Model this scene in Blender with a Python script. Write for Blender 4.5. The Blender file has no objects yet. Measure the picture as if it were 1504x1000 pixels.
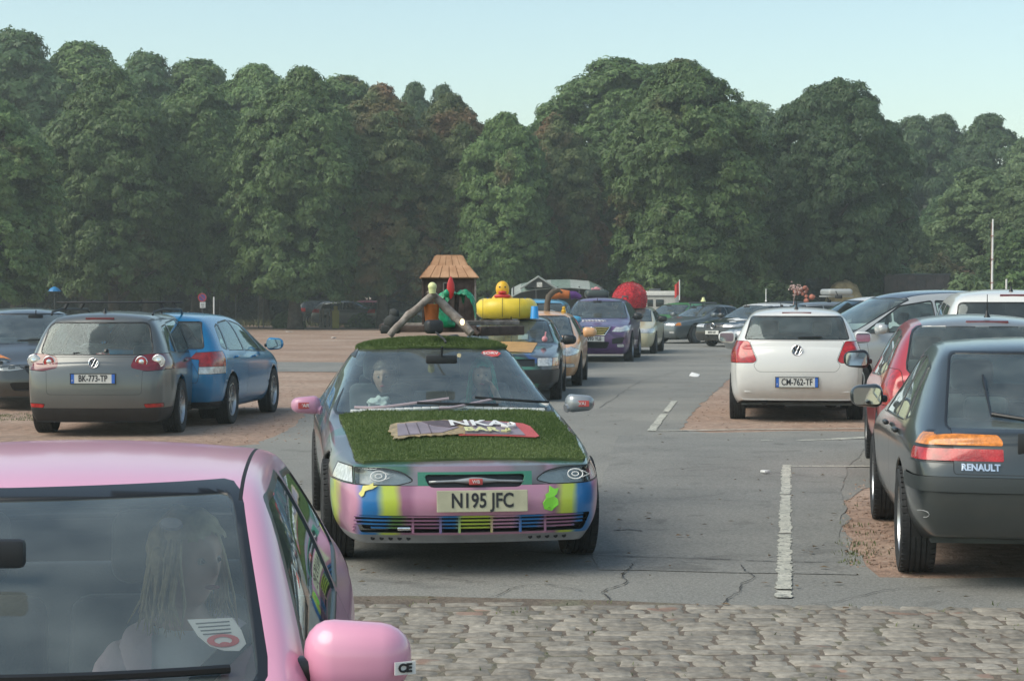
import bpy, bmesh, math, random
from math import radians as R, sin, cos, pi
from mathutils import Vector, Matrix, noise
random.seed(7)
SC = bpy.context.scene
COL = SC.collection
# ---------------------------------------------------------------- camera
FPX = 2800.0; HC = 1.65; PITCH = math.atan(66/FPX)
cam_d = bpy.data.cameras.new('camera'); cam = bpy.data.objects.new('camera', cam_d); COL.objects.link(cam)
cam_d.sensor_width = 36; cam_d.lens = FPX/1504*36; cam_d.clip_start = 0.1; cam_d.clip_end = 3000
cam.location = (0, 0, HC); cam.rotation_euler = (pi/2-PITCH, 0, 0)
cam_d.dof.use_dof = False
SC.camera = cam
# ---------------------------------------------------------------- world, sun, exposure
SUN_EL, SUN_AZ = 48, 246            # azimuth clockwise from +Y: behind the camera, from its left
w = bpy.data.worlds.new('World'); SC.world = w; w.use_nodes = True
nt = w.node_tree; bg = nt.nodes['Background']
sky = nt.nodes.new('ShaderNodeTexSky'); sky.sky_type = 'NISHITA'; sky.sun_disc = False
sky.sun_elevation = R(SUN_EL); sky.sun_rotation = R(SUN_AZ)
sky.air_density = 1.0; sky.dust_density = 1.2; sky.ozone_density = 1.2
mxs = nt.nodes.new('ShaderNodeMixRGB'); mxs.blend_type = 'MULTIPLY'; mxs.inputs[0].default_value = 1; mxs.inputs[2].default_value = (1.05,1.03,.87,1)
nt.links.new(sky.outputs[0], mxs.inputs[1]); nt.links.new(mxs.outputs[0], bg.inputs[0]); bg.inputs[1].default_value = 0.13
sl = bpy.data.lights.new('sun', 'SUN'); sun = bpy.data.objects.new('sun', sl); COL.objects.link(sun)
sl.energy = 1.75; sl.angle = R(50); sl.color = (1.0, 0.94, 0.82)
sd = Vector((sin(R(SUN_AZ))*cos(R(SUN_EL)), cos(R(SUN_AZ))*cos(R(SUN_EL)), sin(R(SUN_EL))))
sun.rotation_euler = sd.to_track_quat('Z', 'Y').to_euler()
SC.view_settings.view_transform = 'Standard'; SC.view_settings.look = 'None'
SC.view_settings.exposure = 0.7; SC.view_settings.gamma = 1.0
# ---------------------------------------------------------------- pixel -> world (layout helpers)
def ray(px, py):
    v = Vector((px-752, FPX, -(py-500))); return Matrix.Rotation(-PITCH, 3, 'X') @ v
def G(px, py, z=0.0):
    v = ray(px, py); t = (z-HC)/v.z; return Vector((v.x*t, v.y*t, z))
def P(px, py, D):
    v = ray(px, py); t = D/v.y; return Vector((v.x*t, D, HC+v.z*t))
# ---------------------------------------------------------------- object helpers
def setp(o, label=None, cat=None, group=None, kind=None):
    if label: o['label'] = label
    if cat: o['category'] = cat
    if group: o['group'] = group
    if kind: o['kind'] = kind
    return o
def empty(name, loc=(0,0,0), rz=0.0, label=None, cat=None, group=None, parent=None):
    o = bpy.data.objects.new(name, None); COL.objects.link(o); o.location = loc; o.rotation_euler = (0,0,rz)
    o.empty_display_size = .2
    if parent: o.parent = parent
    return setp(o, label, cat, group)
def link(name, me, mats=(), parent=None, smooth=None, angle=None):
    o = bpy.data.objects.new(name, me); COL.objects.link(o)
    for m in mats:
        me.materials.append(m)
    if parent: o.parent = parent
    if smooth is not None:
        me.polygons.foreach_set('use_smooth', [smooth]*len(me.polygons))
    if angle is not None:
        me.polygons.foreach_set('use_smooth', [True]*len(me.polygons)); me.set_sharp_from_angle(angle=R(angle))
    return o
def bmobj(name, bm, mats=(), parent=None, smooth=None, angle=None):
    me = bpy.data.meshes.new(name); bm.to_mesh(me); bm.free()
    if not isinstance(mats, (list, tuple)): mats = (mats,)
    return link(name, me, mats, parent, smooth, angle)
class MB:
    """collects simple shapes into one bmesh"""
    def __init__(s): s.bm = bmesh.new(); s.mi = 0
    def _mark(s, n0):
        s.bm.faces.ensure_lookup_table()
        for f in s.bm.faces[n0:]: f.material_index = s.mi
    def box(s, c, d, rot=None, bev=0.0, seg=2):
        n0 = len(s.bm.faces)
        r = bmesh.ops.create_cube(s.bm, size=1.0)
        vs = r['verts']
        for v in vs: v.co = Vector((v.co.x*d[0], v.co.y*d[1], v.co.z*d[2]))
        if bev > 0:
            es = list({e for v in vs for e in v.link_edges})
            b = bmesh.ops.bevel(s.bm, geom=es, offset=bev, segments=seg, affect='EDGES', profile=.5, clamp_overlap=True)
            s.bm.verts.ensure_lookup_table()
            vs = list({v for f in list(s.bm.faces)[n0:] for v in f.verts})
        M = (rot.to_matrix().to_3x3() if hasattr(rot, 'to_matrix') else rot) if rot is not None else Matrix.Identity(3)
        for v in vs: v.co = M @ v.co + Vector(c)
        s._mark(n0); return s
    def tube(s, pts, rad, n=8, cap=True):
        n0 = len(s.bm.faces)
        pts = [Vector(p) for p in pts]
        if not hasattr(rad, '__len__'): rad = [rad]*len(pts)
        rings = []; up = None
        for i, p in enumerate(pts):
            a = pts[max(i-1,0)]; b = pts[min(i+1,len(pts)-1)]; t = (b-a).normalized()
            if up is None: up = Vector((0,0,1)) if abs(t.z) < .9 else Vector((1,0,0))
            u = (up - t*up.dot(t)).normalized(); v = t.cross(u); up = u
            rings.append([s.bm.verts.new(p+(u*cos(2*pi*k/n)+v*sin(2*pi*k/n))*rad[i]) for k in range(n)])
        for a, b in zip(rings, rings[1:]):
            for k in range(n): s.bm.faces.new((a[k], a[(k+1)%n], b[(k+1)%n], b[k]))
        if cap:
            s.bm.faces.new(rings[0][::-1]); s.bm.faces.new(rings[-1])
        s._mark(n0); return s
    def lathe(s, prof, n=24, axis='z', c=(0,0,0), close=False, a0=0, a1=2*pi):
        """prof: (radius, height) list"""
        n0 = len(s.bm.faces); full = abs(a1-a0-2*pi) < 1e-6
        m = n if full else n+1
        rings = []
        for r, h in prof:
            ring = []
            for k in range(m):
                a = a0+(a1-a0)*k/n; x, y = r*cos(a), r*sin(a)
                p = {'z': (x,y,h), 'y': (x,h,y), 'x': (h,x,y)}[axis]
                ring.append(s.bm.verts.new(Vector(p)+Vector(c)))
            rings.append(ring)
        prs = list(zip(rings, rings[1:]))
        if close: prs.append((rings[-1], rings[0]))
        for a, b in prs:
            for k in range(n):
                k2 = (k+1) % m
                try: s.bm.faces.new((a[k], a[k2], b[k2], b[k]))
                except ValueError: pass
        s._mark(n0); return s
    def ball(s, c, r, n=12, sc=(1,1,1)):
        n0 = len(s.bm.faces)
        q = bmesh.ops.create_uvsphere(s.bm, u_segments=n, v_segments=max(6,n*2//3), radius=r)
        for v in q['verts']: v.co = Vector((v.co.x*sc[0], v.co.y*sc[1], v.co.z*sc[2]))+Vector(c)
        s._mark(n0); return s
    def poly(s, pts, depth=0.0, dirn=(0,0,1)):
        n0 = len(s.bm.faces)
        a = [s.bm.verts.new(Vector(p)) for p in pts]
        f = s.bm.faces.new(a)
        if depth:
            d = Vector(dirn)*depth
            b = [s.bm.verts.new(Vector(p)+d) for p in pts]
            s.bm.faces.new(b[::-1])
            for i in range(len(a)): s.bm.faces.new((a[i], b[i], b[(i+1)%len(a)], a[(i+1)%len(a)]))
        s._mark(n0); return s
    def xf(s, M):
        bmesh.ops.transform(s.bm, matrix=M, verts=s.bm.verts); return s
    def out(s, name, mats, parent=None, smooth=None, angle=35):
        bmesh.ops.recalc_face_normals(s.bm, faces=s.bm.faces)
        return bmobj(name, s.bm, mats, parent, smooth, None if smooth is not None else angle)
# ---------------------------------------------------------------- materials
def mat(name, col=(.5,.5,.5), rough=.5, metal=0.0, coat=0.0, spec=.5, var=0.0, vscale=6.0, bump=0.0, bscale=40.0, col2=None, trans=0, rvar=0.0, emit=None, sheen=0.0, coord='Object', sub=0.0, lo=.35, hi=.65, det=4.0):
    m = bpy.data.materials.new(name); m.use_nodes = True
    n = m.node_tree; b = n.nodes['Principled BSDF']
    b.inputs['Base Color'].default_value = (*col, 1); b.inputs['Roughness'].default_value = rough
    b.inputs['Metallic'].default_value = metal; b.inputs['Coat Weight'].default_value = coat
    b.inputs['Specular IOR Level'].default_value = spec; b.inputs['Coat Roughness'].default_value = .06
    if trans: b.inputs['Transmission Weight'].default_value = trans
    if sheen: b.inputs['Sheen Weight'].default_value = sheen
    if emit: b.inputs['Emission Color'].default_value = (*emit[:3], 1); b.inputs['Emission Strength'].default_value = emit[3]
    tc = n.nodes.new('ShaderNodeTexCoord')
    if var or col2 or rvar:
        nz = n.nodes.new('ShaderNodeTexNoise'); nz.inputs['Scale'].default_value = vscale; nz.inputs['Detail'].default_value = det
        n.links.new(tc.outputs[coord], nz.inputs['Vector'])
        rp = n.nodes.new('ShaderNodeValToRGB'); rp.color_ramp.elements[0].position = lo; rp.color_ramp.elements[1].position = hi
        c2 = col2 if col2 else tuple(c*(1+var) for c in col); c1 = tuple(c*(1-var) for c in col) if not col2 else col
        rp.color_ramp.elements[0].color = (*c1, 1); rp.color_ramp.elements[1].color = (*c2, 1)
        n.links.new(nz.outputs['Fac'], rp.inputs[0]); 
        if var or col2: n.links.new(rp.outputs[0], b.inputs['Base Color'])
        if rvar:
            mr = n.nodes.new('ShaderNodeMapRange'); mr.inputs[1].default_value=.3; mr.inputs[2].default_value=.7
            mr.inputs[3].default_value = max(.02, rough-rvar); mr.inputs[4].default_value = rough+rvar
            n.links.new(nz.outputs['Fac'], mr.inputs[0]); n.links.new(mr.outputs[0], b.inputs['Roughness'])
    if bump:
        n2 = n.nodes.new('ShaderNodeTexNoise'); n2.inputs['Scale'].default_value = bscale; n2.inputs['Detail'].default_value = 4
        n.links.new(tc.outputs[coord], n2.inputs['Vector'])
        bp = n.nodes.new('ShaderNodeBump'); bp.inputs['Strength'].default_value = 1; bp.inputs['Distance'].default_value = bump
        n.links.new(n2.outputs['Fac'], bp.inputs['Height']); n.links.new(bp.outputs[0], b.inputs['Normal'])
    return m
def glass_mat(name, tint=(.75,.85,.82), dust_veil=.05, spec_add=.0):
    m = bpy.data.materials.new(name); m.use_nodes = True; n = m.node_tree; n.nodes.clear()
    o = n.nodes.new('ShaderNodeOutputMaterial'); tr = n.nodes.new('ShaderNodeBsdfTransparent'); gl = n.nodes.new('ShaderNodeBsdfGlossy')
    tr.inputs[0].default_value = (*tint, 1); gl.inputs['Roughness'].default_value = .03; gl.inputs[0].default_value = (.85,.97,1,1)
    fr = n.nodes.new('ShaderNodeFresnel'); fr.inputs[0].default_value = 1.5
    ad = n.nodes.new('ShaderNodeMath'); ad.operation = 'MULTIPLY_ADD'; ad.inputs[1].default_value = 1.3; ad.inputs[2].default_value = spec_add
    n.links.new(fr.outputs[0], ad.inputs[0]); ad.use_clamp = True
    mx = n.nodes.new('ShaderNodeMixShader'); n.links.new(ad.outputs[0], mx.inputs[0]); n.links.new(tr.outputs[0], mx.inputs[1]); n.links.new(gl.outputs[0], mx.inputs[2])
    df = n.nodes.new('ShaderNodeBsdfDiffuse'); df.inputs[0].default_value = (.55,.62,.6,1)  # pale dust film, also standing in for the veil of reflected sky
    nz = n.nodes.new('ShaderNodeTexNoise'); nz.inputs['Scale'].default_value = 5; tc = n.nodes.new('ShaderNodeTexCoord'); n.links.new(tc.outputs['Object'], nz.inputs['Vector'])
    mm = n.nodes.new('ShaderNodeMath'); mm.operation = 'MULTIPLY'; mm.inputs[1].default_value = dust_veil*2; n.links.new(nz.outputs['Fac'], mm.inputs[0])
    m2 = n.nodes.new('ShaderNodeMixShader'); n.links.new(mm.outputs[0], m2.inputs[0]); n.links.new(mx.outputs[0], m2.inputs[1]); n.links.new(df.outputs[0], m2.inputs[2])
    n.links.new(m2.outputs[0], o.inputs[0]); return m
def paint(name, col, metal=.0, rough=.32, var=.06, dirt=.22):
    """car paint: clear coat, faint road film towards the sills is real dirt with its own noisy shape"""
    m = mat(name, col, rough, metal, coat=.8, var=var, vscale=1.6, rvar=.0)
    n = m.node_tree; b = n.nodes['Principled BSDF']; b.inputs['Coat Roughness'].default_value = .1
    src = b.inputs['Base Color'].links[0].from_socket
    tc = n.nodes.new('ShaderNodeTexCoord'); sp = n.nodes.new('ShaderNodeSeparateXYZ'); n.links.new(tc.outputs['Object'], sp.inputs[0])
    nz = n.nodes.new('ShaderNodeTexNoise'); nz.inputs['Scale'].default_value = 9; nz.inputs['Detail'].default_value = 6; n.links.new(tc.outputs['Object'], nz.inputs['Vector'])
    ma = n.nodes.new('ShaderNodeMath'); ma.operation = 'MULTIPLY_ADD'; ma.inputs[1].default_value = -.5; n.links.new(nz.outputs['Fac'], ma.inputs[0]); n.links.new(sp.outputs[2], ma.inputs[2])
    mr = n.nodes.new('ShaderNodeMapRange'); mr.inputs[1].default_value = -.05; mr.inputs[2].default_value = .35; mr.inputs[3].default_value = dirt; mr.inputs[4].default_value = .03
    n.links.new(ma.outputs[0], mr.inputs[0])
    mx = n.nodes.new('ShaderNodeMixRGB'); n.links.new(mr.outputs[0], mx.inputs[0]); n.links.new(src, mx.inputs[1]); mx.inputs[2].default_value = (.16,.15,.13,1)
    n.links.new(mx.outputs[0], b.inputs['Base Color']); return m
M = {}
M['rubber'] = mat('tyre_rubber', (.022,.023,.024), .8, bump=.002, bscale=60, var=.25, vscale=20)
M['black'] = mat('black_plastic', (.02,.021,.023), .5, var=.2)
M['trim'] = mat('black_trim', (.012,.013,.014), .35)
M['inner'] = mat('cabin_lining', (.10,.115,.115), .85, var=.15)
M['innerl'] = mat('cabin_lining_pale', (.22,.23,.22), .85, var=.1)
M['seat'] = mat('seat_fabric', (.065,.08,.085), .9, bump=.002, bscale=150, sheen=.3)
M['well'] = mat('wheel_well', (.012,.012,.012), .9)
M['gap'] = mat('panel_gap', (.008,.008,.009), .7)
M['chrome'] = mat('chrome', (.75,.76,.77), .12, 1.0)
M['alloy'] = mat('alloy_rim', (.5,.51,.52), .3, .9, rvar=.1)
M['steel'] = mat('steel_rim', (.12,.125,.13), .45, .7, rvar=.1)
M['glass'] = glass_mat('car_glass', (.8,.93,.9), .09)
M['glassd'] = glass_mat('privacy_glass', (.22,.28,.28), .05)
M['lens'] = glass_mat('lamp_lens', (.93,.95,.95), .06, .02)
M['refl'] = mat('lamp_reflector', (.5,.51,.5), .35, .35, bump=.004, bscale=45)
M['red'] = mat('red_lamp_lens', (.38,.012,.012), .18, coat=.8, var=.3, vscale=18, bump=.0015, bscale=90)
M['redd'] = mat('dark_red_lens', (.13,.006,.012), .15, coat=.8, var=.2, vscale=14)
M['orange'] = mat('amber_lamp_lens', (.62,.2,.02), .2, coat=.8, var=.3, vscale=30, bump=.0015, bscale=90)
M['clear'] = mat('clear_lamp_lens', (.62,.62,.6), .15, .3, coat=.8, var=.25, vscale=25, bump=.002, bscale=70)
M['plate'] = mat('plate_white', (.62,.62,.58), .35, var=.05)
M['platey'] = mat('plate_yellowed', (.5,.48,.33), .4, var=.12, vscale=8)
M['blue'] = mat('plate_blue', (.03,.13,.5), .35)
M['ink'] = mat('plate_ink', (.02,.02,.025), .4)
M['white'] = mat('white_paint_small', (.75,.75,.73), .4)
M['mirror'] = mat('mirror_glass', (.7,.75,.75), .03, 1.0)
M['grey'] = mat('grey_plastic', (.09,.095,.1), .5, var=.15)
# ================================================================ SETTING
def ground_mat(name, stops, scales, rough=.9, bump=.01, bs=60, spots=None, stain=None, island=0):
    """several noise octaves of the material's own colours"""
    m = bpy.data.materials.new(name); m.use_nodes = True; n = m.node_tree; b = n.nodes['Principled BSDF']; b.inputs['Roughness'].default_value = rough
    b.inputs['Specular IOR Level'].default_value = .3
    tc = n.nodes.new('ShaderNodeTexCoord')
    def nz(s, d=6):
        q = n.nodes.new('ShaderNodeTexNoise'); q.inputs['Scale'].default_value = s; q.inputs['Detail'].default_value = d; n.links.new(tc.outputs['Object'], q.inputs['Vector']); return q
    a = nz(scales[0]); rp = n.nodes.new('ShaderNodeValToRGB'); el = rp.color_ramp.elements
    el[0].position = .32; el[0].color = (*stops[0],1); el[1].position = .68; el[1].color = (*stops[-1],1)
    if len(stops) > 2: e = el.new(.5); e.color = (*stops[1],1)
    n.links.new(a.outputs['Fac'], rp.inputs[0])
    f = nz(scales[1], 3); mr = n.nodes.new('ShaderNodeMapRange'); mr.inputs[1].default_value=.3; mr.inputs[2].default_value=.7; mr.inputs[3].default_value = .72; mr.inputs[4].default_value = 1.28
    n.links.new(f.outputs['Fac'], mr.inputs[0])
    mx = n.nodes.new('ShaderNodeVectorMath'); mx.operation = 'SCALE'; n.links.new(rp.outputs[0], mx.inputs[0]); n.links.new(mr.outputs[0], mx.inputs['Scale'])
    out = mx.outputs[0]
    if spots:
        sz = nz(spots[1], 2); sr = n.nodes.new('ShaderNodeValToRGB'); sr.color_ramp.elements[0].position = spots[2]; sr.color_ramp.elements[1].position = spots[2]+.03
        n.links.new(sz.outputs['Fac'], sr.inputs[0]); m3 = n.nodes.new('ShaderNodeMixRGB'); n.links.new(sr.outputs[0], m3.inputs[0]); n.links.new(out, m3.inputs[1]); m3.inputs[2].default_value = (*spots[0],1); out = m3.outputs[0]
    if stain:
        for (c_, sc_, th_, am_) in stain:
            q = nz(sc_, 5); q.inputs['Distortion'].default_value = .6; sr = n.nodes.new('ShaderNodeMapRange'); sr.inputs[1].default_value = th_; sr.inputs[2].default_value = th_+.12; sr.inputs[4].default_value = am_; n.links.new(q.outputs['Fac'], sr.inputs[0])
            m4 = n.nodes.new('ShaderNodeMixRGB'); n.links.new(sr.outputs[0], m4.inputs[0]); n.links.new(out, m4.inputs[1]); m4.inputs[2].default_value = (*c_,1); out = m4.outputs[0]
    if island:
        ge = n.nodes.new('ShaderNodeNewGeometry'); mi_ = n.nodes.new('ShaderNodeMapRange'); n.links.new(ge.outputs['Random Per Island'], mi_.inputs[0]); mi_.inputs[3].default_value = 1-island; mi_.inputs[4].default_value = 1+island
        vs_ = n.nodes.new('ShaderNodeVectorMath'); vs_.operation = 'SCALE'; n.links.new(out, vs_.inputs[0]); n.links.new(mi_.outputs[0], vs_.inputs['Scale']); out = vs_.outputs[0]
    n.links.new(out, b.inputs['Base Color'])
    h = nz(bs, 5); bp = n.nodes.new('ShaderNodeBump'); bp.inputs['Distance'].default_value = bump; n.links.new(h.outputs['Fac'], bp.inputs['Height']); n.links.new(bp.outputs[0], b.inputs['Normal'])
    return m
M['gravel'] = ground_mat('red_gravel', [(.27,.175,.125),(.32,.22,.165),(.38,.28,.215)], (.35, 9), bump=.02, bs=35, spots=((.4,.33,.27), 14, .66), stain=[((.2,.15,.12), .8, .58, .6), ((.42,.35,.28), 1.9, .62, .5)])
M['asphalt'] = ground_mat('worn_asphalt', [(.19,.188,.172),(.225,.222,.202),(.265,.258,.23)], (.45, 60), bump=.006, bs=120, spots=((.2,.19,.17), 90, .62), stain=[((.09,.088,.082), 1.7, .6, .55), ((.1,.098,.09), 7, .68, .6), ((.26,.24,.2), .9, .6, .35)])
M['asphalt2'] = ground_mat('asphalt_patch', [(.19,.19,.176),(.215,.213,.196),(.24,.235,.215)], (.8, 60), bump=.006, bs=130, stain=[((.1,.098,.09), 2.3, .58, .5), ((.1,.098,.09), 9, .66, .6)])
M['line'] = ground_mat('road_paint', [(.36,.36,.31),(.46,.45,.38),(.52,.51,.44)], (5, 60), rough=.7, bump=.004, bs=90, spots=((.2,.2,.18), 22, .6))
M['crack'] = mat('crack_filler', (.035,.033,.03), .8)
M['stone'] = ground_mat('cobble_stone', [(.205,.185,.155),(.255,.23,.19),(.3,.27,.225)], (3.1, 26), rough=.75, bump=.006, bs=45, spots=((.25,.17,.13), 3.2, .66), island=.2, stain=[((.12,.11,.09), 8, .6, .4)])
M['joint'] = ground_mat('cobble_joint_soil', [(.12,.095,.075),(.16,.13,.1),(.15,.145,.1)], (2.5, 40), bump=.01, bs=60)
M['grass'] = mat('dry_grass', (.06,.075,.025), .8, col2=(.13,.13,.06), vscale=3, sub=0)

def sheet(name, pts, z, m, jit=0.0, step=.25, parent=None):
    """flat sheet from a ground outline, its edge broken into short irregular steps"""
    out = []
    for i, a in enumerate(pts):
        b = pts[(i+1) % len(pts)]; a = Vector((a[0],a[1],0)); b = Vector((b[0],b[1],0)); L = (b-a).length
        k = max(1, int(L/step)) if jit else 1
        nrm = Vector((-(b-a).y, (b-a).x, 0)).normalized() if L > 1e-6 else Vector()
        for j in range(min(k, 400)):
            p = a.lerp(b, j/k)
            if jit: p += nrm*(noise.noise(p*1.3+Vector((3,7,z*50)))*jit*1.6 + random.uniform(-1,1)*jit*.35)
            out.append((p.x, p.y, z))
    from mathutils.geometry import tessellate_polygon
    bm = bmesh.new(); vs = [bm.verts.new(p) for p in out]
    for t in tessellate_polygon([[Vector(p) for p in out]]):
        try: bm.faces.new([vs[i] for i in t])
        except ValueError: pass
    bmesh.ops.recalc_face_normals(bm, faces=bm.faces)
    for f in bm.faces:
        if f.normal.z < 0: f.normal_flip()
    return bmobj(name, bm, m, parent)
# the ground: one gravel sheet to the horizon, gently uneven far away
bm = bmesh.new(); bmesh.ops.create_grid(bm, x_segments=60, y_segments=60, size=900)
for v in bm.verts: v.co.y += 400
setp(bmobj('ground', bm, M['gravel']), kind='structure')
g = lambda x, y: G(x, y)[:2]
A = [(-60,-6),(60,-6),(60,9.4)]
# asphalt carriageway: outline given in ground metres, read off the photograph
right = [g(1504,905), (60,10.6), (60,10.9), g(1300,848), g(1262,832), g(1246,800), g(1238,750), g(1255,722), g(1330,700), (30,17.2), (30,23.2), g(1290,634), g(1180,633), g(1040,636), g(1000,632), g(1020,600), g(1070,560), g(1090,530), g(1075,512), (12,60), (20,70), (40,74), (40,80), (14,78), (5,74)]
left = [(0.2,62), (-1.4,45), g(640,540), g(560,560), g(470,590), g(430,625), g(380,652), (-7.5,15.4), (-60,15.9)]
road = setp(sheet('road', [(-60,-8), (60,-8)] + [(60,10.9)] + right[3:] + left, .004, M['asphalt'], .06), kind='structure')
setp(sheet('path', [g(-60,548), g(415,546), g(640,548), g(640,533), g(415,532), g(-60,531)], .008, M['asphalt2'], .12, .6), kind='structure')
# patches and cracks of the road surface
setp(sheet('road_patch', [g(905,640), g(1280,646), g(1240,700), g(1235,790), g(1260,845), g(880,838), g(870,760)], .008, M['asphalt2'], .03), kind='structure')
mb = MB()
def crack(pts, wd=.012, n=14, amp=.05, z=.0125):
    P_ = [Vector((*p, 0)) for p in pts]; out = []
    for a, b in zip(P_, P_[1:]):
        for j in range(n):
            q = a.lerp(b, j/n); d = (b-a).normalized(); s = Vector((-d.y, d.x, 0)); q = q + s*noise.noise(q*2.3)*amp + s*random.uniform(-.01,.01); out.append((q, s))
    for (p, s), (q, t) in zip(out, out[1:]):
        w1 = wd*random.uniform(.3,1); vs = [mb.bm.verts.new((c.x, c.y, z)) for c in (p-s*w1/2, q-t*w1/2, q+t*w1/2, p+s*w1/2)]
        f = mb.bm.faces.new(vs)
crack([g(760,812), g(900,818), g(1060,824), g(1230,829)], .02)
crack([g(960,700), g(1240,702)], .01); crack([g(880,886), g(910,850), g(932,828)], .012, amp=.1); crack([g(700,880), g(790,862), g(850,872)], .01, amp=.1)
crack([g(880,742), g(1000,735), g(1140,738)], .008); crack([g(900,781), g(925,779), g(948,782)], .03, 6, .02); crack([g(650,845), g(760,838), g(850,850)], .01)
crack([g(880,600), g(940,560), g(1000,545)], .01); crack([g(960,664), g(1050,655), g(1180,660)], .012); crack([g(1050,895), g(1100,850), g(1085,830)], .01, amp=.1)
crack([g(560,860), g(640,850), g(720,858)], .012, amp=.1); crack([g(1180,890), g(1300,870), g(1480,862)], .01, amp=.1)
for f in mb.bm.faces:
    if f.normal.z < 0: f.normal_flip()
setp(bmobj('road_cracks', mb.bm, M['crack']), kind='structure')
def stripe(pts, wd, z=.0122):
    a, b = Vector((*pts[0],0)), Vector((*pts[1],0)); d = (b-a).normalized(); s = Vector((-d.y,d.x,0)); n = max(4, int((b-a).length/.06))
    L = [a.lerp(b,i/n)-s*(wd/2+random.uniform(-.012,.012)) for i in range(n+1)]; Rr = [a.lerp(b,i/n)+s*(wd/2+random.uniform(-.012,.012)) for i in range(n+1)]
    bmm = bmesh.new(); l = [bmm.verts.new((p.x,p.y,z)) for p in L]; r = [bmm.verts.new((p.x,p.y,z)) for p in Rr]
    for i in range(n):
        if random.random() < .03: continue
        f = bmm.faces.new((l[i],l[i+1],r[i+1],r[i])); 
    bmesh.ops.recalc_face_normals(bmm, faces=bmm.faces)
    for f in bmm.faces:
        if f.normal.z < 0: f.normal_flip()
    setp(bmobj('road_marking', bmm, M['line']), kind='structure')
stripe([g(1155,684), g(1151,880)], .085); stripe([g(990,590), g(978,606)], .09); stripe([g(975,609), g(956,634)], .1)
stripe([g(962,634), g(1078,632)], .08); stripe([g(1078,632), g(1300,630)], .07); stripe([g(1172,648), g(1230,646)], .1); stripe([g(1228,646), g(1300,642)], .18)
stripe([g(1160,686), g(1300,686)], .10); stripe([g(1118,648), g(1135,648)], .07)
# cobbled pavement: irregular setts bedded in soil
setp(sheet('cobble_bed', [(-60,-9), (60,-9), (60,10.25), g(1504,899), g(1100,893), g(900,884), g(600,877), g(400,877), (-60,10.45)], .0075, M['joint'], .03), kind='structure')
bm = bmesh.new(); rnd = random.Random(3); mi = 0
def sett(cx, cy, lx, ly, rot, h):
    gp = (-1,-.95,-.82,-.3,.3,.82,.95,1); n = 7; grid = []
    cr, sr = cos(rot), sin(rot); tx, ty = rnd.uniform(-.02,.02), rnd.uniform(-.02,.02)
    sk = [rnd.uniform(-.014,.014) for _ in range(8)]
    for i in range(n+1):
        row = []
        for j in range(n+1):
            u, v = gp[i], gp[j]
            # rounded square outline
            uu = u*math.sqrt(1-v*v*.07); vv = v*math.sqrt(1-u*u*.07)
            x = uu*lx/2 + sk[0]*u*v + sk[1]*(v*v); y = vv*ly/2 + sk[2]*u*v + sk[3]*(u*u)
            e = max(abs(u), abs(v)); z = h*(1-e**9*.9) + .002*noise.noise(Vector((cx*7+x*14, cy*7+y*14, 0))) + tx*x+ty*y
            row.append(bm.verts.new((cx+x*cr-y*sr, cy+x*sr+y*cr, z-.004)))
        grid.append(row)
    for i in range(n):
        for j in range(n):
            f = bm.faces.new((grid[i][j], grid[i+1][j], grid[i+1][j+1], grid[i][j+1])); f.smooth = True
y = 6.6; row = 0
while y < 10.26:
    ly = rnd.uniform(.12,.155); x = -3.6 + rnd.uniform(0,.15)
    while x < 3.6:
        lx = rnd.uniform(.13,.24); yy = y + .05*sin(x*1.7)+.03*noise.noise(Vector((x*2,y*2,5)))
        lim = 10.2 - (x*.03) + .14*noise.noise(Vector((x,0,2)))
        if yy+ly/2 < lim: sett(x+lx/2, yy, lx*1.0, ly*1.02, rnd.uniform(-.12,.12), rnd.uniform(.0155,.0195))
        x += lx
    y += ly*.97; row += 1
setp(bmobj('cobblestone_pavement', bm, M['stone']), kind='structure')
# ---------------------------------------------------------------- loose stones and weeds
bm = bmesh.new()
def pebble(x, y, r):
    q = bmesh.ops.create_icosphere(bm, subdivisions=1, radius=r)
    s = (rnd.uniform(.7,1.4), rnd.uniform(.7,1.4), rnd.uniform(.4,.7))
    for v in q['verts']: v.co = Vector((v.co.x*s[0]+x, v.co.y*s[1]+y, v.co.z*s[2]+r*.3))
for _ in range(1300):
    px, py = rnd.choice([(rnd.uniform(1238,1330), rnd.uniform(705,835)), (rnd.uniform(1000,1300), rnd.uniform(560,628)), (rnd.uniform(300,460), rnd.uniform(560,650))])
    p = G(px, py); pebble(p.x, p.y, rnd.uniform(.004,.014))
setp(bmobj('gravel_stones', bm, M['gravel']), kind='stuff')
def blades(name, spots, m, hmin, hmax, wd, label=None):
    bm = bmesh.new()
    for (x, y, n, rad) in spots:
        for _ in range(n):
            a = rnd.uniform(0, 2*pi); r = rad*rnd.random()**.6; px, py = x+r*cos(a), y+r*sin(a)*1.3; h = rnd.uniform(hmin,hmax); t = rnd.uniform(0,2*pi); ln = rnd.uniform(.1,.7)*h
            d = Vector((cos(t), sin(t), 0)); s = Vector((-d.y, d.x, 0))*wd*rnd.uniform(.6,1.2)
            b = Vector((px,py,0)); m1 = b+d*ln*.35+Vector((0,0,h*.6)); e = b+d*ln+Vector((0,0,h))
            vs = [bm.verts.new(q) for q in (b-s, b+s, m1+s*.8, m1-s*.8, e)]
            bm.faces.new(vs[:4]); bm.faces.new((vs[3], vs[2], vs[4]))
    return setp(bmobj(name, bm, m), kind='stuff')
M['weed'] = mat('weed_green', (.06,.085,.028), .7, col2=(.13,.15,.05), vscale=9)
sp = []
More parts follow.
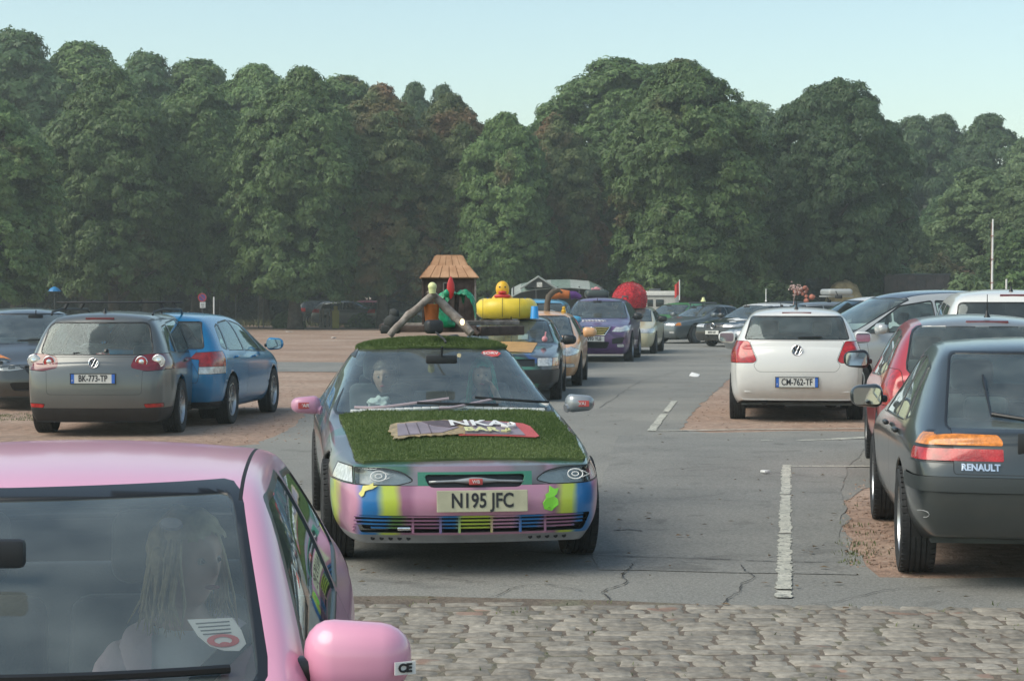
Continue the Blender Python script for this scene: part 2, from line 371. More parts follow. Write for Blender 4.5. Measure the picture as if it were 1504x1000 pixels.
for (px, py, n, r) in [(1252,815,120,.09),(1262,800,120,.1),(1258,828,60,.06),(1272,812,60,.1),(1248,742,20,.05),(1256,772,40,.07),(1290,640,10,.1),(1243,826,60,.05),(1275,785,40,.08)]:
    p = G(px, py); sp.append((p.x, p.y, n//2, r*1.6))
for _ in range(90):
    x = rnd.uniform(-1.5,3.2); y = rnd.uniform(8,10.2); sp.append((x, y, 3, .03))
for _ in range(40):
    p = G(rnd.uniform(-20,60), rnd.uniform(608,618)); sp.append((p.x, p.y, 14, .12))
blades('weeds', sp, M['weed'], .008, .032, .004)
sp = []
for _ in range(420):
    p = G(rnd.uniform(-60,700), rnd.uniform(476.5,479.5)); sp.append((p.x, p.y, 9, .5))
for _ in range(80):
    p = G(rnd.uniform(950,1504), rnd.uniform(470,478)); sp.append((p.x, p.y, 9, .6))
blades('grass', sp, M['grass'], .1, .45, .03)
bm = bmesh.new()
for _ in range(420):
    p = G(rnd.uniform(380,1504), 470+rnd.random()**1.5*430); r = rnd.uniform(.012,.035); a = rnd.uniform(0,6.28); d1 = Vector((cos(a),sin(a),0))*r; d2 = Vector((-sin(a),cos(a),0))*r*.5
    bm.faces.new([bm.verts.new(Vector((p.x,p.y,.018+rnd.uniform(0,.006)))+q) for q in (-d1, d2+Vector((0,0,.006)), d1, -d2+Vector((0,0,.004)))])
setp(bmobj('fallen_leaves', bm, mat('dry_leaf', (.16,.1,.05), .8, col2=(.07,.06,.03), vscale=2)), kind='stuff')
# litter on the lot
mb = MB(); 
for (px,py,s) in [(1124,692,.06),(1020,551,.14),(490,496,.12),(425,487,.2),(640,500,.1)]:
    p = G(px,py,.03); mb = MB(); mb.box(p, (s*1.3,s,.02), Matrix.Rotation(rnd.uniform(-.6,.6),3,'X')@Matrix.Rotation(rnd.random()*3,3,'Z'), .004)
    setp(mb.out('litter_scrap', M['white']), {1124:'small crumpled white scrap on the road beside the broad parking line',1020:'white scrap on the gravel edge left of the white hatchback',490:'tiny white scrap on the far gravel lot',425:'pale scrap furthest back on the gravel near the trees',640:'pale scrap on the gravel beside the grass covered car'}[px], 'litter')
# ================================================================ TREES
def leaf_mat(name, c1, c2, c3=None, brown=.0):
    m = bpy.data.materials.new(name); m.use_nodes = True; n = m.node_tree; b = n.nodes['Principled BSDF']
    b.inputs['Roughness'].default_value = .5; b.inputs['Specular IOR Level'].default_value = .35
    geo = n.nodes.new('ShaderNodeNewGeometry'); tc = n.nodes.new('ShaderNodeTexCoord'); oi = n.nodes.new('ShaderNodeObjectInfo')
    mx = n.nodes.new('ShaderNodeMixRGB'); mx.inputs[1].default_value = (*c1,1); mx.inputs[2].default_value = (*c2,1); nv = n.nodes.new('ShaderNodeTexNoise'); nv.inputs['Scale'].default_value = .9; nv.inputs['Detail'].default_value = 2; n.links.new(tc.outputs['Object'], nv.inputs['Vector'])
    av = n.nodes.new('ShaderNodeMath'); av.operation = 'MULTIPLY_ADD'; av.inputs[1].default_value = 2.2; av.inputs[2].default_value = -.95; n.links.new(nv.outputs['Fac'], av.inputs[0])
    aw_ = n.nodes.new('ShaderNodeMath'); aw_.operation = 'MULTIPLY_ADD'; aw_.inputs[1].default_value = .7; aw_.use_clamp = True; n.links.new(geo.outputs['Random Per Island'], aw_.inputs[0]); n.links.new(av.outputs[0], aw_.inputs[2]); n.links.new(aw_.outputs[0], mx.inputs[0])
    out = mx.outputs[0]
    if c3:
        nz = n.nodes.new('ShaderNodeTexNoise'); nz.inputs['Scale'].default_value = .28; nz.inputs['Detail'].default_value = 5; nz.noise_dimensions = '4D'
        mu = n.nodes.new('ShaderNodeMath'); mu.operation='MULTIPLY'; mu.inputs[1].default_value = 30; n.links.new(oi.outputs['Random'], mu.inputs[0]); n.links.new(mu.outputs[0], nz.inputs['W'])
        n.links.new(tc.outputs['Object'], nz.inputs['Vector']); rp = n.nodes.new('ShaderNodeValToRGB'); rp.color_ramp.elements[0].position = .62-brown; rp.color_ramp.elements[1].position = .72-brown*.6
        n.links.new(nz.outputs['Fac'], rp.inputs[0]); m2 = n.nodes.new('ShaderNodeMixRGB'); n.links.new(rp.outputs[0], m2.inputs[0]); n.links.new(out, m2.inputs[1]); m2.inputs[2].default_value = (*c3,1); out = m2.outputs[0]
    hs = n.nodes.new('ShaderNodeHueSaturation'); n.links.new(out, hs.inputs['Color']); mr = n.nodes.new('ShaderNodeMapRange'); n.links.new(oi.outputs['Random'], mr.inputs[0]); mr.inputs[3].default_value = .8; mr.inputs[4].default_value = 1.25; n.links.new(mr.outputs[0], hs.inputs['Value'])
    n.links.new(hs.outputs[0], b.inputs['Base Color'])
    # leaves let a little light through
    tl = n.nodes.new('ShaderNodeBsdfTranslucent'); n.links.new(hs.outputs[0], tl.inputs[0]); ms = n.nodes.new('ShaderNodeMixShader'); ms.inputs[0].default_value = .28
    n.links.new(b.outputs[0], ms.inputs[1]); n.links.new(tl.outputs[0], ms.inputs[2]); n.links.new(ms.outputs[0], n.nodes['Material Output'].inputs[0])
    return m
GR1, GR2 = (.07,.13,.038), (.155,.24,.078)
M['leafA'] = leaf_mat('chestnut_leaves', GR1, GR2, (.13,.085,.04), .0)
M['leafB'] = leaf_mat('chestnut_leaves_browning', (.075,.115,.038), (.15,.185,.066), (.21,.12,.06), .15)
M['leafC'] = leaf_mat('dark_leaves', (.05,.1,.038), (.105,.175,.066))
M['leafD'] = leaf_mat('pale_leaves', (.09,.14,.055), (.165,.235,.1))
M['bark'] = mat('bark', (.075,.062,.05), .9, var=.35, vscale=4, bump=.05, bscale=6)
def palm_leaf(bm, p, nrm, size, rn, k=5):
    """a palmate leaf: k drooping leaflets fanned round one point"""
    nrm = nrm.normalized(); t = nrm.orthogonal().normalized(); q = Matrix.Rotation(rn.uniform(0,2*pi), 3, nrm); t = q @ t; s = nrm.cross(t)
    c = bm.verts.new(p)
    for i in range(k):
        a = (i-(k-1)/2)*(4.2/k); d = t*cos(a)+s*sin(a); e = d.cross(nrm)*size*.2
        m1 = p+d*size*.62-Vector((0,0,size*.10)); tip = p+d*size-Vector((0,0,size*.38))
        v1 = bm.verts.new(m1-e); v2 = bm.verts.new(tip); v3 = bm.verts.new(m1+e)
        bm.faces.new((c, v1, v2, v3))
import numpy as np
def leaf_cloud(name, P_, N_, size, m, rs, k=3, droop=.3, wd=.3):
    """mesh of many leaves: each a fan of k leaflets at point P_ facing N_ (arrays)"""
    n = len(P_); N_ = N_/np.linalg.norm(N_, axis=1, keepdims=True)
    A_ = rs.normal(size=(n,3)); T = A_-N_*np.sum(A_*N_, axis=1, keepdims=True); T /= np.linalg.norm(T, axis=1, keepdims=True); B_ = np.cross(N_, T)
    sz = (size*rs.uniform(.65, 1.3, n))[:,None]; verts = np.zeros((n, 1+3*k, 3)); verts[:,0] = P_; dn = np.array([0,0,-1.0])
    for i in range(k):
        a = (i-(k-1)/2)*(3.6/k); d = T*math.cos(a)+B_*math.sin(a); e = np.cross(d, N_)*sz*wd
        mid = P_+d*sz*.6+dn*sz*droop*.3
        verts[:,1+3*i] = mid-e; verts[:,2+3*i] = P_+d*sz+dn*sz*droop; verts[:,3+3*i] = mid+e
    base = (np.arange(n)*(1+3*k))[:,None]
    f = np.concatenate([base+np.array([[0,1+3*i,2+3*i,3+3*i]]) for i in range(k)], axis=0).astype(np.int32)
    me = bpy.data.meshes.new(name); nv = n*(1+3*k); me.vertices.add(nv); me.vertices.foreach_set('co', verts.reshape(-1).astype(np.float32))
    me.loops.add(f.size); me.loops.foreach_set('vertex_index', f.reshape(-1)); me.polygons.add(len(f)); me.polygons.foreach_set('loop_start', np.arange(0, f.size, 4, dtype=np.int32)); me.polygons.foreach_set('loop_total', np.full(len(f), 4, dtype=np.int32))
    me.update(calc_edges=True); me.validate(); me.materials.append(m); return me
def crown_mesh(name, seed, H, base, R0, prof, leaf, nb, nc, nl, lsize, k=3, rough=.13, br=.95):
    rn = random.Random(seed); rs = np.random.RandomState(seed); C_ = []; U_ = []; off = Vector((seed*3.1, seed*1.7, 0))
    for c in range(nb):
        h = ((c+rn.random())/nb)**.92; a = c*2.399+rn.uniform(-.5,.5); hz = base+(H-base)*h
        for (h0,r0),(h1,r1) in zip(prof, prof[1:]):
            if h0 <= h <= h1: rr = r0+(r1-r0)*(h-h0)/(h1-h0)
        d = Vector((cos(a), sin(a), 0)); rr *= R0*(1+rough*2*noise.noise(Vector((cos(a)*1.1, sin(a)*1.1, hz*.22))+off)+rn.uniform(-rough,rough))
        bc = d*max(rr-br*.8, 0)+Vector((0,0,hz-.3+(rn.uniform(-.7,.5) if h > .8 else 0))); ax = (d*(1.0 if h < .85 else .3)+Vector((0,0,.75))).normalized(); brr = br*rn.uniform(.5,1.2)*(.7 if h > .88 else 1)
        for _ in range(nc):
            v = Vector((rn.gauss(0,1), rn.gauss(0,1), rn.gauss(0,1))).normalized()
            if v.dot(ax) < -.05: v = -v
            C_.append(bc+Vector((v.x*brr, v.y*brr, v.z*brr*.8))); U_.append((v*.7+ax*.6).normalized())
    for _ in range(nb*2):                      # inner foliage that closes the crown
        h = rn.uniform(.05,.92); a = rn.uniform(0,6.28); r = R0*.55*rn.random()**.5*(1.1-.6*h); C_.append(Vector((cos(a)*r, sin(a)*r, base+(H-base)*h))); U_.append(Vector((cos(a),sin(a),.6)).normalized())
    C_ = np.array([tuple(c) for c in C_]); U_ = np.array([tuple(c) for c in U_]); n = len(C_)
    C2 = np.repeat(C_, nl, axis=0); U2 = np.repeat(U_, nl, axis=0); cr = np.repeat(rs.uniform(.28,.52,n), nl)[:,None]
    V_ = rs.normal(size=C2.shape); V_ /= np.linalg.norm(V_, axis=1, keepdims=True); sgn = np.sign(np.sum(V_*U2, axis=1, keepdims=True)+.25); V_ *= sgn
    Pn = C2+V_*cr*np.array([1.15,1.15,.6])*rs.uniform(.5,1.25,(len(C2),1)); Pn[:,2] -= .25*cr[:,0]*(V_[:,0]**2+V_[:,1]**2)
    N_ = V_*.5+U2*.7+rs.normal(size=V_.shape)*.5+np.array([0,0,.25])
    return leaf_cloud(name, Pn, N_, lsize, leaf, rs, k)
def trunk_mesh(name, H, r, seed, lean=0.0, limbs=7, base=2.0):
    rn = random.Random(seed); mb = MB(); pts = []; rad = []
    for i in range(9):
        t = i/8; pts.append((lean*t*H*.1+.12*sin(t*5+seed), .1*cos(t*4+seed)-.1, H*.9*t)); rad.append(r*(1.35-.5*min(1,t*8) if t < .13 else .85*(1-t)**.8+.04))
    mb.tube(pts, rad, 10)
    for k in range(limbs):
        t = .16+.6*k/limbs; a = rn.uniform(0,2*pi); b = Vector(pts[int(t*8)]); L = rn.uniform(1.6,3.2)
        e1 = b+Vector((cos(a)*L*.5, sin(a)*L*.5, L*.5)); e2 = b+Vector((cos(a)*L, sin(a)*L, L*.8)); mb.tube([b, e1, e2], [r*.38, r*.25, r*.08], 6)
    bmesh.ops.recalc_face_normals(mb.bm, faces=mb.bm.faces)
    me = bpy.data.meshes.new(name); mb.bm.to_mesh(me); mb.bm.free(); me.materials.append(M['bark']); me.polygons.foreach_set('use_smooth',[True]*len(me.polygons)); return me
CH = [(0,.6),(.1,.88),(.35,1.0),(.62,.97),(.8,.8),(.92,.52),(1.0,.22)]
RD = [(0,.5),(.12,.82),(.35,1.03),(.6,1.02),(.78,.84),(.92,.54),(1,.2)]
CO = [(0,.75),(.2,1.0),(.5,.98),(.75,.78),(.9,.5),(1,.2)]
crowns = {}
for nm, args in {
    'A': (1, 14.6, 2.4, 4.0, CH, 'leafA', 210, 10, 46, .17), 'B': (5, 14.6, 2.6, 3.8, CH, 'leafA', 200, 10, 46, .17),
    'Br': (9, 14.6, 2.4, 3.8, CH, 'leafB', 200, 10, 46, .17), 'R': (13, 14.6, 3.2, 5.2, RD, 'leafC', 290, 10, 45, .165),
    'D': (17, 14.4, 2.8, 4.4, CO, 'leafC', 140, 9, 38, .18), 'E': (21, 14.4, 3.2, 4.0, CO, 'leafD', 140, 9, 38, .18)}.items():
    crowns[nm] = crown_mesh('crown', args[0], args[1], args[2], args[3], args[4], M[args[5]], *args[6:], rough=.2 if nm in 'DE' else .13)
trunks = [trunk_mesh('trunk', 13, .32, s) for s in (2, 4)]
def tree(px, ytop, wpx, D, kind, label, group='trees along the far edge', nm='chestnut_tree', tk=None, rot=None, dz=0):
    top = P(px, ytop, D); H = top.z; ppm = FPX/D; Rm = {'A':4.0,'B':3.8,'Br':3.8,'R':5.2,'D':4.4,'E':4.0}[kind]
    s = wpx*(1.0 if D < 104 else 1.3)/ppm/2/Rm
    o = empty(nm, (top.x, D, dz), 0, label, 'tree', group)
    c = bpy.data.objects.new('crown', crowns[kind]); COL.objects.link(c); c.parent = o; c.scale = (s, s, (H-dz)/15.25); c.rotation_euler = (0,0,rnd.uniform(0,6.28) if rot is None else rot)
    t = bpy.data.objects.new('trunk', trunks[rnd.randrange(2)]); COL.objects.link(t); t.parent = o; k = tk or 1.0; t.scale = (k, k, H/15.3)
    return o
# front row, left to right
tree(-25,132,190,84,'A','green chestnut cut by the left edge of the photo')
tree(165,97,185,93,'A','broad green chestnut behind the grey hatchback with roof bars')
tree(292,108,160,97,'B','green chestnut directly behind the no parking sign')
tree(436,96,180,93,'A','chestnut with pale green lower boughs right of the brown tent')
tree(560,122,170,96,'Br','brown tinged chestnut left of the toy house roof', rot=1)
tree(660,135,150,98,'Br','russet chestnut rising straight above the toy house', rot=3)
tree(742,160,130,95,'B','narrow green chestnut above the yellow inflatable ring')
tree(815,166,125,99,'Br','rust topped chestnut above the striped tent roof', rot=5)
tree(905,78,190,104,'B','tall dark chestnut above the red dome')
tree(1010,85,215,90,'A','widest full chestnut in leaf down to the ground behind the flag')
tree(1222,112,205,95,'R','round headed chestnut with a bare thick trunk behind the white hatchback', tk=1.5, rot=2)
# second row
bl = 'trees of the second row behind the chestnuts'
tree(25,28,200,112,'D','tallest dark tree top at the upper left corner', bl, 'broadleaf_tree')
tree(120,55,170,114,'B','dark tree top second from the upper left corner', bl)
tree(215,62,160,113,'D','tree top behind the gap between the two leftmost full chestnuts', bl, 'broadleaf_tree')
tree(290,80,150,115,'B','tree top rising behind the chestnut with the no parking sign', bl)
tree(385,92,150,113,'A','tree top behind the left shoulder of the pale boughed chestnut', bl)
tree(505,104,140,114,'B','tree top in the gap right of the pale boughed chestnut', bl)
tree(608,108,80,125,'D','thin tree top showing above the brown chestnuts, left one of a pair', bl, 'broadleaf_tree')
tree(650,112,80,127,'D','thin tree top showing above the brown chestnuts, right one of a pair', bl, 'broadleaf_tree')
tree(808,140,90,125,'D','small distant tree top left of the tall dark chestnut', bl, 'broadleaf_tree')
tree(960,88,150,116,'B','tree top between the two tall chestnuts in the middle', bl)
tree(1105,134,120,125,'E','pale thin tree top between the widest chestnut and the round one', bl, 'broadleaf_tree')
tree(1095,190,120,105,'A','olive chestnut tucked behind the right side of the widest one', bl)
tree(1345,160,110,132,'D','slender grey green tree just right of the round chestnut', bl, 'broadleaf_tree')
tree(1385,158,100,138,'D','hazy tree top between the round chestnut and the right edge', bl, 'broadleaf_tree')
tree(1450,156,120,135,'D','dark domed tree top near the right edge', bl, 'broadleaf_tree')
tree(1515,190,110,130,'E','pale tree cut by the right edge of the photo', bl, 'broadleaf_tree')
tree(1440,235,120,108,'E','soft grey green willow like tree behind the white pole', bl, 'willow_tree')
tree(1520,225,110,104,'E','pale drooping tree at the right edge above the hedge', bl, 'willow_tree')
tree(1322,275,60,104,'E','small pale green tree beside the round chestnut', bl, 'young_tree')
tree(1290,330,60,108,'E','light green sapling under the right side of the round chestnut', bl, 'young_tree')
tree(1385,280,90,118,'D','dark tree behind the brown wall', bl, 'broadleaf_tree')
# dim wood behind: one uncountable mass
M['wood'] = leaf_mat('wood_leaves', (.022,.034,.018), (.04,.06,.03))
bm = bmesh.new(); rn = random.Random(77)
rs_ = np.random.RandomState(5); mp_ = []; mn_ = []
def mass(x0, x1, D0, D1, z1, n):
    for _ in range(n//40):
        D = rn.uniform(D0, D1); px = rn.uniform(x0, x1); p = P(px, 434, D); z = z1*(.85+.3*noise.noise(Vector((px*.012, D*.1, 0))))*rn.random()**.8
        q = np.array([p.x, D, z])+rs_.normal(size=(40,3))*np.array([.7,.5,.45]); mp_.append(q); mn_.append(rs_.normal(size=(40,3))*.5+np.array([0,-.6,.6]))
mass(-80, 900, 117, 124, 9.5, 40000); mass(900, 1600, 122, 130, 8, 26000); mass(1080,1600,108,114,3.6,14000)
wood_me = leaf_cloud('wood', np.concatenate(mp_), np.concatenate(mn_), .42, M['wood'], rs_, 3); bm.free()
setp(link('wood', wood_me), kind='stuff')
# hedges and bushes that can be told apart
def bush(px, ytop, wpx, D, m, label, seed, n=90, nm='bush', grp='bushes at the far edge', ls=.2):
    top = P(px, ytop, D); W_ = wpx/(FPX/D)/2; H = max(top.z, .5); rn = random.Random(seed); rs = np.random.RandomState(seed); C_ = []
    for _ in range(int(n*1.3)):
        a = rn.uniform(0,2*pi); r = W_*rn.random()**.5; C_.append((cos(a)*r, sin(a)*r*.6, (H-.3)*(1-(r/W_)**2*.6)*rn.uniform(.25,1)*(1+.15*noise.noise(Vector((r*2,a,seed))))))
    C2 = np.repeat(np.array(C_), 34, axis=0); V_ = rs.normal(size=C2.shape); V_ /= np.linalg.norm(V_, axis=1, keepdims=True)
    me = leaf_cloud(nm, C2+V_*rs.uniform(.15,.42,(len(C2),1))*min(1,H/1.5), V_*.6+rs.normal(size=V_.shape)*.35+np.array([0,-.1,.6]), ls, m, rs, 3)
    o = link(nm, me); o.location = (top.x, D, 0); return setp(o, label, 'bush', grp)
bush(1422,392,80,88,M['leafD'],'yellow green bush in front of the white pole',1,150)
bush(1490,330,110,96,M['leafA'],'tall dark hedge bush at the right edge behind the parked cars',2,420)
bush(1300,372,130,99,M['leafC'],'low dark bush left of and above the brown wall',3,200)
bush(1380,372,130,101,M['leafB'],'brownish bush growing over the brown wall',4,200)
bush(1130,405,150,98,M['leafC'],'dark undergrowth bush left of the thick bare trunk',5,200)
bush(1050,400,160,94,M['leafA'],'drooping lower boughs bush behind the flag',6,260)
bush(425,452,40,96,M['leafA'],'little green bush at the foot of the trunk beside the blue car roof',7,30)
bush(610,440,190,99,M['leafC'],'dark bush mass behind the logs on the grass covered car',8,220)
bush(1250,410,90,97,M['leafA'],'green bush right of the thick bare trunk',9,120)
bush(900,400,120,100,M['leafC'],'dark bush behind the red dome',10,200)
bush(1495,392,60,86,M['leafA'],'small green bush at the right edge beside the white pole',11,100)
# ================================================================ CAR BUILDER
def interp(tab, x):
    if not isinstance(tab, (list, tuple)): return tab
    if x <= tab[0][0]: return tab[0][1]
    for (a, va), (b, vb) in zip(tab, tab[1:]):
        if x <= b: return va+(vb-va)*(x-a)/(b-a) if b > a else vb
    return tab[-1][1]
def offs(poly, d):
    """offset a simple polygon outward by d (mitred)"""
    A_ = sum(a[0]*b[1]-b[0]*a[1] for a, b in zip(poly, poly[1:]+poly[:1])); s = 1 if A_ > 0 else -1; out = []
    n = len(poly)
    for i in range(n):
        a, b, c = Vector(poly[i-1]), Vector(poly[i]), Vector(poly[(i+1) % n])
        d1 = (b-a).normalized(); d2 = (c-b).normalized(); n1 = Vector((d1.y, -d1.x))*s; n2 = Vector((d2.y, -d2.x))*s
        m = (n1+n2); m = m.normalized() if m.length > 1e-6 else n1; k = max(.4, m.dot(n1)); out.append(tuple(b+m*(d/k)))
    return out
def rnd_poly(poly, r, seg=3):
    out = []; n = len(poly)
    for i in range(n):
        a, b, c = Vector(poly[i-1]), Vector(poly[i]), Vector(poly[(i+1) % n]); rr = r[i] if hasattr(r, '__len__') else r
        l1, l2 = (a-b).length, (c-b).length; q = min(rr, l1*.45, l2*.45)
        if q < 1e-4: out.append(tuple(b)); continue
        p0 = b+(a-b).normalized()*q; p1 = b+(c-b).normalized()*q
        for k in range(seg+1):
            t = k/seg; out.append(tuple(p0*(1-t)**2+b*2*t*(1-t)+p1*t*t))
    return out
def inside(p, poly):
    x, y = p; c = False; n = len(poly); j = n-1
    for i in range(n):
        xi, yi = poly[i]; xj, yj = poly[j]
        if (yi > y) != (yj > y) and x < (xj-xi)*(y-yi)/(yj-yi)+xi: c = not c
        j = i
    return c
AX = {'y': (0, 2), 'x': (1, 2), 'z': (0, 1)}
def cut(bm, poly, axis, filt, cand=None):
    """cut the outline of poly (seen along axis) into the faces that pass filt; return the faces inside"""
    i0, i1 = AX[axis]; ax = {'y': Vector((0,1,0)), 'x': Vector((1,0,0)), 'z': Vector((0,0,1))}[axis]
    X0 = min(p[0] for p in poly); X1 = max(p[0] for p in poly); Y0 = min(p[1] for p in poly); Y1 = max(p[1] for p in poly)
    def bb(f):
        a = [v.co[i0] for v in f.verts]; b = [v.co[i1] for v in f.verts]; return min(a), max(a), min(b), max(b)
    faces = set()
    for f in (cand if cand is not None else bm.faces):
        if not f.is_valid: continue
        c = f.verts[0].co
        if c[i0] < X0-.35 or c[i0] > X1+.35 or c[i1] < Y0-.35 or c[i1] > Y1+.35: continue
        b = bb(f)
        if b[0] > X1 or b[1] < X0 or b[2] > Y1 or b[3] < Y0: continue
        if filt(f.calc_center_median(), f.normal): faces.add(f)
    n = len(poly)
    for i in range(n):
        a = poly[i]; b = poly[(i+1) % n]
        dx, dy = b[0]-a[0], b[1]-a[1]; L = math.hypot(dx, dy)
        if L < 1e-6: continue
        x0, x1, y0, y1 = min(a[0],b[0])-1e-4, max(a[0],b[0])+1e-4, min(a[1],b[1])-1e-4, max(a[1],b[1])+1e-4
        nx, ny = -dy/L, dx/L; sel = []
        for f in faces:
            q = bb(f)
            if q[0] > x1 or q[1] < x0 or q[2] > y1 or q[3] < y0: continue
            ds = [(v.co[i0]-a[0])*nx+(v.co[i1]-a[1])*ny for v in f.verts]
            if max(ds) > 1e-5 and min(ds) < -1e-5: sel.append(f)
        if not sel: continue
        co = Vector((0,0,0)); co[i0] = a[0]; co[i1] = a[1]; no = Vector((0,0,0)); no[i0] = nx; no[i1] = ny
        geom = set(sel)
        for f in sel: geom.update(f.edges); geom.update(f.verts)
        r = bmesh.ops.bisect_plane(bm, geom=list(geom), dist=1e-5, plane_co=co, plane_no=no)
        faces.update(g_ for g_ in r['geom'] if isinstance(g_, bmesh.types.BMFace))
    return [f for f in faces if f.is_valid and inside((f.calc_center_median()[i0], f.calc_center_median()[i1]), poly)]
def take(bm, faces, keep=False):
    """move faces out to a bmesh of their own"""
    nb = bmesh.new(); mp = {}; 
    for f in faces:
        vs = []
        for v in f.verts:
            if v not in mp: mp[v] = nb.verts.new(v.co)
            vs.append(mp[v])
        try: nf = nb.faces.new(vs); nf.smooth = True; nf.material_index = 0
        except ValueError: pass
    if not keep: bmesh.ops.delete(bm, geom=faces, context='FACES')
    nb.normal_update(); return nb
def push(nb, d):
    nb.normal_update()
    mv = [(v, v.normal.copy()) for v in nb.verts]
    for v, n in mv: v.co += n*d
def thick(nb, t):
    """give an open panel thickness inwards"""
    nb.normal_update(); src = list(nb.faces); mp = {v: nb.verts.new(v.co-v.normal*t) for v in list(nb.verts)}
    be = [e for e in nb.edges if len(e.link_faces) == 1]
    for f in src: nb.faces.new([mp[v] for v in reversed(f.verts)])
    for e in be:
        a, b = e.verts
        try: nb.faces.new((b, a, mp[a], mp[b]))
        except ValueError: pass
def text_mesh(s, size, mode='CENTER', depth=.0015, bold=0.0, sx=1.0, spacing=1.0):
    c = bpy.data.curves.new('t', 'FONT'); c.body = s; c.size = size; c.align_x = mode; c.align_y = 'CENTER'; c.extrude = depth; c.offset = bold; c.space_character = spacing
    c.resolution_u = 3
    o = bpy.data.objects.new('t', c); COL.objects.link(o); dg = bpy.context.evaluated_depsgraph_get(); me = bpy.data.meshes.new_from_object(o.evaluated_get(dg))
    bpy.data.objects.remove(o); bpy.data.curves.remove(c); me.materials.clear()
    if sx != 1: me.transform(Matrix.Diagonal((sx,1,1,1)))
    return me
def put_text(name, s, size, M4, m, parent, **k):
    me = text_mesh(s, size, **k); me.transform(M4); return link(name, me, (m,), parent)
def frameM(o, right, up):
    """matrix whose local x = right, y = up, z = towards the viewer"""
    r = Vector(right).normalized(); u = Vector(up).normalized(); n = r.cross(u); u = n.cross(r)
    return Matrix(((r.x,u.x,n.x,o[0]),(r.y,u.y,n.y,o[1]),(r.z,u.z,n.z,o[2]),(0,0,0,1)))

TY = {}
def wheel(parent, x, y, side, rad=.31, wid=.2, rim='alloy', steer=0.0, spokes=7, det=True, rimr=.66):
    key = (rad, wid, rim, spokes, det)
    if key not in TY:
        mb = MB(); h = wid/2; n = 48 if det else 24
        pr = [(rad*rimr, -h*.82), (rad*.8, -h), (rad*.93, -h*.98), (rad*.985, -h*.8)]
        if det:
            for k in range(-2, 3):
                q = k*h*.3; pr += [(rad, q-h*.1), (rad, q+h*.1)] if k == 2 else [(rad, q-h*.1), (rad, q+h*.1), (rad*.972, q+h*.13), (rad*.972, q+h*.17)]
        else: pr += [(rad, -h*.6), (rad, h*.6)]
        pr += [(rad*.985, h*.8), (rad*.93, h*.98), (rad*.8, h), (rad*rimr, h*.82)]
        mb.lathe(pr, n, 'y')
        if det:   # tread blocks across the shoulders
            for k in range(n):
                a = 2*pi*k/n
                for s in (-1,1): mb.box((rad*.985*cos(a), s*h*.78, rad*.985*sin(a)), (.012, h*.3, .028), Matrix.Rotation(-a, 3, 'Y'))
        bmesh.ops.recalc_face_normals(mb.bm, faces=mb.bm.faces)
        tm = bpy.data.meshes.new('tyre'); mb.bm.to_mesh(tm); mb.bm.free(); tm.materials.append(M['rubber']); tm.polygons.foreach_set('use_smooth',[True]*len(tm.polygons)); tm.set_sharp_from_angle(angle=R(32))
        rr = rad*rimr; mb = MB()
        mb.lathe([(rr, -h*.8), (rr*1.03, -h*.82), (rr*1.03, h*.84), (rr*.97, h*.86), (rr*.93, h*.7), (rr*.9, h*.2), (rr*.88,-h*.6)], 40, 'y')
        mb.lathe([(0.001, h*.62), (rr*.16, h*.62), (rr*.2, h*.5), (rr*.2, h*.1)], 20, 'y')
        if rim == 'alloy':
            for k in range(spokes):
                a = 2*pi*k/spokes; c = Vector((cos(a), 0, sin(a))); s = Vector((-sin(a), 0, cos(a)))
                p0 = c*rr*.12; p1 = c*rr*.93
                v = [mb.bm.verts.new(q) for q in (p0-s*rr*.1+Vector((0,h*.58,0)), p0+s*rr*.1+Vector((0,h*.58,0)), p1+s*rr*.15+Vector((0,h*.62,0)), p1-s*rr*.15+Vector((0,h*.62,0)),
                     p0-s*rr*.1+Vector((0,h*.3,0)), p0+s*rr*.1+Vector((0,h*.3,0)), p1+s*rr*.15+Vector((0,h*.35,0)), p1-s*rr*.15+Vector((0,h*.35,0)))]
                for q in ((0,1,2,3),(4,7,6,5),(0,4,5,1),(2,6,7,3),(1,5,6,2),(3,7,4,0)): mb.bm.faces.new([v[i] for i in q])
        else: mb.lathe([(rr*.2, h*.5), (rr*.55, h*.35), (rr*.75, h*.55), (rr*.93, h*.45)], 36, 'y')
        bmesh.ops.recalc_face_normals(mb.bm, faces=mb.bm.faces)
        rm = bpy.data.meshes.new('rim'); mb.bm.to_mesh(rm); mb.bm.free(); rm.materials.append(M['alloy' if rim == 'alloy' else 'steel']); rm.polygons.foreach_set('use_smooth',[True]*len(rm.polygons)); rm.set_sharp_from_angle(angle=R(35))
        mb = MB(); mb.lathe([(.001, h*.15), (rr*.88, h*.15)], 24, 'y'); mb.lathe([(rr*.7, h*.2), (rr*.7,h*.12)], 24, 'y'); dm = bpy.data.meshes.new('brake_disc'); mb.bm.to_mesh(dm); mb.bm.free(); dm.materials.append(M['well'])
        TY[key] = (tm, rm, dm)
    w_ = empty('wheel', (x, y, rad), (0 if side > 0 else pi)+steer, parent=parent)
    for nm, me in zip(('tyre', 'rim', 'brake_disc'), TY[key]):
        if nm == 'brake_disc' and not det: continue
        o = bpy.data.objects.new(nm, me); COL.objects.link(o); o.parent = w_
    return w_

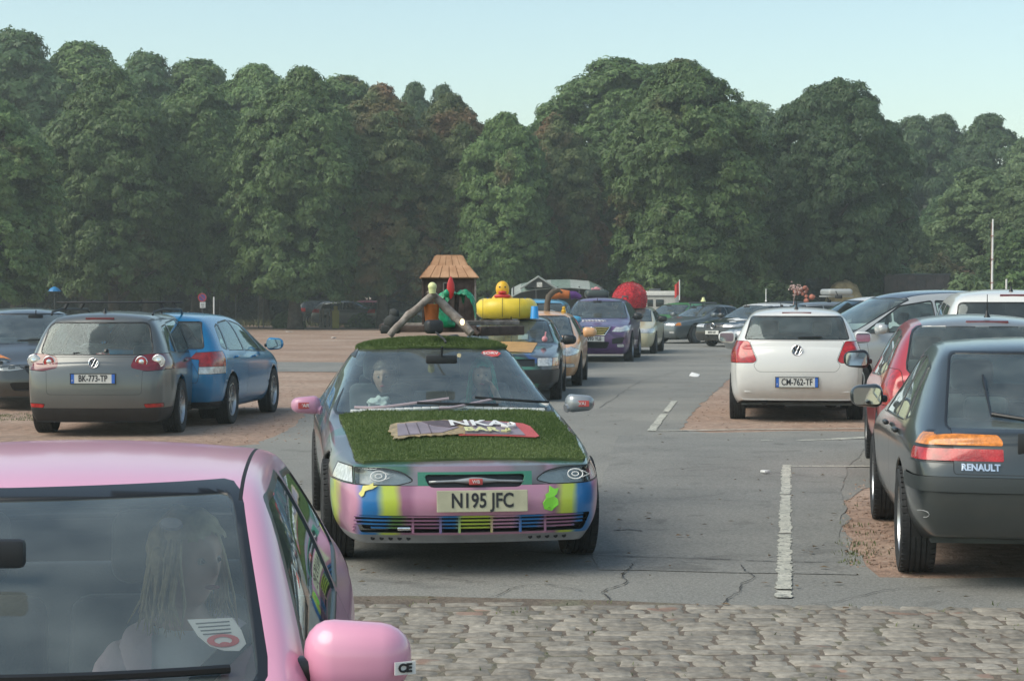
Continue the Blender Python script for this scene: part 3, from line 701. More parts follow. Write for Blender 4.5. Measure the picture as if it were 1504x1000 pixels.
def seat(parent, x, y, z0=.28, h=.62, w=.48, m='seat', head=True, rake=.22):
    mb = MB(); mb.box((x+.05, y, z0+.12), (.5, w, .16), None, .05, 3)
    rot = Matrix.Rotation(-rake, 3, 'Y'); c = Vector((x-.24-.0, y, z0+.18+h/2)); mb.box(c+Vector((-.06,0,0)), (.13, w, h), rot, .055, 3)
    o = mb.out('seat', M[m], parent, angle=60)
    if head:
        mb = MB(); mb.box(c+Vector((-.06-sin(rake)*(h/2+.14), 0, h/2+.12)), (.1, .27, .2), rot, .045, 3)
        for s in (-1,1): mb.tube([c+Vector((-.06-sin(rake)*(h/2-.02), s*.05, h/2-.04)), c+Vector((-.06-sin(rake)*(h/2+.1), s*.05, h/2+.08))], .007, 6)
        mb.out('headrest', M[m], o, angle=60)
    return o

def car(name, label, rz, loc, S, grp=None, cat='car'):
    """S: dictionary of longitudinal curves and outlines, x forward, metres"""
    root = empty(name, loc, rz, label, cat, grp)
    body_m = S['paint']; lod = S.get('lod', 2); NC = 3
    xs = S['st']; rows = 7
    def station(x):
        zt = interp(S['top'], x); wc = interp(S['wc'], x); zc = zt-interp(S['drop'], x); W = interp(S['W'], x); z0 = interp(S['z0'], x)
        be = min(interp(S['belt'], x), zc-.025); r1 = z0+.1; r3 = be-interp(S.get('shd', .1), x); r2 = (r1+r3)/2
        wb = W-interp(S.get('tuck', .05), x)
        tb = S.get('tumble', .02)
        pts = [(W-.1, z0), (W-.02, r1), (W, r2), (W-.004, r3), (wb, be), ((wb+wc)/2+tb*(1 if zc-be > .15 else .3), (be+zc)/2), (wc, zc)]
        return pts, zt, interp(S.get('bow', [(-9,0),(9,0)]), x)
    bm = bmesh.new(); Wm = max(p[1] for p in S['W']) if isinstance(S['W'], list) else S['W']
    V = {}
    def vert(key, co):
        if key not in V: V[key] = bm.verts.new(co)
        return V[key]
    N = len(xs); fr = [1.0, .72, .36, 0, -.36, -.72, -1.0]; C = len(fr)
    fxo = S.get('fx', [-.08,0,.02,0,-.02,-.05,-.08]); rxo = S.get('rx', [.08,0,-.02,-.01,0,0,0])
    st = [station(x) for x in xs]
    def xo(i, j, y):
        o = 0
        if i == N-1: o = fxo[j]
        if i == 0: o = rxo[j]
        b = st[i][2]
        return xs[i]+o+b*(1-min(1,(y/Wm)**2))
    def sidev(i, j, s):
        y, z = st[i][0][j]; return vert(('s', i, j, s), (xo(i, j, y), s*y, z))
    def topv(i, c):
        if c == 0: return sidev(i, 6, 1)
        if c == C-1: return sidev(i, 6, -1)
        ye, ze = st[i][0][6]; zt = st[i][1]; y = fr[c]*ye; return vert(('t', i, c), (xo(i, 6, y), y, ze+(zt-ze)*(1-fr[c]**2)))
    def botv(i, c):
        if c == 0: return sidev(i, 0, 1)
        if c == C-1: return sidev(i, 0, -1)
        ye, ze = st[i][0][0]; y = fr[c]*ye; return vert(('b', i, c), (xo(i, 0, y), y, ze))
    def endv(i, j, c):
        if c == 0: return sidev(i, j, 1)
        if c == C-1: return sidev(i, j, -1)
        if j == 6: return topv(i, c)
        if j == 0: return botv(i, c)
        ye, ze = st[i][0][j]; zt = st[i][1]; y = fr[c]*ye; zc = st[i][0][6][1]; k = (ze-st[i][0][0][1])/(zc-st[i][0][0][1])
        return vert(('e', i, j, c), (xo(i, j, y), y, ze+(zt-zc)*(1-fr[c]**2)*k))
    for i in range(N-1):
        for j in range(rows-1):
            bm.faces.new((sidev(i,j,1), sidev(i,j+1,1), sidev(i+1,j+1,1), sidev(i+1,j,1)))
            bm.faces.new((sidev(i,j,-1), sidev(i+1,j,-1), sidev(i+1,j+1,-1), sidev(i,j+1,-1)))
        for c in range(C-1):
            bm.faces.new((topv(i,c), topv(i,c+1), topv(i+1,c+1), topv(i+1,c)))
            bm.faces.new((botv(i,c), botv(i+1,c), botv(i+1,c+1), botv(i,c+1)))
    for j in range(rows-1):
        for c in range(C-1):
            bm.faces.new((endv(N-1,j,c), endv(N-1,j,c+1), endv(N-1,j+1,c+1), endv(N-1,j+1,c)))
            bm.faces.new((endv(0,j,c), endv(0,j+1,c), endv(0,j+1,c+1), endv(0,j,c+1)))
    bmesh.ops.recalc_face_normals(bm, faces=bm.faces)
    cr = bm.edges.layers.float.new('crease_edge')
    for (key, val) in S.get('crease', []):       # crease whole rows: ('row', j)
        for e in bm.edges:
            a, b = e.verts; ka = kb = None
            pass
    inv = {v: k for k, v in V.items()}
    for e in bm.edges:
        a, b = inv[e.verts[0]], inv[e.verts[1]]
        if a[0] == 's' and b[0] == 's' and a[2] == b[2] == 0 and a[3] == b[3]: e[cr] = .6      # sill edge
        if a[0] == 's' and b[0] == 's' and a[2] == b[2] == 3 and a[3] == b[3]: e[cr] = S.get('shc', .3)
        if S.get('crow') and a[0] == 's' and b[0] == 's' and a[2] == b[2] == 6 and a[3] == b[3]: e[cr] = S['crow']
        if a[0] in 'st' and b[0] in 'st' and a[1] == b[1] and a[1] in S.get('cx', ()) and (a[0] == 't' or a[2] == 6) and (b[0] == 't' or b[2] == 6): e[cr] = .5
    me = bpy.data.meshes.new('body'); bm.to_mesh(me); bm.free()
    o = bpy.data.objects.new('tmp', me); COL.objects.link(o); md = o.modifiers.new('s', 'SUBSURF'); md.levels = lod; md.render_levels = lod
    dg = bpy.context.evaluated_depsgraph_get(); m2 = bpy.data.meshes.new_from_object(o.evaluated_get(dg)); bpy.data.objects.remove(o); bpy.data.meshes.remove(me)
    bm = bmesh.new(); bm.from_mesh(m2); bpy.data.meshes.remove(m2); bm.normal_update()
    mats = [body_m, M['gap'], M['inner'], M['trim'], S.get('lowm', M['black']), S.get('paint2', body_m)]
    # smooth analytic shading survives the cuts: keep a copy to look normals up from
    # wheel arches
    wr = S.get('rad', .31); aw = S.get('archr', wr+.055)
    for xw in S['wx']:
        cp = [(xw+aw*cos(a), wr+.0+aw*sin(a)) for a in [2*pi*k/22 for k in range(22)]]
        for s in (1, -1):
            fs = cut(bm, cp, 'y', lambda c, n: c.y*s > .45 and abs(n.x) < .9)
            lip = []
            bmesh.ops.delete(bm, geom=fs, context='FACES')
    parts = {}
    def panel(nm, poly, axis, filt, m, gap=.005, gapi=1, dp=0.0, par=root, th=.0, mirror=False, bothf=None, sub=None):
        out = []
        outer = cut(bm, offs(poly, gap), axis, filt) if gap else None
        inner = cut(bm, poly, axis, filt, cand=outer)
        ins = set(inner)
        if outer:
            outer = [f for f in cut_cand_inside(outer, offs(poly, gap), axis, filt) if f not in ins]
            for f in outer: f.material_index = gapi
        if not inner: return None
        nb = take(bm, inner)
        if dp: push(nb, dp)
        if th: thick(nb, th)
        mm = m if isinstance(m, (list, tuple)) else [m]
        ob = bmobj(nm, nb, mm, par); return ob
    def cut_cand_inside(fs, poly, axis, filt):
        # faces produced while cutting the inner outline also lie between the two outlines
        i0, i1 = AX[axis]; seen = set(f for f in fs if f.is_valid); ring = set(seen); front = list(seen)
        while front:
            f = front.pop()
            for e in f.edges:
                for g_ in e.link_faces:
                    if g_ not in ring:
                        c = g_.calc_center_median()
                        if inside((c[i0], c[i1]), poly) and filt(c, g_.normal): ring.add(g_); front.append(g_)
        return ring
    S['_panel'] = panel
    gl = S.get('glass', M['glass']); glr = S.get('glassr', gl)
    # windscreen and rear window
    if 'ws' in S:
        wo = panel('windshield', S['ws'], 'x', lambda c, n: n.x > S.get('wsn', .06) and c.x > S['wsx'][0] and c.x < S['wsx'][1] and n.z > .1, gl, S.get('wsgap', .018), 3, -.003)
    if 'rw' in S: panel('rear_window', S['rw'], 'x', lambda c, n: n.x < -.12 and c.x < S['rwx'], glr, S.get('rwgap', .014), 3, -.003)
    for poly in S.get('sw', []):
        for s in (1, -1): panel('side_window', poly, 'y', lambda c, n: c.y*s > .3 and n.y*s > .25, S.get('glasss', gl), S.get('swgap', .016), 3, -.004)
    for it in S.get('lamps', []):   # (name, poly(y,z) for the +y side, end(+1 front/-1 rear), material, depth)
        nm, poly, end, mm, kw = it
        for s in (1, -1):
            if kw.get('only') and kw['only'] != s: continue
            pp = [(p[0]*s, p[1]) for p in poly]; xl = kw['x']; xl = max(xl, xs[-1]-kw.get('wrap', .42)) if end > 0 else min(xl, xs[0]+kw.get('wrap', .40))
            zz = [p[1] for p in poly]; xe = xl+end*1.5; cut(bm, [(min(xl,xe), min(zz)-.02), (max(xl,xe), min(zz)-.02), (max(xl,xe), max(zz)+.02), (min(xl,xe), max(zz)+.02)], 'y', lambda c, n: c.y*s > .3)
            ff = (lambda c, n: (c.x > xl if end > 0 else c.x < xl) and c.y*s > -.05 and abs(n.z) < .93)
            if kw.get('side'): pp = poly; ax = 'y'; ff = (lambda c, n: c.y*s > .2 and (c.x > xl if end > 0 else c.x < xl))
            else: ax = 'x'
            if kw.get('bowl'):
                lo = panel(nm, pp, ax, ff, mm, kw.get('gap', .006), 1, 0)
                if lo:
                    nb = bmesh.new(); nb.from_mesh(lo.data); push(nb, -kw['bowl']); bmobj('reflector', nb, M['refl'], lo, True)
                    for (by, bz, br) in kw.get('bulbs', []):
                        d = MB(); cx = kw['bx']; d.lathe([(br, 0.0), (br*.92, -.012), (br*.6, -.035), (br*.25, -.05), (.004, -.052)] if end > 0 else [(br, 0.0), (br*.92, .012), (br*.6, .035), (.004, .05)], 20, 'x', (cx, by*s, bz)); d.ball((cx-.03*end, by*s, bz), br*.18, 8); d.out('bulb_bowl', M['chrome'], lo)
            else: panel(nm, pp, ax, ff, mm, kw.get('gap', .006), kw.get('gi', 1), kw.get('dp', .002))
    for it in S.get('panels', []):  # (name, poly, axis, filter, material, kwargs)
        nm, poly, axis, ff, mm, kw = it
        for s in ((1, -1) if kw.pop('mir', False) else (1,)):
            pp = poly if axis == 'y' else [(p[0], p[1]*s) for p in poly] if axis == 'z' else [(p[0]*s, p[1]) for p in poly]
            kk = dict(kw); r_ = panel(nm, pp, axis, (lambda c, n, ff=ff, s=s: ff(Vector((c.x, c.y*s, c.z)), Vector((n.x, n.y*s, n.z)))), mm or body_m, **kk)
            if r_: parts.setdefault(nm, []).append(r_)
    for poly, axis, ff, mi in S.get('tints', []):
        for f in cut(bm, poly, axis, ff): f.material_index = mi
    # underside dark
    for f in bm.faces:
        if f.normal.z < -.8: f.material_index = 4
    for f in bm.faces: f.smooth = True
    bm.normal_update()
    body = bmobj('body', bm, mats, root)
    sm = body.modifiers.new('thickness', 'SOLIDIFY'); sm.thickness = .022; sm.offset = -1; sm.material_offset = 0; sm.use_rim = True; sm.use_quality_normals = False
    # dark lining: inner shell faces take the lining material
    sm.material_offset = 6
    for k in range(6): body.data.materials.append(M['inner'])
    sm.material_offset_rim = 0
    # wheel housings
    Wd = Wm
    for xw in S['wx']:
        for s in (1, -1):
            r_ = aw+.02; mb = MB(); mb.lathe([(r_, s*(Wd-.05)), (r_, s*(Wd-.34)), (.02, s*(Wd-.34))], 24, 'y', (xw, 0, wr), a0=-.15, a1=pi+.15); mb.out('wheel_housing', M['well'], root, smooth=True)
    wy = S.get('track', Wd-.10)
    for i, xw in enumerate(S['wx']):
        for s in (1, -1): wheel(root, xw, s*wy, s, wr, S.get('tw', .19), S.get('rim', 'alloy'), S.get('steer', 0) if i == 1 else 0, S.get('spokes', 7), lod > 1 and S.get('detw', True), S.get('rimr', .66))
    # cabin
    if S.get('cabin', True):
        xa, xb = S['cab']; fl = interp(S['z0'], 0)+.03; wc0 = Wd-.16
        mb = MB(); mb.box(((xa+xb)/2, 0, fl), (xb-xa, 2*wc0, .03)); mb.out('cabin_floor', M['inner'], root)
        dz = S.get('dashz', interp(S['belt'], xb)-.07); mb = MB(); mb.box((xb-.12, 0, dz-.13), (.42, 2*(Wd-.13), .26), Matrix.Rotation(-.12, 3, 'Y'), .06, 3)
        ry = S.get('wheelside', -1)*.36; mb.box((xb-.3, ry, dz+.0), (.16, .34, .08), None, .03, 2); mb.out('dashboard', M['inner'], root, angle=60)
        mb = MB(); c = Vector((xb-.46, ry, dz-.0)); rt = Matrix.Rotation(R(-65), 3, 'Y')
        pts = [c+rt @ Vector((.18*cos(a), .18*sin(a), 0)) for a in [2*pi*k/24 for k in range(25)]]; mb.tube(pts, .014, 8, False); mb.tube([c+Vector((.04,0,-.01)), c+Vector((.25,0,-.1))], .03, 8)
        for a in (.2, pi-.2, -pi/2): mb.tube([c+Vector((.03,0,-.01)), c+rt @ Vector((.18*sin(a), .18*cos(a), 0))], .012, 6)
        mb.out('steering_wheel', M['black'], root, angle=60)
        sx = S.get('seatx', xb-.95)
        for s in (1, -1): seat(root, sx, s*S.get('seaty', .36), fl+.02, S.get('seath', .58))
        if S.get('rears', True):
            mb = MB(); rx_ = sx-.82; mb.box((rx_, 0, fl+.16), (.48, 2*wc0-.1, .2), None, .05); mb.box((rx_-.27, 0, fl+.42), (.14, 2*wc0-.1, S.get('rsh', .52)), Matrix.Rotation(-.2,3,'Y'), .05); mb.out('rear_bench', M['seat'], root, angle=60)
            if S.get('rhead', True):
                for s in (-1,1): mb = MB(); mb.box((rx_-.36, s*.36, fl+.42+S.get('rsh', .52)/2+.06), (.09, .26, .14), None, .04, 3); mb.out('headrest', M['seat'], root, angle=60)
        mb = MB(); mx, mz = S.get('rvm', (xb-.32, S['zroof']-.13)); mb.box((mx, 0, mz), (.03, .22, .06), None, .012, 2); mb.tube([(mx, 0, mz), (mx+.05, 0, mz+.09)], .008, 6); mb.out('rear_view_mirror', M['black'], root)
    # door mirrors
    if 'mir' in S:
        mx, my, mz, ms = S['mir']; mm = S.get('mirm', body_m)
        for s in (1, -1):
            m1 = mm[0 if s > 0 else 1] if isinstance(mm, (list,tuple)) else mm
            d = MB(); d.box((0, 0, 0), (.13*ms, .22*ms, .15*ms), None, .062*ms, 5)
            for v in d.bm.verts:
                v.co.x += (.02 if v.co.x > 0 else 0)*(1-abs(v.co.y)/.11); v.co.z *= 1-.12*(v.co.y*s/.11)
            d.xf(Matrix.Translation((mx, s*(my+.10*ms), mz))); ho = d.out('door_mirror', m1, root, angle=70)
            d = MB(); pp = [(mx-.067*ms, s*(my+.1*ms)+q[0]*ms, mz+q[1]*ms) for q in rnd_poly([(-.09,-.055),(.09,-.055),(.09,.055),(-.09,.055)], .03)]; d.poly(pp, .004, (-1,0,0)); d.out('mirror_glass', M['mirror'], ho)
            d = MB(); d.box((mx+.01, s*(my+.0), mz-.02*ms), (.06, .08, .05), None, .015); d.out('mirror_arm', M['trim'], ho)
    return root, parts, body

def wiper(root, pts, m=None):
    d = MB(); d.tube(pts, [.009]*len(pts), 6); a, b = Vector(pts[-2]), Vector(pts[-1]); return d.out('wiper', m or M['trim'], root)
def number_plate(root, c, right, up, w_, h_, txt, m, size=.075, eu=True, sx=.8, bold=.0015, frame=True, name='number_plate', par=None, spacing=1.0):
    c = Vector(c); MM = frameM(c, right, up); n = Vector(right).normalized().cross(Vector(up).normalized())
    d = MB(); d.box((0,0,0), (w_, h_, .006), None, .002, 1); d.xf(MM); po = d.out(name, m, root)
    if frame:
        d = MB(); 
        for q, s_ in (((0,h_/2),(w_+.016,.008)),((0,-h_/2),(w_+.016,.008)),((w_/2,0),(.008,h_)),((-w_/2,0),(.008,h_))): d.box((q[0],q[1],.001), (s_[0],s_[1],.012))
        d.xf(MM); d.out('plate_frame', M['trim'], po)
    if eu:
        for q in ((-1, 1) if eu == 2 else (-1,)): d = MB(); d.box((q*(w_/2-.022), 0, .0035), (.04, h_*.97, .003)); d.xf(MM); d.out('blue_band', M['blue'], po)
        put_text('country_letter', 'F', .035, MM @ Matrix.Translation((-w_/2+.022, -h_*.22, .006)), M['white'], po)
        for k in range(8):
            pass
    if txt: put_text('lettering', txt, size, MM @ Matrix.Translation((0, -.0, .005)), M['ink'], po, bold=bold, sx=sx, spacing=spacing)
    return po
def roundel(root, c, right, up, r, name='emblem', letters=None):
    """round chrome badge with a V over a W"""
    MM = frameM(c, right, up); d = MB(); 
    MM = MM @ Matrix.Translation((0,0,.008)); ring = [(r*cos(a), r*sin(a), 0) for a in [2*pi*k/28 for k in range(29)]]; d.tube(ring, r*.1, 6, False)
    def bar(a, b): d.tube([(a[0]*r, a[1]*r, 0), (b[0]*r, b[1]*r, 0)], r*.085, 6)
    if letters == 'VW':
        bar((-.42,.85),(0,.08)); bar((.42,.85),(0,.08)); bar((-.85,.42),(-.38,-.82)); bar((.85,.42),(.38,-.82)); bar((-.38,-.82),(0,-.02)); bar((.38,-.82),(0,-.02))
    elif letters == 'M': bar((-.6,-.3),(-.45,.35)); bar((-.45,.35),(0,-.15)); bar((0,-.15),(.45,.35)); bar((.45,.35),(.6,-.3))
    elif letters == 'bar': bar((-.8,-.6),(.8,.6))
    d.xf(MM); o = d.out(name, M['chrome'], root)
    d = MB(); d.lathe([(.001,-r*.05),(r,-r*.05)], 24, 'z'); d.xf(MM); d.out('badge_field', M['trim'], o); return o
def antenna(root, p, h=.4, lean=(-.25,0), name='antenna'):
    d = MB(); p = Vector(p); d.lathe([(.03,0),(.022,.02),(.012,.05),(.006,.07)], 12, 'z', p); e = p+Vector((lean[0]*h, lean[1]*h, h)); d.tube([p+Vector((0,0,.05)), e], [.005,.003], 6); d.tube([p.lerp(e,.1), p.lerp(e,.35)], .007, 6)
    return d.out(name, M['trim'], root)
# ================================================================ CARS
def mk(r, f, W, H, wx, nose, cowl, head, roofr, tail, deck=None, belt=(.92,.88), lod=2, wcr=.56, wct=None, mid=None, hoodm=None, **k):
    """longitudinal curves of a car from its key points (x, z)"""
    tx, tz = tail; rx, rz_ = roofr; hx, hz = head; cx, cz = cowl; mx = (rx+hx)/2
    top = [(r, nose if False else (deck[1]-.05 if deck else tz-.07))]
    if deck: top += [(r+.1, deck[1]), (tx, tz)]
    else: top += [(tx, tz)]
    hm = hoodm or ((cx+f)/2, cz-(cz-nose)*.38)
    top += [(rx, rz_), (rx+.22, rz_+(H-rz_)*.6), (mx, H), (hx-.25, hz+(H-hz)*.65), (hx, hz), (cx, cz), hm, (f-.22, nose+.05), (f, nose)]
    wt = wct or W*.74
    S = dict(top=top, st=sorted({r, r+.1, round(tx,3), (tx+rx)/2, rx, rx+.22, mx, hx-.25, hx, hx+(cx-hx)*.5, cx, cx+.14, hm[0], f-.22, f-.07, f}),
      wc=[(r, wt), (tx, wt-.02), (rx, wcr), (hx, wcr), (cx, W-.15), (hm[0], W-.17), (f-.22, W-.2), (f, W-.3)], drop=[(r,.03),(rx,.05),(mx,.06),(hx,.06),(cx,.035),(f,.03)],
      belt=[(r, belt[0]), (cx, belt[1]), (f, nose-.02)], W=[(r, W-.1), (r+.25, W-.015), (r+.8, W), (f-.9, W), (f-.35, W-.03), (f-.1, W-.1), (f, W-.17)],
      z0=[(r,.28),(r+.5,.2),(f-.5,.2),(f,.2)], bow=[(r,-.12),(rx,-.05),(rx+.3,0),(hx-.3,0),(hx,.05),(cx,.12),(cx+.3,.08),(f-.3,.08),(f,.15)],
      rx=[.08,0,-.04,-.02,.03,.04,.05], wx=wx, zroof=H, lod=lod, cab=(tx+.15 if not deck else rx-.1, cx-.02), ws=[(-(W-.19),cz+.0),((W-.19),cz+.0),(wcr-.03,hz-.035),(-(wcr-.03),hz-.035)], wsx=(hx-.12, cx+.25), rwx=rx+.1, mir=(cx-.28, W-.03, cz+.03, 1.0), shc=.35)
    S.update(k); return S
def place(phi, ref, xref, lat=0.0):
    """ref: world point of the car's centreline at local x = xref"""
    f = Vector((sin(R(phi)), cos(R(phi)), 0)); l = Vector((-f.y, f.x, 0)); return R(90-phi), Vector((ref[0], ref[1], 0))-f*xref+l*lat
def any_(c, n): return True

# ---------------------------------------------------------------- grass covered saloon (main subject)
def stripes_mat(name, stops, rough=.35, soft=.013, base=None):
    m = mat(name, (.5,.3,.4), rough, coat=.5); n = m.node_tree; b = n.nodes['Principled BSDF']; tc = n.nodes.new('ShaderNodeTexCoord'); sp = n.nodes.new('ShaderNodeSeparateXYZ'); n.links.new(tc.outputs['Object'], sp.inputs[0])
    nz = n.nodes.new('ShaderNodeTexNoise'); nz.inputs['Scale'].default_value = 7; n.links.new(tc.outputs['Object'], nz.inputs['Vector'])
    ad = n.nodes.new('ShaderNodeMath'); ad.operation = 'MULTIPLY_ADD'; ad.inputs[1].default_value = .05; n.links.new(nz.outputs['Fac'], ad.inputs[0]); n.links.new(sp.outputs[1], ad.inputs[2])
    mr = n.nodes.new('ShaderNodeMapRange'); mr.inputs[1].default_value = -.9+.025; mr.inputs[2].default_value = .9+.025; n.links.new(ad.outputs[0], mr.inputs[0])
    rp = n.nodes.new('ShaderNodeValToRGB'); cr = rp.color_ramp; pts = []
    for (a, b_, c) in stops: pts += [((a+.9)/1.8+soft, c), ((b_+.9)/1.8-soft, c)]
    cr.elements[0].position = 0; cr.elements[0].color = (*pts[0][1],1); cr.elements[1].position = 1; cr.elements[1].color = (*pts[-1][1],1)
    for p, c in pts[1:-1]: e = cr.elements.new(min(1,max(0,p))); e.color = (*c,1)
    n.links.new(mr.outputs[0], rp.inputs[0]); n.links.new(rp.outputs[0], b.inputs['Base Color']); return m
PK, MV, BL, YG = (.52,.25,.36), (.33,.14,.23), (.01,.16,.42), (.5,.6,.06)
M['stripes'] = stripes_mat('airbrushed_stripes', [(-.9,-.82,BL),(-.82,-.775,YG),(-.775,-.74,MV),(-.74,-.67,PK),(-.67,-.555,BL),(-.555,-.445,YG),(-.445,-.36,MV),(-.36,.45,PK),(.45,.5,MV),(.5,.6,YG),(.6,.73,BL),(.73,.9,PK)])
M['stripes2'] = stripes_mat('airbrushed_slats', [(-.9,-.67,MV),(-.67,-.5,BL),(-.5,-.41,(.1,.2,.05)),(-.41,-.2,MV),(-.2,-.09,BL),(-.09,.1,YG),(.1,.25,PK),(.25,.4,BL),(.4,.6,MV),(.6,.72,BL),(.72,.9,PK)])
def graffiti(name, cols, base, scale=1.6, th=.52):
    m = mat(name, base, .3, .3, coat=.8); n = m.node_tree; b = n.nodes['Principled BSDF']; tc = n.nodes.new('ShaderNodeTexCoord'); src = None
    for i, c in enumerate(cols):
        mp = n.nodes.new('ShaderNodeMapping'); mp.inputs['Location'].default_value = (i*3.3, i*5.1, i*1.7); n.links.new(tc.outputs['Object'], mp.inputs[0])
        nz = n.nodes.new('ShaderNodeTexNoise'); nz.inputs['Scale'].default_value = scale; nz.inputs['Detail'].default_value = 1.5; nz.inputs['Distortion'].default_value = .8; n.links.new(mp.outputs[0], nz.inputs['Vector'])
        rp = n.nodes.new('ShaderNodeValToRGB'); rp.color_ramp.elements[0].position = th; rp.color_ramp.elements[1].position = th+.06; n.links.new(nz.outputs['Fac'], rp.inputs[0])
        mx = n.nodes.new('ShaderNodeMixRGB'); n.links.new(rp.outputs[0], mx.inputs[0]); mx.inputs[2].default_value = (*c,1)
        if src is None: mx.inputs[1].default_value = (*base,1)
        else: n.links.new(src, mx.inputs[1])
        src = mx.outputs[0]
    n.links.new(src, b.inputs['Base Color']); return m
M['graf'] = graffiti('painted_grey_body', [(.16,.1,.11),(.2,.2,.21),(.3,.2,.24),(.04,.12,.08)], (.085,.08,.082), 1.5, .53)
M['greym'] = paint('silver_grey_paint', (.33,.35,.36), .4)
M['lowgrey'] = mat('grey_skirt', (.24,.24,.245), .5, var=.15)
M['mirL'] = stripes_mat('painted_mirror_stripes', [(-.9,-.89,PK),(.7,.9,PK)])
S = mk(-2.3, 2.24, .855, 1.335, (-1.35,1.35), .625, (.52,.875), (-.38,1.275), (-1.5,1.27), (-2.0,.93), deck=(0,.9), belt=(.86,.82), lod=3, wcr=.575, paint=M['graf'], track=.765, rad=.31, tw=.2, rim='steel', steer=0,
    hoodm=(1.35,.76), wheelside=-1, seatx=-.45, dashz=.8, mir=None, wsx=(-.6,.9))
S['top'] = [(-2.3,.86),(-2.15,.93),(-1.9,.94),(-1.3,1.27),(-1.0,1.31),(-.7,1.335),(-.5,1.32),(-.38,1.275),(.52,.875),(1.2,.80),(1.7,.735),(2.02,.69),(2.24,.655)]
S['drop'] = [(-2.3,.03),(-1.3,.05),(-.38,.055),(.52,.035),(1.7,.03),(2.1,.005),(2.24,.0)]; S['cx'] = (16,)
S['st'] = sorted({-2.3,-2.2,-1.9,-1.6,-1.3,-1.0,-.7,-.5,-.38,.1,.52,.64,1.2,1.7,2.02,2.15,2.24})
S['wc'] = [(-2.3,.66),(-1.9,.64),(-1.3,.56),(-.38,.575),(.52,.745),(1.2,.74),(1.7,.72),(2.02,.71),(2.24,.68)]
S['z0'] = [(-2.3,.26),(-1.6,.2),(1.6,.185),(2.24,.195)]
S['fx'] = [-.14,-.02,.05,.035,.01,.0,-.015]; S['rx'] = [.08,0,-.04,-.02,.03,.04,.05]
S['ws'] = rnd_poly([(-.75,.865),(.75,.865),(.545,1.262),(-.545,1.262)], .03)
S['rw'] = [(-.6,.98),(.6,.98),(.5,1.22),(-.5,1.22)]; S['rwx'] = -1.2
S['sw'] = [rnd_poly([(-1.42,.9),(-.72,.885),(-.72,1.215),(-1.25,1.18)],.04), rnd_poly([(-.66,.885),(.32,.86),(-.28,1.2),(-.66,1.215)],.03)]
del S['mir']
S['lamps'] = [('headlight', rnd_poly([(.36,.575),(.42,.62),(.53,.642),(.69,.642),(.69,.553),(.45,.55)], [.02,.03,.04,.004,.004,.03]), 1, M['lens'], dict(x=1.75, bowl=.03, bulbs=[(.49,.595,.035),(.60,.597,.038)], bx=2.06)),
              ('indicator', [(.705,.642),(.79,.64),(.9,.625),(.9,.56),(.705,.555)], 1, M['clear'], dict(x=1.7)),
              ('tail_light', [(.45,.72),(.9,.72),(.9,.86),(.45,.86)], -1, M['red'], dict(x=-1.9))]
rj = random.Random(12)
def jagged(poly, st, a):
    out = []
    for p, q in zip(poly, poly[1:]+poly[:1]):
        k = max(1, int(math.hypot(q[0]-p[0], q[1]-p[1])/st))
        for i in range(k): t = i/k; out.append((p[0]+(q[0]-p[0])*t+rj.uniform(-a,a), p[1]+(q[1]-p[1])*t+rj.uniform(-a,a)))
    return out
S['panels'] = [('turf_cover', jagged([(.6,-.73),(.6,.73),(1.4,.735),(2.12,.70),(2.2,.66),(2.215,.3),(2.215,-.3),(2.2,-.64),(2.1,-.68),(1.3,-.70)], .16, .009), 'z', lambda c,n: n.z > .3 and c.z > .5, None, dict(gap=0)),
   ('turf_cover', rnd_poly([(-1.3,-.53),(-.37,-.545),(-.33,0),(-.37,.545),(-1.3,.53)], .08), 'z', lambda c,n: n.z > .5 and c.z > 1.1, None, dict(gap=0)),
   ('grille', rnd_poly([(-.30,.61),(.30,.61),(.27,.535),(-.27,.535)], .03), 'x', lambda c,n: n.x > .2 and c.x > 1.9, M['trim'], dict(gap=.012, gapi=5, dp=-.03)),
   ('lower_grille', rnd_poly([(-.70,.372),(.70,.372),(.66,.262),(-.66,.262)], .02), 'x', lambda c,n: n.x > .2 and c.x > 1.8, M['gap'], dict(gap=.006, gapi=5, dp=-.03)),
   ('bumper', [(1.74,.545),(2.6,.545),(2.6,.247),(1.74,.247)], 'y', lambda c,n: c.x > 1.5, M['stripes'], dict(gap=.003)),
   ('door', [(-.62,.3),(-.63,.85),(-.63,.862),(.42,.84),(.5,.7),(.5,.3)], 'y', lambda c,n: c.y > .5 and n.y > .3, None, dict(gap=.004)),
   ('door', [(-.62,.3),(-.63,.85),(-.63,.862),(.42,.84),(.5,.7),(.5,.3)], 'y', lambda c,n: c.y < -.5 and n.y < -.3, None, dict(gap=.004))]
M['greenpaint'] = paint('green_sprayed_paint', (.03,.2,.12)); S['paint2'] = M['greenpaint']
S['tints'] = [([(1.74,.247),(2.6,.247),(2.6,.1),(1.74,.1)], 'y', lambda c,n: c.x > 1.5 and n.z > -.85, 4),
   ([(-.335,.624),(.335,.624),(.335,.545),(-.335,.545)], 'x', lambda c,n: c.x > 1.9 and n.x > .1, 5)]
S['lowm'] = M['lowgrey']
PHI_M = 172.8; rz, loc = place(PHI_M, (-.345, 12.12), 1.35)
mondeo, mparts, mbody = car('painted_saloon', 'saloon with grass turf on bonnet and roof and a striped pink, blue and yellow bumper', rz, loc, S, 'decorated rally cars driving in line')
M['turf'] = mat('turf_green', (.05,.085,.022), .9, col2=(.11,.15,.045), vscale=7, bump=.004, bscale=220, lo=.3, hi=.7)
M['turfb'] = leaf_mat('turf_blades', (.07,.12,.03), (.15,.2,.07))
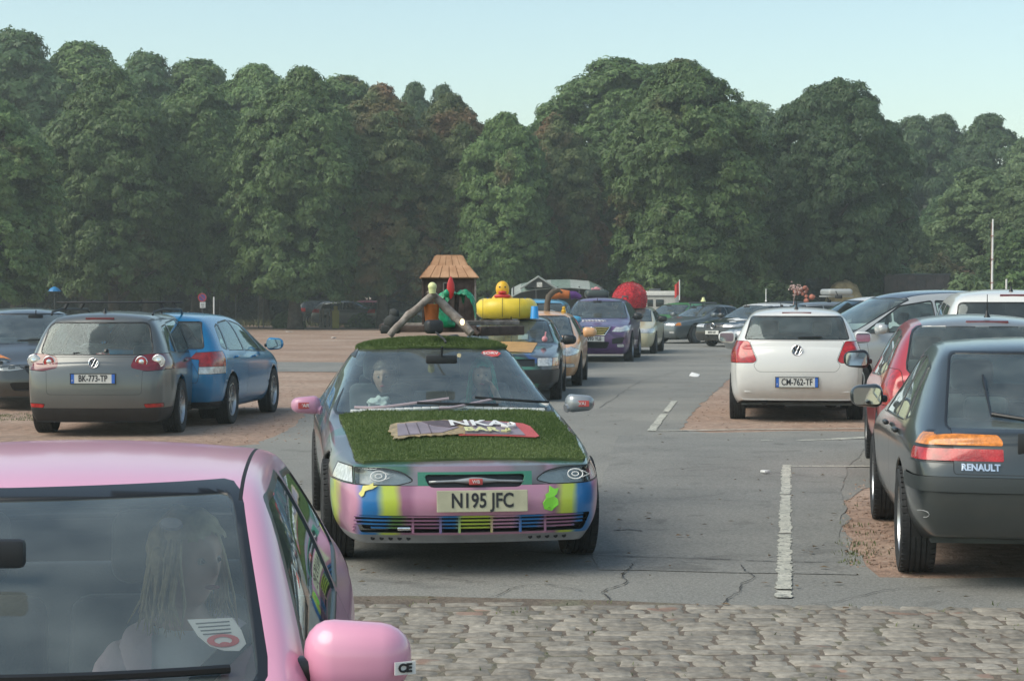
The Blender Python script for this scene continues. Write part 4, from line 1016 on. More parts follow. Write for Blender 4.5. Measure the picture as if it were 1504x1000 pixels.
def turfing(ob, n, h, seed, t=.014):
    rn = random.Random(seed); bm = bmesh.new(); bm.from_mesh(ob.data); push(bm, t); thick(bm, t+.002); bm.to_mesh(ob.data); 
    ob.data.materials.clear(); ob.data.materials.append(M['turf']); 
    bm.normal_update(); fs = [f for f in bm.faces if f.normal.z > .2]; ar = [f.calc_area() for f in fs]; nb = bmesh.new()
    for f in rn.choices(fs, ar, k=n):
        vs = f.verts; a, b, c = vs[0].co, vs[rn.randrange(1,len(vs)-1)].co, None
        k = list(vs).index([v for v in vs if v.co == b][0]); c = vs[k+1].co
        u, v = rn.random(), rn.random()
        if u+v > 1: u, v = 1-u, 1-v
        p = a+(b-a)*u+(c-a)*v; d = (f.normal+Vector((rn.gauss(0,.45), rn.gauss(0,.45), 0))).normalized()*h*rn.uniform(.6,1.4); s = d.orthogonal().normalized(); s = Matrix.Rotation(rn.random()*6.28, 3, d) @ s*.0024
        nb.faces.new([nb.verts.new(q) for q in (p-s, p+s, p+d)])
    bm.free(); o = bmobj('turf_blades', nb, M['turfb'], ob); setp(o, kind='stuff')
for i, o in enumerate(mparts['turf_cover']): turfing(o, 42000 if i == 0 else 26000, .016, 5+i)
from mathutils.bvhtree import BVHTree
def mk_bvh(objs):
    bm = bmesh.new()
    for o in objs: bm.from_mesh(o.data)
    t = BVHTree.FromBMesh(bm); bm.free(); return t
hood = mk_bvh([mbody]+mparts['turf_cover'])
def zat(x, y, d=0.0, t=None):
    h = (t or hood).ray_cast(Vector((x, y, 3)), Vector((0,0,-1))); return (h[0].z if h[0] else 1.0)+d
def xfront(y, z, d=0.0, t=None, sgn=1):
    h = (t or hood).ray_cast(Vector((4*sgn, y, z)), Vector((-sgn,0,0))); return (h[0].x if h[0] else 2.2*sgn)+d*sgn
def drape(me, f): 
    for v in me.vertices: v.co.z = f(v.co.x, v.co.y)+v.co.z
# torn chocolate bar sign on the bonnet turf: local (u right = +y, v up = -x)
def sign_piece(name, outline, m, lift, par=mondeo, seg=14, th=.004):
    bm = bmesh.new(); us = [p[0] for p in outline]; u0, u1 = min(us), max(us)
    bm.faces.new([bm.verts.new((1.42-p[1]*1.75, p[0], 0)) for p in outline])
    for k in range(1, seg): 
        bmesh.ops.bisect_plane(bm, geom=bm.faces[:]+bm.edges[:]+bm.verts[:], plane_co=(0,u0+(u1-u0)*k/seg,0), plane_no=(0,1,0))
    for k in range(-3, 4): bmesh.ops.bisect_plane(bm, geom=bm.faces[:]+bm.edges[:]+bm.verts[:], plane_co=(1.42+k*.1,0,0), plane_no=(1,0,0))
    for v in bm.verts: v.co.z = zat(v.co.x, v.co.y, lift)
    bmesh.ops.recalc_face_normals(bm, faces=bm.faces)
    if sum(f.normal.z for f in bm.faces) < 0: bmesh.ops.reverse_faces(bm, faces=bm.faces)
    thick(bm, th); return bmobj(name, bm, m, par)
M['sgold'] = mat('sign_gold_foil', (.42,.31,.16), .4, .3, var=.35, vscale=30); M['sbrown'] = mat('sign_chocolate', (.1,.075,.085), .55, var=.25, vscale=12)
M['sred'] = mat('sign_red', (.5,.075,.07), .5); M['sgrey'] = mat('sign_purple_grey', (.24,.2,.23), .5, var=.15, vscale=9); M['scream'] = mat('sign_cream', (.6,.6,.3), .5)
rr_ = random.Random(4)
jag = [(-.43+.0,-.145),(-.41,-.15),(-.3,-.13),(-.2,-.125),(-.1,-.12),(.02,-.11),(.05,.12),(-.02,.15),(-.1,.155),(-.2,.14),(-.33,.135),(-.42,.11),(-.44,.0)]
jj = []
for a, b in zip(jag, jag[1:]+jag[:1]):
    for k in range(4): t = k/4; jj.append((a[0]+(b[0]-a[0])*t+rr_.uniform(-.012,.012), a[1]+(b[1]-a[1])*t+rr_.uniform(-.012,.012)))
sg = sign_piece('bar_sign', [(-.02,-.12),(.46,-.125),(.49,-.1),(.475,.08),(.44,.13),(.3,.15),(0,.15)], M['sred'], .016)
sign_piece('sign_field', [(0,-.105),(.40,-.108),(.375,.105),(.28,.132),(-.01,.135)], M['sgrey'], .0205, sg)
sign_piece('foil_border', jj, M['sgold'], .022, sg); sign_piece('chocolate', [(-.4,-.115),(-.12,-.09),(0,.0),(-.05,.03),(-.1,.12),(-.38,.1)], M['sgrey'], .026, sg)
sign_piece('chocolate', [(-.22,.115),(-.08,.125),(.06,.085),(-.06,-.01),(-.16,.03)], M['sbrown'], .0285, sg)
for k in range(3): sign_piece('chocolate_groove', [(-.33+k*.07,-.1),(-.325+k*.07,-.1),(-.325+k*.07,.09),(-.33+k*.07,.09)], M['sbrown'], .0292, sg, 2)
def hood_text(s, u, v, size, m, lift, sx=1.3, bold=.006, sp_=1.0):
    me = text_mesh(s, size, bold=bold, sx=sx, depth=.001, spacing=sp_); T = Matrix(((0,-1.75,0,1.42-v*1.75),(1,0,0,u),(0,0,1,0),(0,0,0,1)))
    me.transform(T); drape(me, lambda x, y: zat(x, y, lift)); return link('lettering', me, (m,), sg)
hood_text('NKA', .125, .05, .14, M['white'], .035, 1.25, .003); hood_text('BAR', .13, -.065, .095, M['scream'], .035, 1.25, .003)
mb = MB(); mb.tube([(1.42-v*1.75, u, zat(1.42-v*1.75, u, .036)) for u, v in [(.27,.0),(.31,-.012),(.355,.005),(.365,.04),(.34,.06),(.325,.045)]], .009, 6); mb.out('lettering_swirl', M['white'], sg)
mb = MB(); mb.tube([(1.42-v*1.75, u, zat(1.42-v*1.75, u, .036)) for u, v in [(.25,-.095),(.28,-.1),(.31,-.08),(.305,-.055),(.285,-.065)]], .008, 6); mb.out('lettering_swirl', M['scream'], sg)
# front details
bv = mk_bvh([mbody]+[c for c in mondeo.children if c.type == 'MESH' and c.name.split('.')[0] in ('bumper','grille','headlight','indicator','lower_grille')])
mb = MB(); xg = xfront(0,.58,.0,bv)
pts = [(xfront(y,.57,.03,bv), y, .57+.004*cos(y*9)) for y in [i*.05-.27 for i in range(12)]]; mb.tube(pts, [.008+.016*max(0,1-abs(p[1])/.12) for p in pts], 8)
gb = mb.out('grille_bar', M['greym'], mondeo, smooth=True)
mb = MB(); mb.box((xg+.06, 0, .57), (.012, .08, .036), None, .004); mb.out('red_badge', M['sred'], mondeo)
put_text('badge_lettering', 'WB', .028, frameM((xg+.068, 0, .57), (0,1,0), (0,0,1)), M['white'], mondeo)
mb = MB()
for k in range(5):
    z = .364-k*.0235
    n = 27; pts = [(xfront(-.7+.052*i, z, .028, bv), -.7+.052*i, z) for i in range(n)]
    mb.tube(pts, .0062, 6)
for y in (-.36, -.2,-.09,.1,.27,.42): mb.box((xfront(y,.32,.022,bv), y, .317), (.02, .014, .105))
mb.out('grille_slats', M['stripes2'], mondeo)
mb = MB(); mb.box((xfront(-.42,.29,.035,bv), -.40, .288), (.02,.1,.022), None, .006); mb.out('towing_eye_cover', M['chrome'], mondeo)
for s in (-1, 1):
    for k in range(5):
        mb = MB(); y = s*(.36+k*.052)-.02; x = xfront(y,.226,.001,bv); mb.lathe([(.013,-.004),(.013,.003),(.001,.003)], 12, 'x', (x, y, .226)); mb.out('bumper_hole', M['gap'], mondeo)
number_plate(mondeo, (xfront(0,.46,.03,bv), .035, .46), (0,1,0), (-.06,0,1), .53, .125, 'N195 JFC', M['platey'], .118, False, .78, .0025, False)
# painted eyes on the headlights and animal cut-outs on the bumper
for s in (-1, 1):
    y = s*.60+(0 if s > 0 else .04); x = xfront(y, .60, .012, bv)
    mb = MB(); MMf = frameM((x, y, .60), (-.25*s if False else 0,1,0), (-.35,0,1)); c_ = [(.036*cos(a)*1.25, .03*sin(a), .003) for a in [2*pi*k/24 for k in range(25)]]; mb.tube(c_, .0036, 5, False)
    mb.tube([(.012*cos(a)*1.7, .012*sin(a), .003) for a in [2*pi*k/14 for k in range(15)]], .003, 5, False); mb.tube([(.04,.02,.003),(.085,0,.0),(.04,-.02,.003)], .003, 5); mb.xf(MMf); mb.out('painted_eye', M['white'], mondeo)
M['cutyel'] = mat('yellow_cutout', (.7,.65,.2), .5); M['cutgrn'] = mat('lime_cutout', (.25,.7,.06), .45)
def bump_cut(name, outl, m, cy, cz, sc, th=.006):
    bm = bmesh.new(); bm.faces.new([bm.verts.new((xfront(cy+p[0]*sc, cz+p[1]*sc, .012, bv), cy+p[0]*sc, cz+p[1]*sc)) for p in outl]); bmesh.ops.triangulate(bm, faces=bm.faces)
    bm.normal_update()
    if sum(f.normal.x for f in bm.faces) < 0: bmesh.ops.reverse_faces(bm, faces=bm.faces)
    thick(bm, th); return bmobj(name, bm, m, mondeo)
bump_cut('fish_cutout', [(-1,-.6),(-.7,-.2),(-.55,.25),(.1,.35),(.55,.62),(.5,.3),(1,.3),(.4,-.05),(0,-.15),(-.35,-.3),(-.5,-.75),(-.75,-.9)], M['cutyel'], -.62, .53, .055)
bump_cut('frog_cutout', [(-.1,1.1),(.35,.8),(.8,.85),(.6,.3),(.35,.1),(.7,-.2),(.75,-.7),(.3,-.9),(.1,-1.3),(-.2,-.8),(-.6,-1.1),(-.75,-.5),(-.45,-.1),(-.5,.3),(-.15,.5)], M['cutgrn'], .445, .47, .062)
# wipers, mirrors, screen stickers
ws = mk_bvh([c for c in mondeo.children if c.name.split('.')[0] == 'windshield'])
def onscreen(y, z, d=.02, t=ws):
    h = t.ray_cast(Vector((4, y, z)), Vector((-1,0,0))); return Vector((h[0].x if h[0] else .4, y, z)) + Vector((.5,0,.86))*d
M['pkw'] = mat('pinkish_metal', (.5,.4,.42), .4, .3)
for a, b in (((-.62,.858),(.02,.93)), ((-.06,.862),(.34,.925))):
    wiper(mondeo, [onscreen(a[0]+(b[0]-a[0])*k/6, max(.875, a[1]+(b[1]-a[1])*k/6), .024) for k in range(7)], M['pkw'])
for a, b in (((-.2,.9),(.35,.885)), ((.2,.93),(.72,.89))):
    wiper(mondeo, [onscreen(a[0]+(b[0]-a[0])*k/6, a[1]+(b[1]-a[1])*k/6, .03) for k in range(7)])
for s, m1 in ((1, M['greym']), (-1, M['mirL'])):
    d = MB(); d.box((0,0,0), (.13,.20,.115), None, .048, 4)
    for v in d.bm.verts: v.co.z *= 1-.15*(v.co.y*s/.1); v.co.x += .03*(1-(v.co.y/.1)**2)*(v.co.x > 0)
    d.xf(Matrix.Translation((.36, s*.945, .905))); ho = d.out('door_mirror', m1, mondeo, angle=75)
    d = MB(); d.tube([(.4,s*.84,.87),(.38,s*.9,.885)], .03, 8); d.out('mirror_arm', m1, ho)
    d = MB(); d.box((.45, s*.955, .905), (.004,.085,.042), Matrix.Rotation(-.2*s,3,'Z'), .0015,1); d.out('mirror_sticker', M['sred'], ho); put_text('sticker_lettering', 'VAR', .034, frameM((.454, s*.955, .905), (-.2*s if False else 0,1,0), (0,0,1)), M['white'], ho)
    if s < 0: d = MB(); d.box((.33, -.862, .9), (.1,.035,.1), None, .02); d.out('mirror_base', M['blue'], ho)
a = onscreen(.40, 1.225, .006); fm = frameM(a, (0,1,0), (-.86,0,.5)); d = MB(); d.poly([(-.075,0,0),(-.05,-.035,0),(0,-.045,0),(.05,-.035,0),(.075,0,0),(.05,.035,0),(0,.045,0),(-.05,.035,0)], .001); d.xf(fm); sk = d.out('screen_sticker', M['sred'], mondeo)
put_text('sticker_lettering', 'SORV', .045, fm @ Matrix.Translation((0,0,.003)), M['white'], sk)
a = onscreen(.69, .9, .004); d = MB(); d.lathe([(.035,0),(.001,0)], 18, 'z'); d.xf(frameM(a, (0,1,0), (-.86,0,.5))); d.out('tax_disc', M['plate'], mondeo)
mb = MB(); 
for i in range(22): y = -.62+i*.06; mb.box((.585, y, .893-.03*abs(y)), (.035, .058, .02), None, .004)
mb.out('scuttle_trim', M['white'], mondeo)
for s in (-1,1): mb = MB(); mb.tube([(.3,s*.62,.82),(.33,s*.3,.85)], .02); mb.bm.free()

# ---------------------------------------------------------------- pink three-door (foreground)
M['pink'] = paint('pink_paint', (.8,.36,.50), .0, .38, .03, .15)
S = mk(-1.9, 1.72, .80, 1.262, (-1.22,1.22), .62, (1.02,.905), (.30,1.222), (-1.15,1.19), (-1.62,.92), belt=(.86,.84), lod=3, wcr=.545, paint=M['pink'], rad=.27, hoodm=(1.4,.82), rvm=(.75,1.12), wheelside=-1, seatx=-.13, seath=.42, dashz=.80, rhead=False, wsx=(.0,1.3), wsgap=.02, rsh=.36, rimr=.62, archr=.32)
S['mir'] = (.82, .69, .907, 1.0); S['seaty'] = .27; S['wsx'] = (.1, 1.3)
S['ws'] = rnd_poly([(-.60,.90),(.60,.90),(.508,1.197),(0,1.192),(-.508,1.197)], [.03,.03,.03,0,.03])
S['W'] = [(-1.9,.70),(-1.65,.78),(-1.1,.80),(.2,.795),(.6,.77),(1.02,.73),(1.4,.69),(1.65,.6),(1.72,.55)]; S['crow'] = .35; S['wsn'] = -1
S['wc'] = [(-1.9,.6),(-1.62,.58),(-1.15,.565),(.30,.565),(1.02,.655),(1.4,.62),(1.72,.5)]; S['drop'] = [(-1.9,.03),(-1.15,.035),(-.4,.035),(.3,.02),(1.02,.035),(1.72,.03)]
S['rw'] = [(-.56,.93),(.56,.93),(.48,1.15),(-.48,1.15)]; S['rwx'] = -1.1
S['sw'] = [rnd_poly([(-1.1,.9),(-.38,.875),(-.38,1.165),(-.95,1.13)],.05), rnd_poly([(-.33,.875),(.84,.86),(.25,1.165),(-.33,1.18)],.04)]
S['panels'] = [('door', rnd_poly([(-.36,.28),(-.36,.862),(.82,.845),(.93,.7),(.86,.28)], .03), 'y', lambda c,n: c.y > .4 and n.y > .3, None, dict(gap=.005)), ('door', rnd_poly([(-.36,.28),(-.36,.862),(.82,.845),(.93,.7),(.86,.28)], .03), 'y', lambda c,n: c.y < -.4 and n.y < -.3, None, dict(gap=.005))]
# roof drip channels
ch = lambda s: [(.34,s*.522),(-.3,s*.515),(-1.1,s*.508),(-1.1,s*.516),(-.3,s*.524),(.34,s*.531)]
S['tints'] = [(ch(1), 'z', lambda c,n: n.z > .3 and c.z > 1.0, 1), (ch(-1), 'z', lambda c,n: n.z > .3 and c.z > 1.0, 1)]
S['lamps'] = [('headlight', rnd_poly([(.36,.56),(.4,.66),(.62,.66),(.66,.56)], .04), 1, M['clear'], dict(x=1.3)), ('tail_light', [(.55,.6),(.8,.6),(.8,.8),(.6,.8)], -1, M['red'], dict(x=-1.5))]
M['glassP'] = glass_mat('pink_car_screen', (.97,1,.99), .10, .0); S['glass'] = M['glassP']; S['glasss'] = glass_mat('side_glass', (.85,.92,.9), .03)
rz, loc = place(174.9, (-1.177, 4.65), 0.0)
pinkc, pp_, pbody = car('pink_hatchback', 'pink small hatchback close to the camera in the lower left corner, cut by the frame', rz, loc, S, 'decorated rally cars driving in line')
wsP = mk_bvh([c for c in pinkc.children if c.name.split('.')[0] == 'windshield'])
def onP(y, z, d=.02): return onscreen(y, z, d, wsP)
wiper(pinkc, [onP(-.1+.08*k, .922-.001*k, .012) for k in range(9)]); wiper(pinkc, [onP(-.62+.09*k, .922-.001*k, .012) for k in range(6)])
a = onP(.505, .975, -.006); up = (onP(.5,1.0,-.006)-onP(.5,.95,-.006)).normalized(); rt_ = (onP(.52,.97,-.006)-onP(.45,.97,-.006)).normalized(); fm = frameM(a, rt_, up)
d = MB(); d.poly([(-.048,.055,0),(-.04,-.01,0),(-.025,-.05,0),(0,-.07,0),(.03,-.075,0),(.05,-.05,0),(.052,.0,0),(.045,.05,0)][::1], .0015); d.xf(fm); tk_ = d.out('paper_permit', M['plate'], pinkc)
for k in range(4): d = MB(); d.box((-.0, .035-.014*k, .003), (.07-.004*k, .003, .001)); d.xf(fm); d.out('printed_line', M['grey'], tk_)
d = MB(); d.lathe([(.033,0),(.018,0)], 20, 'z', (.006,-.035,.003)); d.lathe([(.011,0),(.001,0)], 12, 'z', (.006,-.055,.004)); 
for v in d.bm.verts: v.co.y = -.035+(v.co.y+.035)*.75
d.xf(fm); d.out('red_stamp', M['sred'], tk_)
a = onP(.38, 1.15, -.01); d = MB(); d.lathe([(.027,0),(.024,.006),(.001,.006)], 20, 'z'); d.xf(frameM(a, rt_, up)); d.out('sensor_disc', M['grey'], pinkc)
d = MB(); d.box((.835+.055, .885, .897), (.003, .045, .026), Matrix.Rotation(.35,3,'Z')); st_ = d.out('mirror_sticker', M['white'], pinkc)
put_text('sticker_lettering', 'CE', .024, frameM((.8935, .885, .897), (-.35,1,0), (0,0,1)), M['ink'], st_, bold=.001)
d = MB(); d.box((-.22, .80, .77), (.1,.035,.04), None, .014, 3); d.out('door_handle', M['black'], pinkc)

# ---------------------------------------------------------------- grey tall hatchback with roof bars (rear view)
M['pgrey'] = paint('grey_brown_paint', (.13,.14,.138), .45, .3)
S = mk(-2.1, 2.05, .87, 1.47, (-1.3,1.28), .72, (1.15,.98), (.45,1.38), (-1.82,1.425), (-2.03,.95), belt=(.93,.90), lod=3, wcr=.60, wct=.70, paint=M['pgrey'], rad=.32, mir=(.85,.86,1.02,1.05), tw=.22, spokes=9, seatx=.1, seath=.62)
S['z0'] = [(-2.1,.17),(-1.6,.17),(-1.4,.2),(2.05,.2)]
S['rw'] = rnd_poly([(-.66,.965),(.66,.965),(.575,1.325),(-.575,1.325)], .07); S['rwx'] = -1.5
S['sw'] = [rnd_poly([(-1.72,1.0),(-1.3,.97),(-1.22,1.30),(-1.55,1.29)],.04), rnd_poly([(-1.25,.965),(-.42,.955),(-.42,1.345),(-1.17,1.31)],.03), rnd_poly([(-.37,.955),(.62,.945),(.22,1.30),(-.37,1.345)],.03), [(.7,.945),(.98,.94),(.62,1.1)]]
S['sw'][0] = [(-1.72,1.0),(-1.33,.97),(-1.24,1.29),(-1.52,1.27)]
S['rx'] = [.12,-.02,-.05,-.03,.0,.02,.04]
S['lamps'] = [('tail_light', rnd_poly([(.42,.81),(.45,.93),(.6,.965),(.95,.97),(.95,.80),(.6,.77)], .04), -1, M['redd'], dict(x=-1.7)),
   ('bumper_reflector', rnd_poly([(.58,.385),(.78,.395),(.78,.35),(.6,.345)], .01), -1, M['red'], dict(x=-1.6))]
S['panels'] = [('tailgate', rnd_poly([(-.55,.50),(.55,.50),(.56,.78),(.66,.93),(-.66,.93),(-.56,.78)], .04), 'x', lambda c,n: n.x < -.3 and c.x < -1.7, None, dict(gap=.004)),
   ('lower_bumper', [(-2.4,.335),(-1.72,.335),(-1.72,.15),(-2.4,.15)], 'y', lambda c,n: c.x < -1.6, M['black'], dict(gap=.004)),
   ('door', rnd_poly([(-1.0,.45),(-.95,.30),(-.4,.28),(-.4,.94),(-1.22,.95),(-1.2,.7)], .03), 'y', lambda c,n: c.y > .5 and n.y > .3, None, dict(gap=.004)), ('door', rnd_poly([(-1.0,.45),(-.95,.30),(-.4,.28),(-.4,.94),(-1.22,.95),(-1.2,.7)], .03), 'y', lambda c,n: c.y < -.5 and n.y < -.3, None, dict(gap=.004)),
   ('door', rnd_poly([(-.39,.28),(-.39,.94),(.78,.92),(.84,.6),(.8,.28)], .03), 'y', lambda c,n: c.y < -.5 and n.y < -.3, None, dict(gap=.004))]
p0 = G(163, 634); rz, loc = place(.3, (p0.x, p0.y), -1.3)
golf, gp_, gbody = car('grey_hatchback', 'grey tall hatchback seen from behind with black roof bars and plate BK-773-TP', rz, loc, S, 'cars parked on the gravel at the left')
gb_ = mk_bvh([gbody]+[c for c in golf.children if c.name.split('.')[0] in ('tailgate','tail_light','lower_bumper','rear_window')])
def xr(t, y, z, d=.0): return xfront(y, z, d, t, -1)
number_plate(golf, (xr(gb_,0,.68,.012), 0, .685), (0,-1,0), (0,0,1), .52, .115, 'BK-773-TP', M['plate'], .105, 2, .72, .002)
roundel(golf, (xr(gb_,0,.86,.012), -.0, .865), (0,-1,0), (.2,0,1), .056, 'emblem', 'VW')
for y, z, r in ((.73,.885,.075),(.54,.875,.068)):
    for s in (1,-1):
        x = xr(gb_, s*y, z, .006); d = MB(); d.lathe([(r, 0),(r*.95,-.006),(r*.7,-.01),(.001,-.011)], 26, 'x', (x, s*y, z)); d.out('round_lamp', M['clear'] if (y > .6) else M['red'], golf, angle=50); d = MB(); d.lathe([(r*1.04,-.002),(r*.93,-.012),(r*.9,-.005)], 26, 'x', (x, s*y, z)); d.lathe([(r*.5,-.010),(.001,-.015)],20,'x',(x,s*y,z)); d.out('lamp_ring', M['chrome'], golf, smooth=True)
d = MB(); d.tube([(-2.0+.0,-.0,1.0),(-2.03,.16,.985),(-2.05,.38,.975)], .012, 6); d.tube([(-2.04,0,.98),(-2.02,0,1.01)], .03, 8); d.xf(Matrix.Translation((-.05,-.12,0))); d.out('wiper', M['trim'], golf)
d = MB(); d.box((xr(gb_,0,1.375,.004), 0, 1.378), (.015,.34,.028), None, .004); d.out('high_brake_light', M['redd'], golf)
for s in (1,-1):
    d = MB(); d.tube([(-1.75,s*.60,1.42),(-1.7,s*.6,1.455),(-1.2,s*.61,1.485),(.1,s*.6,1.475),(.28,s*.59,1.40)], .014, 8); d.out('roof_rail', M['black'], golf)
for x in (-1.1, -.25):
    d = MB(); d.box((x,0,1.565), (.045,1.4,.022), None, .008)
    for s in (-1,1): d.tube([(x,s*.56,1.56),(x,s*.6,1.49)], .02, 8)
    d.out('roof_bar', M['black'], golf)
antenna(golf, (-1.6,0,1.43), .05)
put_text('model_badge', 'BlueMotion' if False else 'TDI', .03, frameM((xr(gb_,-.52,.72,.004), -.5, .715), (0,-1,0), (0,0,1)), M['chrome'], golf)
def handles(root, ps, m=None):
    for x, y, z in ps:
        d = MB(); d.box((x, y, z), (.17,.035,.028), None, .012, 3); d.out('door_handle', m or root_paint(root), root, angle=60)
def root_paint(root): return [c for c in root.children if c.name.split('.')[0] == 'body'][0].data.materials[0]
handles(golf, [(-.95,-.865,.86),(.0,-.865,.86)])

# ---------------------------------------------------------------- blue hatchback
M['pblue'] = paint('bright_blue_paint', (.0,.2,.43), .2, .25)
S = mk(-1.95, 1.92, .865, 1.44, (-1.2,1.22), .72, (1.2,.92), (.35,1.36), (-1.62,1.38), (-1.86,.98), belt=(.96,.86), lod=2, wcr=.565, wct=.66, paint=M['pblue'], rad=.31, mir=(.75,.86,.98,1.1), seatx=.0, spokes=6)
S['rw'] = rnd_poly([(-.64,.99),(.64,.99),(.54,1.31),(-.54,1.31)], .03); S['rwx'] = -1.4
S['sw'] = [rnd_poly([(-1.5,1.0),(-1.28,.96),(-1.1,1.28),(-1.3,1.24)],.03), rnd_poly([(-1.22,.955),(-.42,.93),(-.42,1.32),(-1.04,1.29)],.05), rnd_poly([(-.36,.93),(.6,.89),(.1,1.25),(-.36,1.32)],.05), [(.66,.885),(.95,.875),(.45,1.12)]]
S['lamps'] = [('tail_light', rnd_poly([(.50,.86),(.56,.93),(.95,.95),(.95,.76),(.62,.76),(.62,.85)], .02), -1, M['red'], dict(x=-1.45)), ('reverse_light', rnd_poly([(.62,.67),(.95,.67),(.95,.755),(.62,.755)], .01), -1, M['clear'], dict(x=-1.45))]
S['panels'] = [('tailgate', rnd_poly([(-.6,.56),(.6,.56),(.62,.66),(.5,.86),(.58,.965),(-.58,.965),(-.5,.86),(-.62,.66)], .03), 'x', lambda c,n: n.x < -.3 and c.x < -1.6, None, dict(gap=.005)),
   ('lower_bumper', [(-2.4,.31),(-1.56,.31),(-1.56,.15),(-2.4,.15)], 'y', lambda c,n: c.x < -1.5, M['black'], dict(gap=.004)),
   ('door', rnd_poly([(-.86,.45),(-.82,.3),(-.4,.28),(-.4,.92),(-1.2,.945),(-1.15,.7)], .03), 'y', lambda c,n: c.y < -.5 and n.y < -.3, None, dict(gap=.005)),
   ('door', rnd_poly([(-.385,.28),(-.385,.915),(.78,.87),(.8,.6),(.74,.28)], .03), 'y', lambda c,n: c.y < -.5 and n.y < -.3, None, dict(gap=.005))]
p0 = G(345, 621); rz, loc = place(5.5, (p0.x-.86, p0.y), -1.2)
c3, _, c3b = car('blue_hatchback', 'bright blue hatchback parked right of the grey one with roof bars', rz, loc, S, 'cars parked on the gravel at the left')
handles(c3, [(-.95,-.862,.86),(.05,-.865,.84)]); antenna(c3, (-1.5,0,1.385), .25)
for i in range(7): pass

# ---------------------------------------------------------------- dark people carrier facing the camera at the left edge
M['pdark'] = paint('charcoal_paint', (.075,.078,.078), .5, .3)
S = mk(-2.1, 2.1, .87, 1.47, (-1.35,1.3), .66, (1.2,.93), (.25,1.39), (-1.8,1.42), (-2.03,.95), belt=(.93,.88), lod=2, wcr=.6, wct=.7, paint=M['pdark'], rad=.3, rim='steel', wheelside=1)
S['ws'] = rnd_poly([(-.72,.95),(.72,.95),(.56,1.36),(-.56,1.36)], .04)
S['sw'] = [rnd_poly([(-1.2,.95),(-.4,.94),(-.4,1.33),(-1.1,1.31)],.04), rnd_poly([(-.35,.94),(.75,.93),(.1,1.31),(-.35,1.33)],.04)]
S['lamps'] = [('headlight', rnd_poly([(.30,.60),(.42,.70),(.55,.745),(.74,.735),(.74,.585),(.5,.575)], .02), 1, M['lens'], dict(x=1.6, bowl=.03, bulbs=[(.5,.65,.05),(.62,.66,.055)], bx=1.97)), ('indicator', rnd_poly([(.45,.725),(.6,.80),(.95,.81),(.95,.755),(.56,.75)], .008), 1, M['orange'], dict(x=1.4))]
S['panels'] = [('grille', rnd_poly([(-.3,.64),(.3,.64),(.25,.54),(-.25,.54)], .03), 'x', lambda c,n: n.x > .2 and c.x > 1.8, M['trim'], dict(gap=.01, dp=-.02)), ('lower_grille', rnd_poly([(-.5,.40),(.5,.40),(.45,.3),(-.45,.3)], .03), 'x', lambda c,n: n.x > .2 and c.x > 1.8, M['trim'], dict(gap=.01, dp=-.02)),
   ('bonnet', rnd_poly([(1.27,-.68),(1.27,.68),(1.7,.66),(1.95,.5),(2.0,0),(1.95,-.5),(1.7,-.66)], .04), 'z', lambda c,n: n.z > .3, None, dict(gap=.004))]
p0 = G(20, 604); rz, loc = place(160, (p0.x+.12, p0.y+1.0), 1.3)
scen, _, sb_ = car('dark_people_carrier', 'charcoal car facing the camera at the left edge, amber indicator above its headlight', rz, loc, S, 'cars parked on the gravel at the left')
t = mk_bvh([sb_]+[c for c in scen.children if c.name.split('.')[0] in ('windshield','bonnet')])
d = MB(); d.tube([(xfront(-.3+.13*k, .985+.003*k, .012, t), -.3+.13*k, .985+.004*k) for k in range(7)], .01, 6); d.out('wiper', M['trim'], scen)
d = MB(); 
for k in range(3): d.tube([(xfront(y, .565+.025*k, .012, t), y, .565+.025*k) for y in [-.26+.065*i for i in range(9)]], .006, 6)
d.out('grille_slats', M['grey'], scen)
d = MB(); d.lathe([(.04,.0),(.035,.01),(.001,.012)], 18, 'x', (xfront(.62,.38,.0,t), .62, .38)); d.out('fog_light', M['clear'], scen)

# ---------------------------------------------------------------- white hatchback (rear view)
M['pwhite'] = paint('white_car_paint', (.7,.7,.67), 0, .35, .02, .22)
S = mk(-2.02, 1.98, .875, 1.505, (-1.27,1.25), .72, (1.1,.98), (.3,1.42), (-1.72,1.43), (-1.96,1.06), belt=(1.0,.92), lod=3, wcr=.60, wct=.70, paint=M['pwhite'], rad=.31, tw=.21, mir=(.72,.86,1.05,1.1), rim='steel', seatx=.02, seath=.66, rhead=False, z0=[(-2.02,.3),(-1.5,.2),(2,.2)])
S['rw'] = rnd_poly([(-.665,1.085),(.665,1.085),(.585,1.37),(-.585,1.37)], .025); S['rwx'] = -1.5
S['sw'] = [rnd_poly([(-1.5,1.06),(-.4,1.0),(-.4,1.37),(-1.3,1.34)],.05), rnd_poly([(-.34,1.0),(.6,.96),(.1,1.32),(-.34,1.37)],.05)]
S['rx'] = [.1,-.02,-.06,-.04,.02,.035,.05]
S['lamps'] = [('tail_light', rnd_poly([(.52,.81),(.56,.78),(.92,.775),(.92,1.055),(.62,1.055)], .03), -1, M['red'], dict(x=-1.6))]
S['panels'] = [('tailgate', rnd_poly([(-.50,.665),(.50,.665),(.56,.75),(.5,.81),(.61,1.06),(-.61,1.06),(-.5,.81),(-.56,.75)], .04), 'x', lambda c,n: n.x < -.3 and c.x < -1.6, None, dict(gap=.004))]
p0 = G(1169, 615); rz, loc = place(7.8, (p0.x, p0.y), -1.27)
polo, _, pb_ = car('white_hatchback', 'white hatchback seen from behind on the gravel with plate CM-762-TF', rz, loc, S, 'cars parked in the right hand bays')
t = mk_bvh([pb_]+[c for c in polo.children if c.name.split('.')[0] in ('tailgate','rear_window')])
number_plate(polo, (xr(t,0,.53,.014), 0, .53), (0,-1,0), (0,0,1), .545, .13, 'CM-762-TF', M['plate'], .118, 2, .72, .002)
